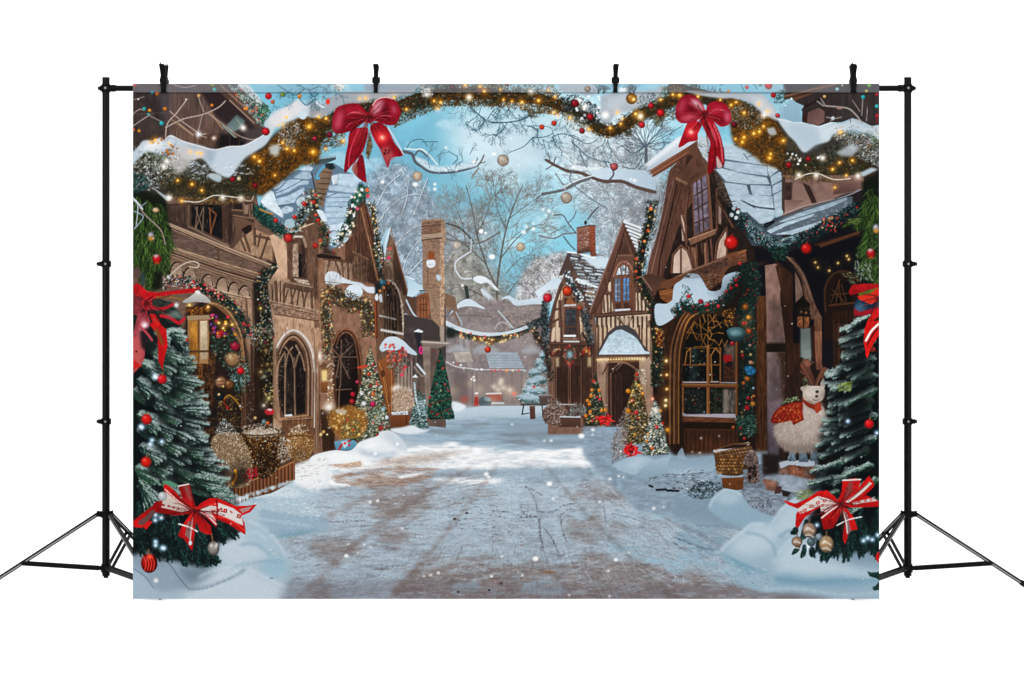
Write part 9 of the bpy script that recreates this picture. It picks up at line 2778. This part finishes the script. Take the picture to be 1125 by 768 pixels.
def build_stand(cx,s,label):
	"""cx: pole in the photograph; s: -1 outward leg points left, +1 right"""
	base = place(cx,648)
	base.z = FLOOR
	root = thing('light_stand',label,'light stand',base,'tripod light stands holding the backdrop')

	def L(px,py,y=0.0):
		return place(px,py,y)-base

	def zz(py):
		return L(cx,py).z
	bm = bmesh.new()
	tube(bm,(0,0,zz(632.5)),(0,0,zz(463)),.0109,n=32)
	tube(bm,(0,0,zz(463)),(0,0,zz(290)),.0107,n=32)
	tube(bm,(0,0,zz(290)),(0,0,zz(85.2)),.0105,n=32)
	lathe(bm,(0,0,zz(85.6)),[(.0107,-.003),(.0109,0),(.0100,.0018),(.004,.0024)],32)
	link_mesh('pole',bm,BLACK,root)

	def collar(py,big=1.0):
		z = zz(py)
		bm = bmesh.new()
		h = .0095*big
		lathe(bm,(0,0,z),[(.0112,-h),(.0134,-h+.001),(.0138,-h*.5),(.0128,0),(.0138,h*.5),(.0134,h-.001),(.0112,h)])
		bar(bm,(s*.010,-.004,z),(s*.0205,-.004,z),.013,.013,.001)
		# clamp ears at the inner side
		bar(bm,(-s*.009,-.004,z),(-s*.0150,-.004,z),.012,.014,.001)
		c = link_mesh('collar',bm,PLASTIC,root)
		bm = bmesh.new()
		tube(bm,(s*.0205,-.004,z),(s*.0235,-.004,z),.0036,n=16)
		tube(bm,(s*.0225,-.004,z),(s*.0255,-.004,z),.0055,.0050,n=16)
		k = link_mesh('knob',bm,PLASTIC,c)
		bm = bmesh.new()
		tube(bm,(0,-.0135,z),(0,-.0158,z),.0034,.003,n=14)
		link_mesh('screw',bm,GREYM,c)
		return c
	collar(290)
	collar(463)
	# joint that takes the crossbar
	z = zz(97)
	bm = bmesh.new()
	lathe(bm,(0,0,z),[(.0108,-.012),(.0128,-.011),(.0136,-.004),(.0136,.004),(.0128,.011),(.0108,.012)])
	bar(bm,(s*.008,0,z),(s*.0165,0,z),.014,.015,.001)
	bar(bm,(-s*.008,0,z),(-s*.0165,0,z),.017,.018,.0015)
	j = link_mesh('crossbar_joint',bm,PLASTIC,root)
	bm = bmesh.new()
	tube(bm,(s*.0165,0,z),(s*.0225,0,z),.0056,.005,n=16)
	link_mesh('knob',bm,PLASTIC,j)
	bm = bmesh.new()
	tube(bm,(0,-.0136,z),(0,-.0158,z),.0036,.003,n=14)
	link_mesh('screw',bm,GREYM,j)

	# tripod
	a0 = {-1: 184,1: -4}[s]
	step = 120 if s < 0 else -120
	angs = [a0,a0+step,a0+2*step]         # outward, front, back
	zh,zb = zz(565),zz(624)
	R = 130/PPM
	bm = bmesh.new()
	lathe(bm,(0,0,zh),[(.0112,-.010),(.0150,-.009),(.0155,-.002),(.0140,.003),(.0150,.008),(.0112,.010)])
	for a in angs:
		d = Vector((math.cos(math.radians(a)),math.sin(math.radians(a)),0))
		n = Vector((-d.y,d.x,0))
		for q in (-1,1):
			bar(bm,d*.010+n*q*.0062+Vector((0,0,zh)),d*.026+n*q*.0062+Vector((0,0,zh+.002)),.003,.016,.0006,side=n)
	hub = link_mesh('leg_hub',bm,PLASTIC,root)
	bm = bmesh.new()
	lathe(bm,(0,0,zb),[(.0112,-.013),(.0140,-.012),(.0148,-.002),(.0148,.004),(.0130,.011),(.0112,.012)])
	for a in angs:
		d = Vector((math.cos(math.radians(a)),math.sin(math.radians(a)),0))
		n = Vector((-d.y,d.x,0))
		bar(bm,d*.010+Vector((0,0,zb)),d*.021+Vector((0,0,zb)),.008,.012,.0008,side=n)
	bm2 = bm
	tube(bm2,(0,0,zz(632.8)),(0,0,zz(635)),.0075,.006,n=20)
	link_mesh('base_collar',bm2,PLASTIC,root)

	frac = [.68,.86,.30]                  # how far down each leg its brace is pinned
	for a,fr in zip(angs,frac):
		d = Vector((math.cos(math.radians(a)),math.sin(math.radians(a)),0))
		n = Vector((-d.y,d.x,0))
		top = d*.022+Vector((0,0,zh+.001))
		foot = d*R+Vector((0,0,.012))
		bm = bmesh.new()
		for q in (-1,1):
			bar(bm,top+n*q*.0036,foot+n*q*.0036,.0016,.0115,.0004,mi=0,side=n)
		bar(bm,top,foot,.0056,.0030,.0004,mi=1,side=n)
		low = Vector((0,0,-.0012))
		for q in (-1,1):
			bar(bm,top+n*q*.0047+low,foot+n*q*.0047+low,.0010,.0036,.0002,mi=1,side=n)  # lighter grey strips imitate the highlight along each leg plate
		u = n.cross((foot-top).normalized())
		if u.z < 0:
			u = -u
		lg = link_mesh('leg',bm,[BLACK,GREYM],root)
		bm = bmesh.new()
		e = (foot-top).normalized()
		bar(bm,foot-e*.022,foot+e*.008,.0125,.0155,.002,side=n)
		link_mesh('rubber_foot',bm,RUBBER,lg)
		p = top+(foot-top)*fr
		q0 = d*.020+Vector((0,0,zb))
		bm = bmesh.new()
		for q in (-1,1):
			bar(bm,q0+n*q*.0085,p+n*q*.0085,.0018,.0125,.0004,side=n)
		tube(bm,p-n*.0095,p+n*.0095,.0032,n=12)
		tube(bm,q0-n*.0095,q0+n*.0095,.0032,n=12)
		link_mesh('brace',bm,BLACK,root)
	return root


build_stand(116.4,-1,'black tripod light stand on the left, beside the sheer red bow of the backdrop')
build_stand(997.3,1,'black tripod light stand on the right, beside the white reindeer of the backdrop')

# ---------------------------------------------------------------- the crossbar
a,b = place(116.4,97),place(997.3,97)
root = thing('crossbar','thin black crossbar running through the sleeve at the top of the printed backdrop','crossbar',(a+b)/2)
o0 = (a+b)/2
bm = bmesh.new()
tube(bm,a-o0+Vector((.0165,0,0)),b-o0-Vector((.0165,0,0)),.0082,n=28)
link_mesh('bar',bm,BLACK,root)
for sgn,p in ((1,a),(-1,b)):
	bm = bmesh.new()
	q = p-o0
	tube(bm,q+Vector((sgn*.0168,0,0)),q+Vector((sgn*.028,0,0)),.0104,.0098,n=24)
	link_mesh('end_fitting',bm,PLASTIC,root)


# ---------------------------------------------------------------- the spring clamps
def build_clamp(cx,lean,wide,label):
	"""A-clamp seen from its narrow side: two jaws over the sleeve, spring, two handles"""
	o = place(cx,92.5)
	root = thing('spring_clamp',label,'clamp',o,'black spring clamps along the top edge')
	u = 1/PPM
	# side profile of one half, (depth, height, half width)
	prof = [(.0155,-10.0,3.3),(.0185,-7.5,2.6),(.021,-4,2.6),(.021,1,3.3),(.018,3.5,3.9),(.0135,5.5,3.5),(.015,9,2.7),(.021,14,2.9),(.026,19,3.4),(.0285,21.5,3.5)]
	for side,name in ((-1,'jaw_and_handle'),(1,'jaw_and_handle')):
		bm = bmesh.new()
		rows = []
		for dpt,h,w in prof:
			w = w*wide*u
			h = h*u
			x0 = lean*h + (side*.0008 if wide > 1 else 0)
			d = side*dpt*.92
			t = .0022
			ring = [(x0-w,d-t),(x0-w*.6,d-t-.0012),(x0+w*.6,d-t-.0012),(x0+w,d-t),(x0+w,d+t),(x0+w*.6,d+t+.0008),(x0-w*.6,d+t+.0008),(x0-w,d+t)]
			rows.append([bm.verts.new((x,y,h)) for x,y in ring])
		for r0,r1 in zip(rows,rows[1:]):
			for i in range(8):
				bm.faces.new((r0[i],r0[(i+1) % 8],r1[(i+1) % 8],r1[i]))
		bm.faces.new(rows[0][::-1])
		bm.faces.new(rows[-1])
		bmesh.ops.recalc_face_normals(bm,faces=bm.faces)
		h = link_mesh(name,bm,PLASTIC,root)
		# pad on the jaw
		bm = bmesh.new()
		bar(bm,(-.0062*wide+lean*-.024,side*.0132,-.0235),(.0062*wide+lean*-.024,side*.0132,-.0235),.0022,.006,.0005,side=(0,1,0))
		link_mesh('jaw_pad',bm,RUBBER,h)
		if wide > 1:
			for q in (-1,1):
				bm = bmesh.new()
				hx = lean*21*u+q*2.4*wide*u*.9
				tube(bm,(hx,side*.0262-.003,21.0*u),(hx,side*.0262+.004,21.0*u),.0026,n=12)
				tube(bm,(hx,side*.0262,20*u),(hx,side*.0262,23.2*u),.0024,.0016,n=12)
				link_mesh('handle_tip',bm,PLASTIC if q*side > 0 else STEEL,h)
	bm = bmesh.new()
	tube(bm,(-4.3*u*(1.0 if wide < 1 else .8)+lean*.011,0,.0112),(4.3*u*(1.0 if wide < 1 else .8)+lean*.011,0,.0112),.0085,n=20)
	link_mesh('hinge',bm,PLASTIC,root)
	bm = bmesh.new()
	for k in range(4):
		x = (-2.4+k*1.6)*u+lean*.011
		tube(bm,(x-.0012,0,.0112),(x+.0012,0,.0112),.0100,n=20)
	link_mesh('spring',bm,BLACK,root)
	return root


build_clamp(180.6,-.03,1.08,'leftmost black spring clamp with splayed handles on the top edge of the backdrop')
build_clamp(413.2,.0,.82,'narrow black spring clamp above the left red bow of the backdrop')
build_clamp(676.0,.03,.84,'narrow black spring clamp left of the right red bow of the backdrop')
build_clamp(937.2,.01,1.08,'rightmost black spring clamp with splayed handles on the top edge of the backdrop')

# ---------------------------------------------------------------- the printed backdrop
GAIN = 2.15                    # how bright this studio lights the cloth: ink = picture / GAIN
for step in (paint_sky,paint_trees,paint_far,paint_street,paint_left,paint_right,paint_front,paint_finish):
	step()

lin = np.where(IMG <= .04045,IMG/12.92,((IMG+.055)/1.055)**2.4).astype(np.float32)/GAIN
ink = bpy.data.materials.new('printed_fabric')
ink.use_nodes = True
nt = ink.node_tree
pb = nt.nodes['Principled BSDF']
pb.inputs['Roughness'].default_value = .9
pb.inputs['Specular IOR Level'].default_value = .04
att = nt.nodes.new('ShaderNodeAttribute')
att.attribute_name = 'ink'
nt.links.new(att.outputs['Color'],pb.inputs['Base Color'])
tc = nt.nodes.new('ShaderNodeTexCoord')
wv = nt.nodes.new('ShaderNodeTexNoise')
wv.inputs['Scale'].default_value = 1400
bp = nt.nodes.new('ShaderNodeBump')
bp.inputs['Strength'].default_value = .03
bp.inputs['Distance'].default_value = .0005
nt.links.new(tc.outputs['Object'],wv.inputs['Vector'])
nt.links.new(wv.outputs['Fac'],bp.inputs['Height'])
nt.links.new(bp.outputs['Normal'],pb.inputs['Normal'])

SLEEVE = 101.8
LEAN = .30


def cloth_depth(py,px):
	t = (py-PY0)/(PY1-PY0)
	y = -.0115-LEAN*np.clip(t-.012,0,1)+.0012*np.sin(px*.021+1.0)*np.clip(t*3,0,1)*(1+t)
	q = np.clip((py-97)/5.6,-1,1)
	return y-np.where(py < SLEEVE+.8,.0045*np.sqrt(np.clip(1-q*q,0,1)),0)


origin = place(562.5,PY0)
origin.y = -.01
cloth = thing('printed_backdrop','wide printed fabric photo backdrop of a snowy christmas village street, clipped to a black crossbar','backdrop',origin)
cloth['kind'] = 'thing'
pxs = (np.arange(GW)+.0)/(GW-1)*(PX1-PX0)+PX0
pys = (np.arange(GH)+.0)/(GH-1)*(PY1-PY0)+PY0
PXX,PYY = np.meshgrid(pxs,pys)
DY = cloth_depth(PYY,PXX)
K = (CAMD+DY)/CAMD/PPM
V = np.stack([(PXX-562.5)*K-origin.x,DY-origin.y,CAMH-(PYY-338.5)*K-origin.z],-1).astype(np.float32)

# the sleeve is its own part
part('pole_sleeve','milky translucent looking sleeve along the top edge of the backdrop')
IDS[PYY < SLEEVE] = CUR[0]
sl = PYY < SLEEVE
lin[sl] = lin[sl]*.84+np.array([.042,.045,.050],np.float32)
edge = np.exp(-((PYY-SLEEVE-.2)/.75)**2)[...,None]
lin *= 1-.5*edge.astype(np.float32)  # shadow line under the sleeve, painted into the ink colour
lin[PYY < PY0+1.0] *= .9

# clean the borders between parts: soften, then give stray specks to the part that surrounds them
best = np.full(IDS.shape,-1,np.float32)
new = IDS.copy()
for i in range(1,len(PARTS)):
	yy,xx = np.nonzero(IDS == i)
	if len(yy) < 20:
		continue
	y0,y1,x0,x1 = max(0,yy.min()-5),yy.max()+6,max(0,xx.min()-5),xx.max()+6
	m = blur_arr((IDS[y0:y1,x0:x1] == i).astype(np.float32),1)
	b_ = best[y0:y1,x0:x1]
	w_ = m > b_
	b_[w_] = m[w_]
	new[y0:y1,x0:x1][w_] = i
new[PYY < SLEEVE] = CUR[0]
new[(PYY >= SLEEVE) & (new == CUR[0])] = 1
IDS[...] = new
for rep in range(2):
	runs,par,prev = [],[],[]
	for r in range(GH):
		row = IDS[r]
		cut = np.concatenate([[0],np.nonzero(row[1:] != row[:-1])[0]+1,[GW]])
		cur = []
		for s_,e_ in zip(cut[:-1].tolist(),cut[1:].tolist()):
			k = len(runs)
			runs.append((r,s_,e_,int(row[s_])))
			par.append(k)
			cur.append(k)
		i = j = 0
		while i < len(prev) and j < len(cur):
			A,B = runs[prev[i]],runs[cur[j]]
			if A[3] == B[3] and A[1] < B[2] and B[1] < A[2]:
				a_,b_ = prev[i],cur[j]
				while par[a_] != a_:
					par[a_] = par[par[a_]]
					a_ = par[a_]
				while par[b_] != b_:
					par[b_] = par[par[b_]]
					b_ = par[b_]
				par[max(a_,b_)] = min(a_,b_)
			if A[2] < B[2]:
				i += 1
			else:
				j += 1
		prev = cur
	size,roots = {},[]
	for k,(r,s_,e_,v_) in enumerate(runs):
		a_ = k
		while par[a_] != a_:
			a_ = par[a_]
		roots.append(a_)
		size[a_] = size.get(a_,0)+e_-s_
	top = {}
	for a_ in set(roots):
		v_ = runs[a_][3]
		top[v_] = max(top.get(v_,0),size[a_])
	for k,(r,s_,e_,v_) in enumerate(runs):
		n_ = size[roots[k]]
		if n_ < min(400,top[v_]):
			IDS[r,s_:e_] = IDS[r,s_-1] if s_ else IDS[r,min(e_,GW-1)]
fid = IDS[:-1,:-1]
ii = np.arange(GH*GW,dtype=np.int32).reshape(GH,GW)
quads = np.stack([ii[1:,:-1],ii[1:,1:],ii[:-1,1:],ii[:-1,:-1]],-1)
Vf,Lf = V.reshape(-1,3),lin.reshape(-1,3)
OBJ = {}
order = [i for i in range(1,len(PARTS)) if (fid == i).sum() >= 12]
for i in order:
	name,label,parent = PARTS[i]
	q = quads[fid == i]
	u,inv = np.unique(q.ravel(),return_inverse=True)
	me = bpy.data.meshes.new(name)
	me.vertices.add(len(u))
	me.vertices.foreach_set('co',Vf[u].ravel())
	n = len(q)
	me.loops.add(n*4)
	me.loops.foreach_set('vertex_index',inv.astype(np.int32).ravel())
	me.polygons.add(n)
	me.polygons.foreach_set('loop_start',np.arange(0,n*4,4,dtype=np.int32))
	me.polygons.foreach_set('use_smooth',np.ones(n,bool))
	ca = me.color_attributes.new('ink','FLOAT_COLOR','POINT')
	rgba = np.ones((len(u),4),np.float32)
	rgba[:,:3] = Lf[u]
	ca.data.foreach_set('color',rgba.ravel())
	me.materials.append(ink)
	me.update(calc_edges=True)
	ob = bpy.data.objects.new(name,me)
	C.objects.link(ob)
	ob.parent = OBJ[parent] if parent in OBJ else cloth
	if label:
		ob['label'] = label
	OBJ[i] = ob

# white back of the cloth, behind the bar at the top and behind the print below it
bm = bmesh.new()
rows = []
for py,off in [(92.3,.0125),(94,.019),(97,.0215),(100,.019),(102.2,.0035)]+[(104+i*(657.6-104)/20,.0022) for i in range(21)]:
	row = []
	for i in range(42):
		px = PX0+.6+(PX1-PX0-1.2)*i/41
		y = float(cloth_depth(np.array(max(py,103.0)),np.array(px))) if py > 102 else -.0115
		y = y+off
		row.append(bm.verts.new(place(px,py,y)-origin))
	rows.append(row)
for r0,r1 in zip(rows,rows[1:]):
	for i in range(41):
		bm.faces.new((r0[i],r0[i+1],r1[i+1],r1[i]))
link_mesh('fabric_back',bm,CANVAS,cloth)
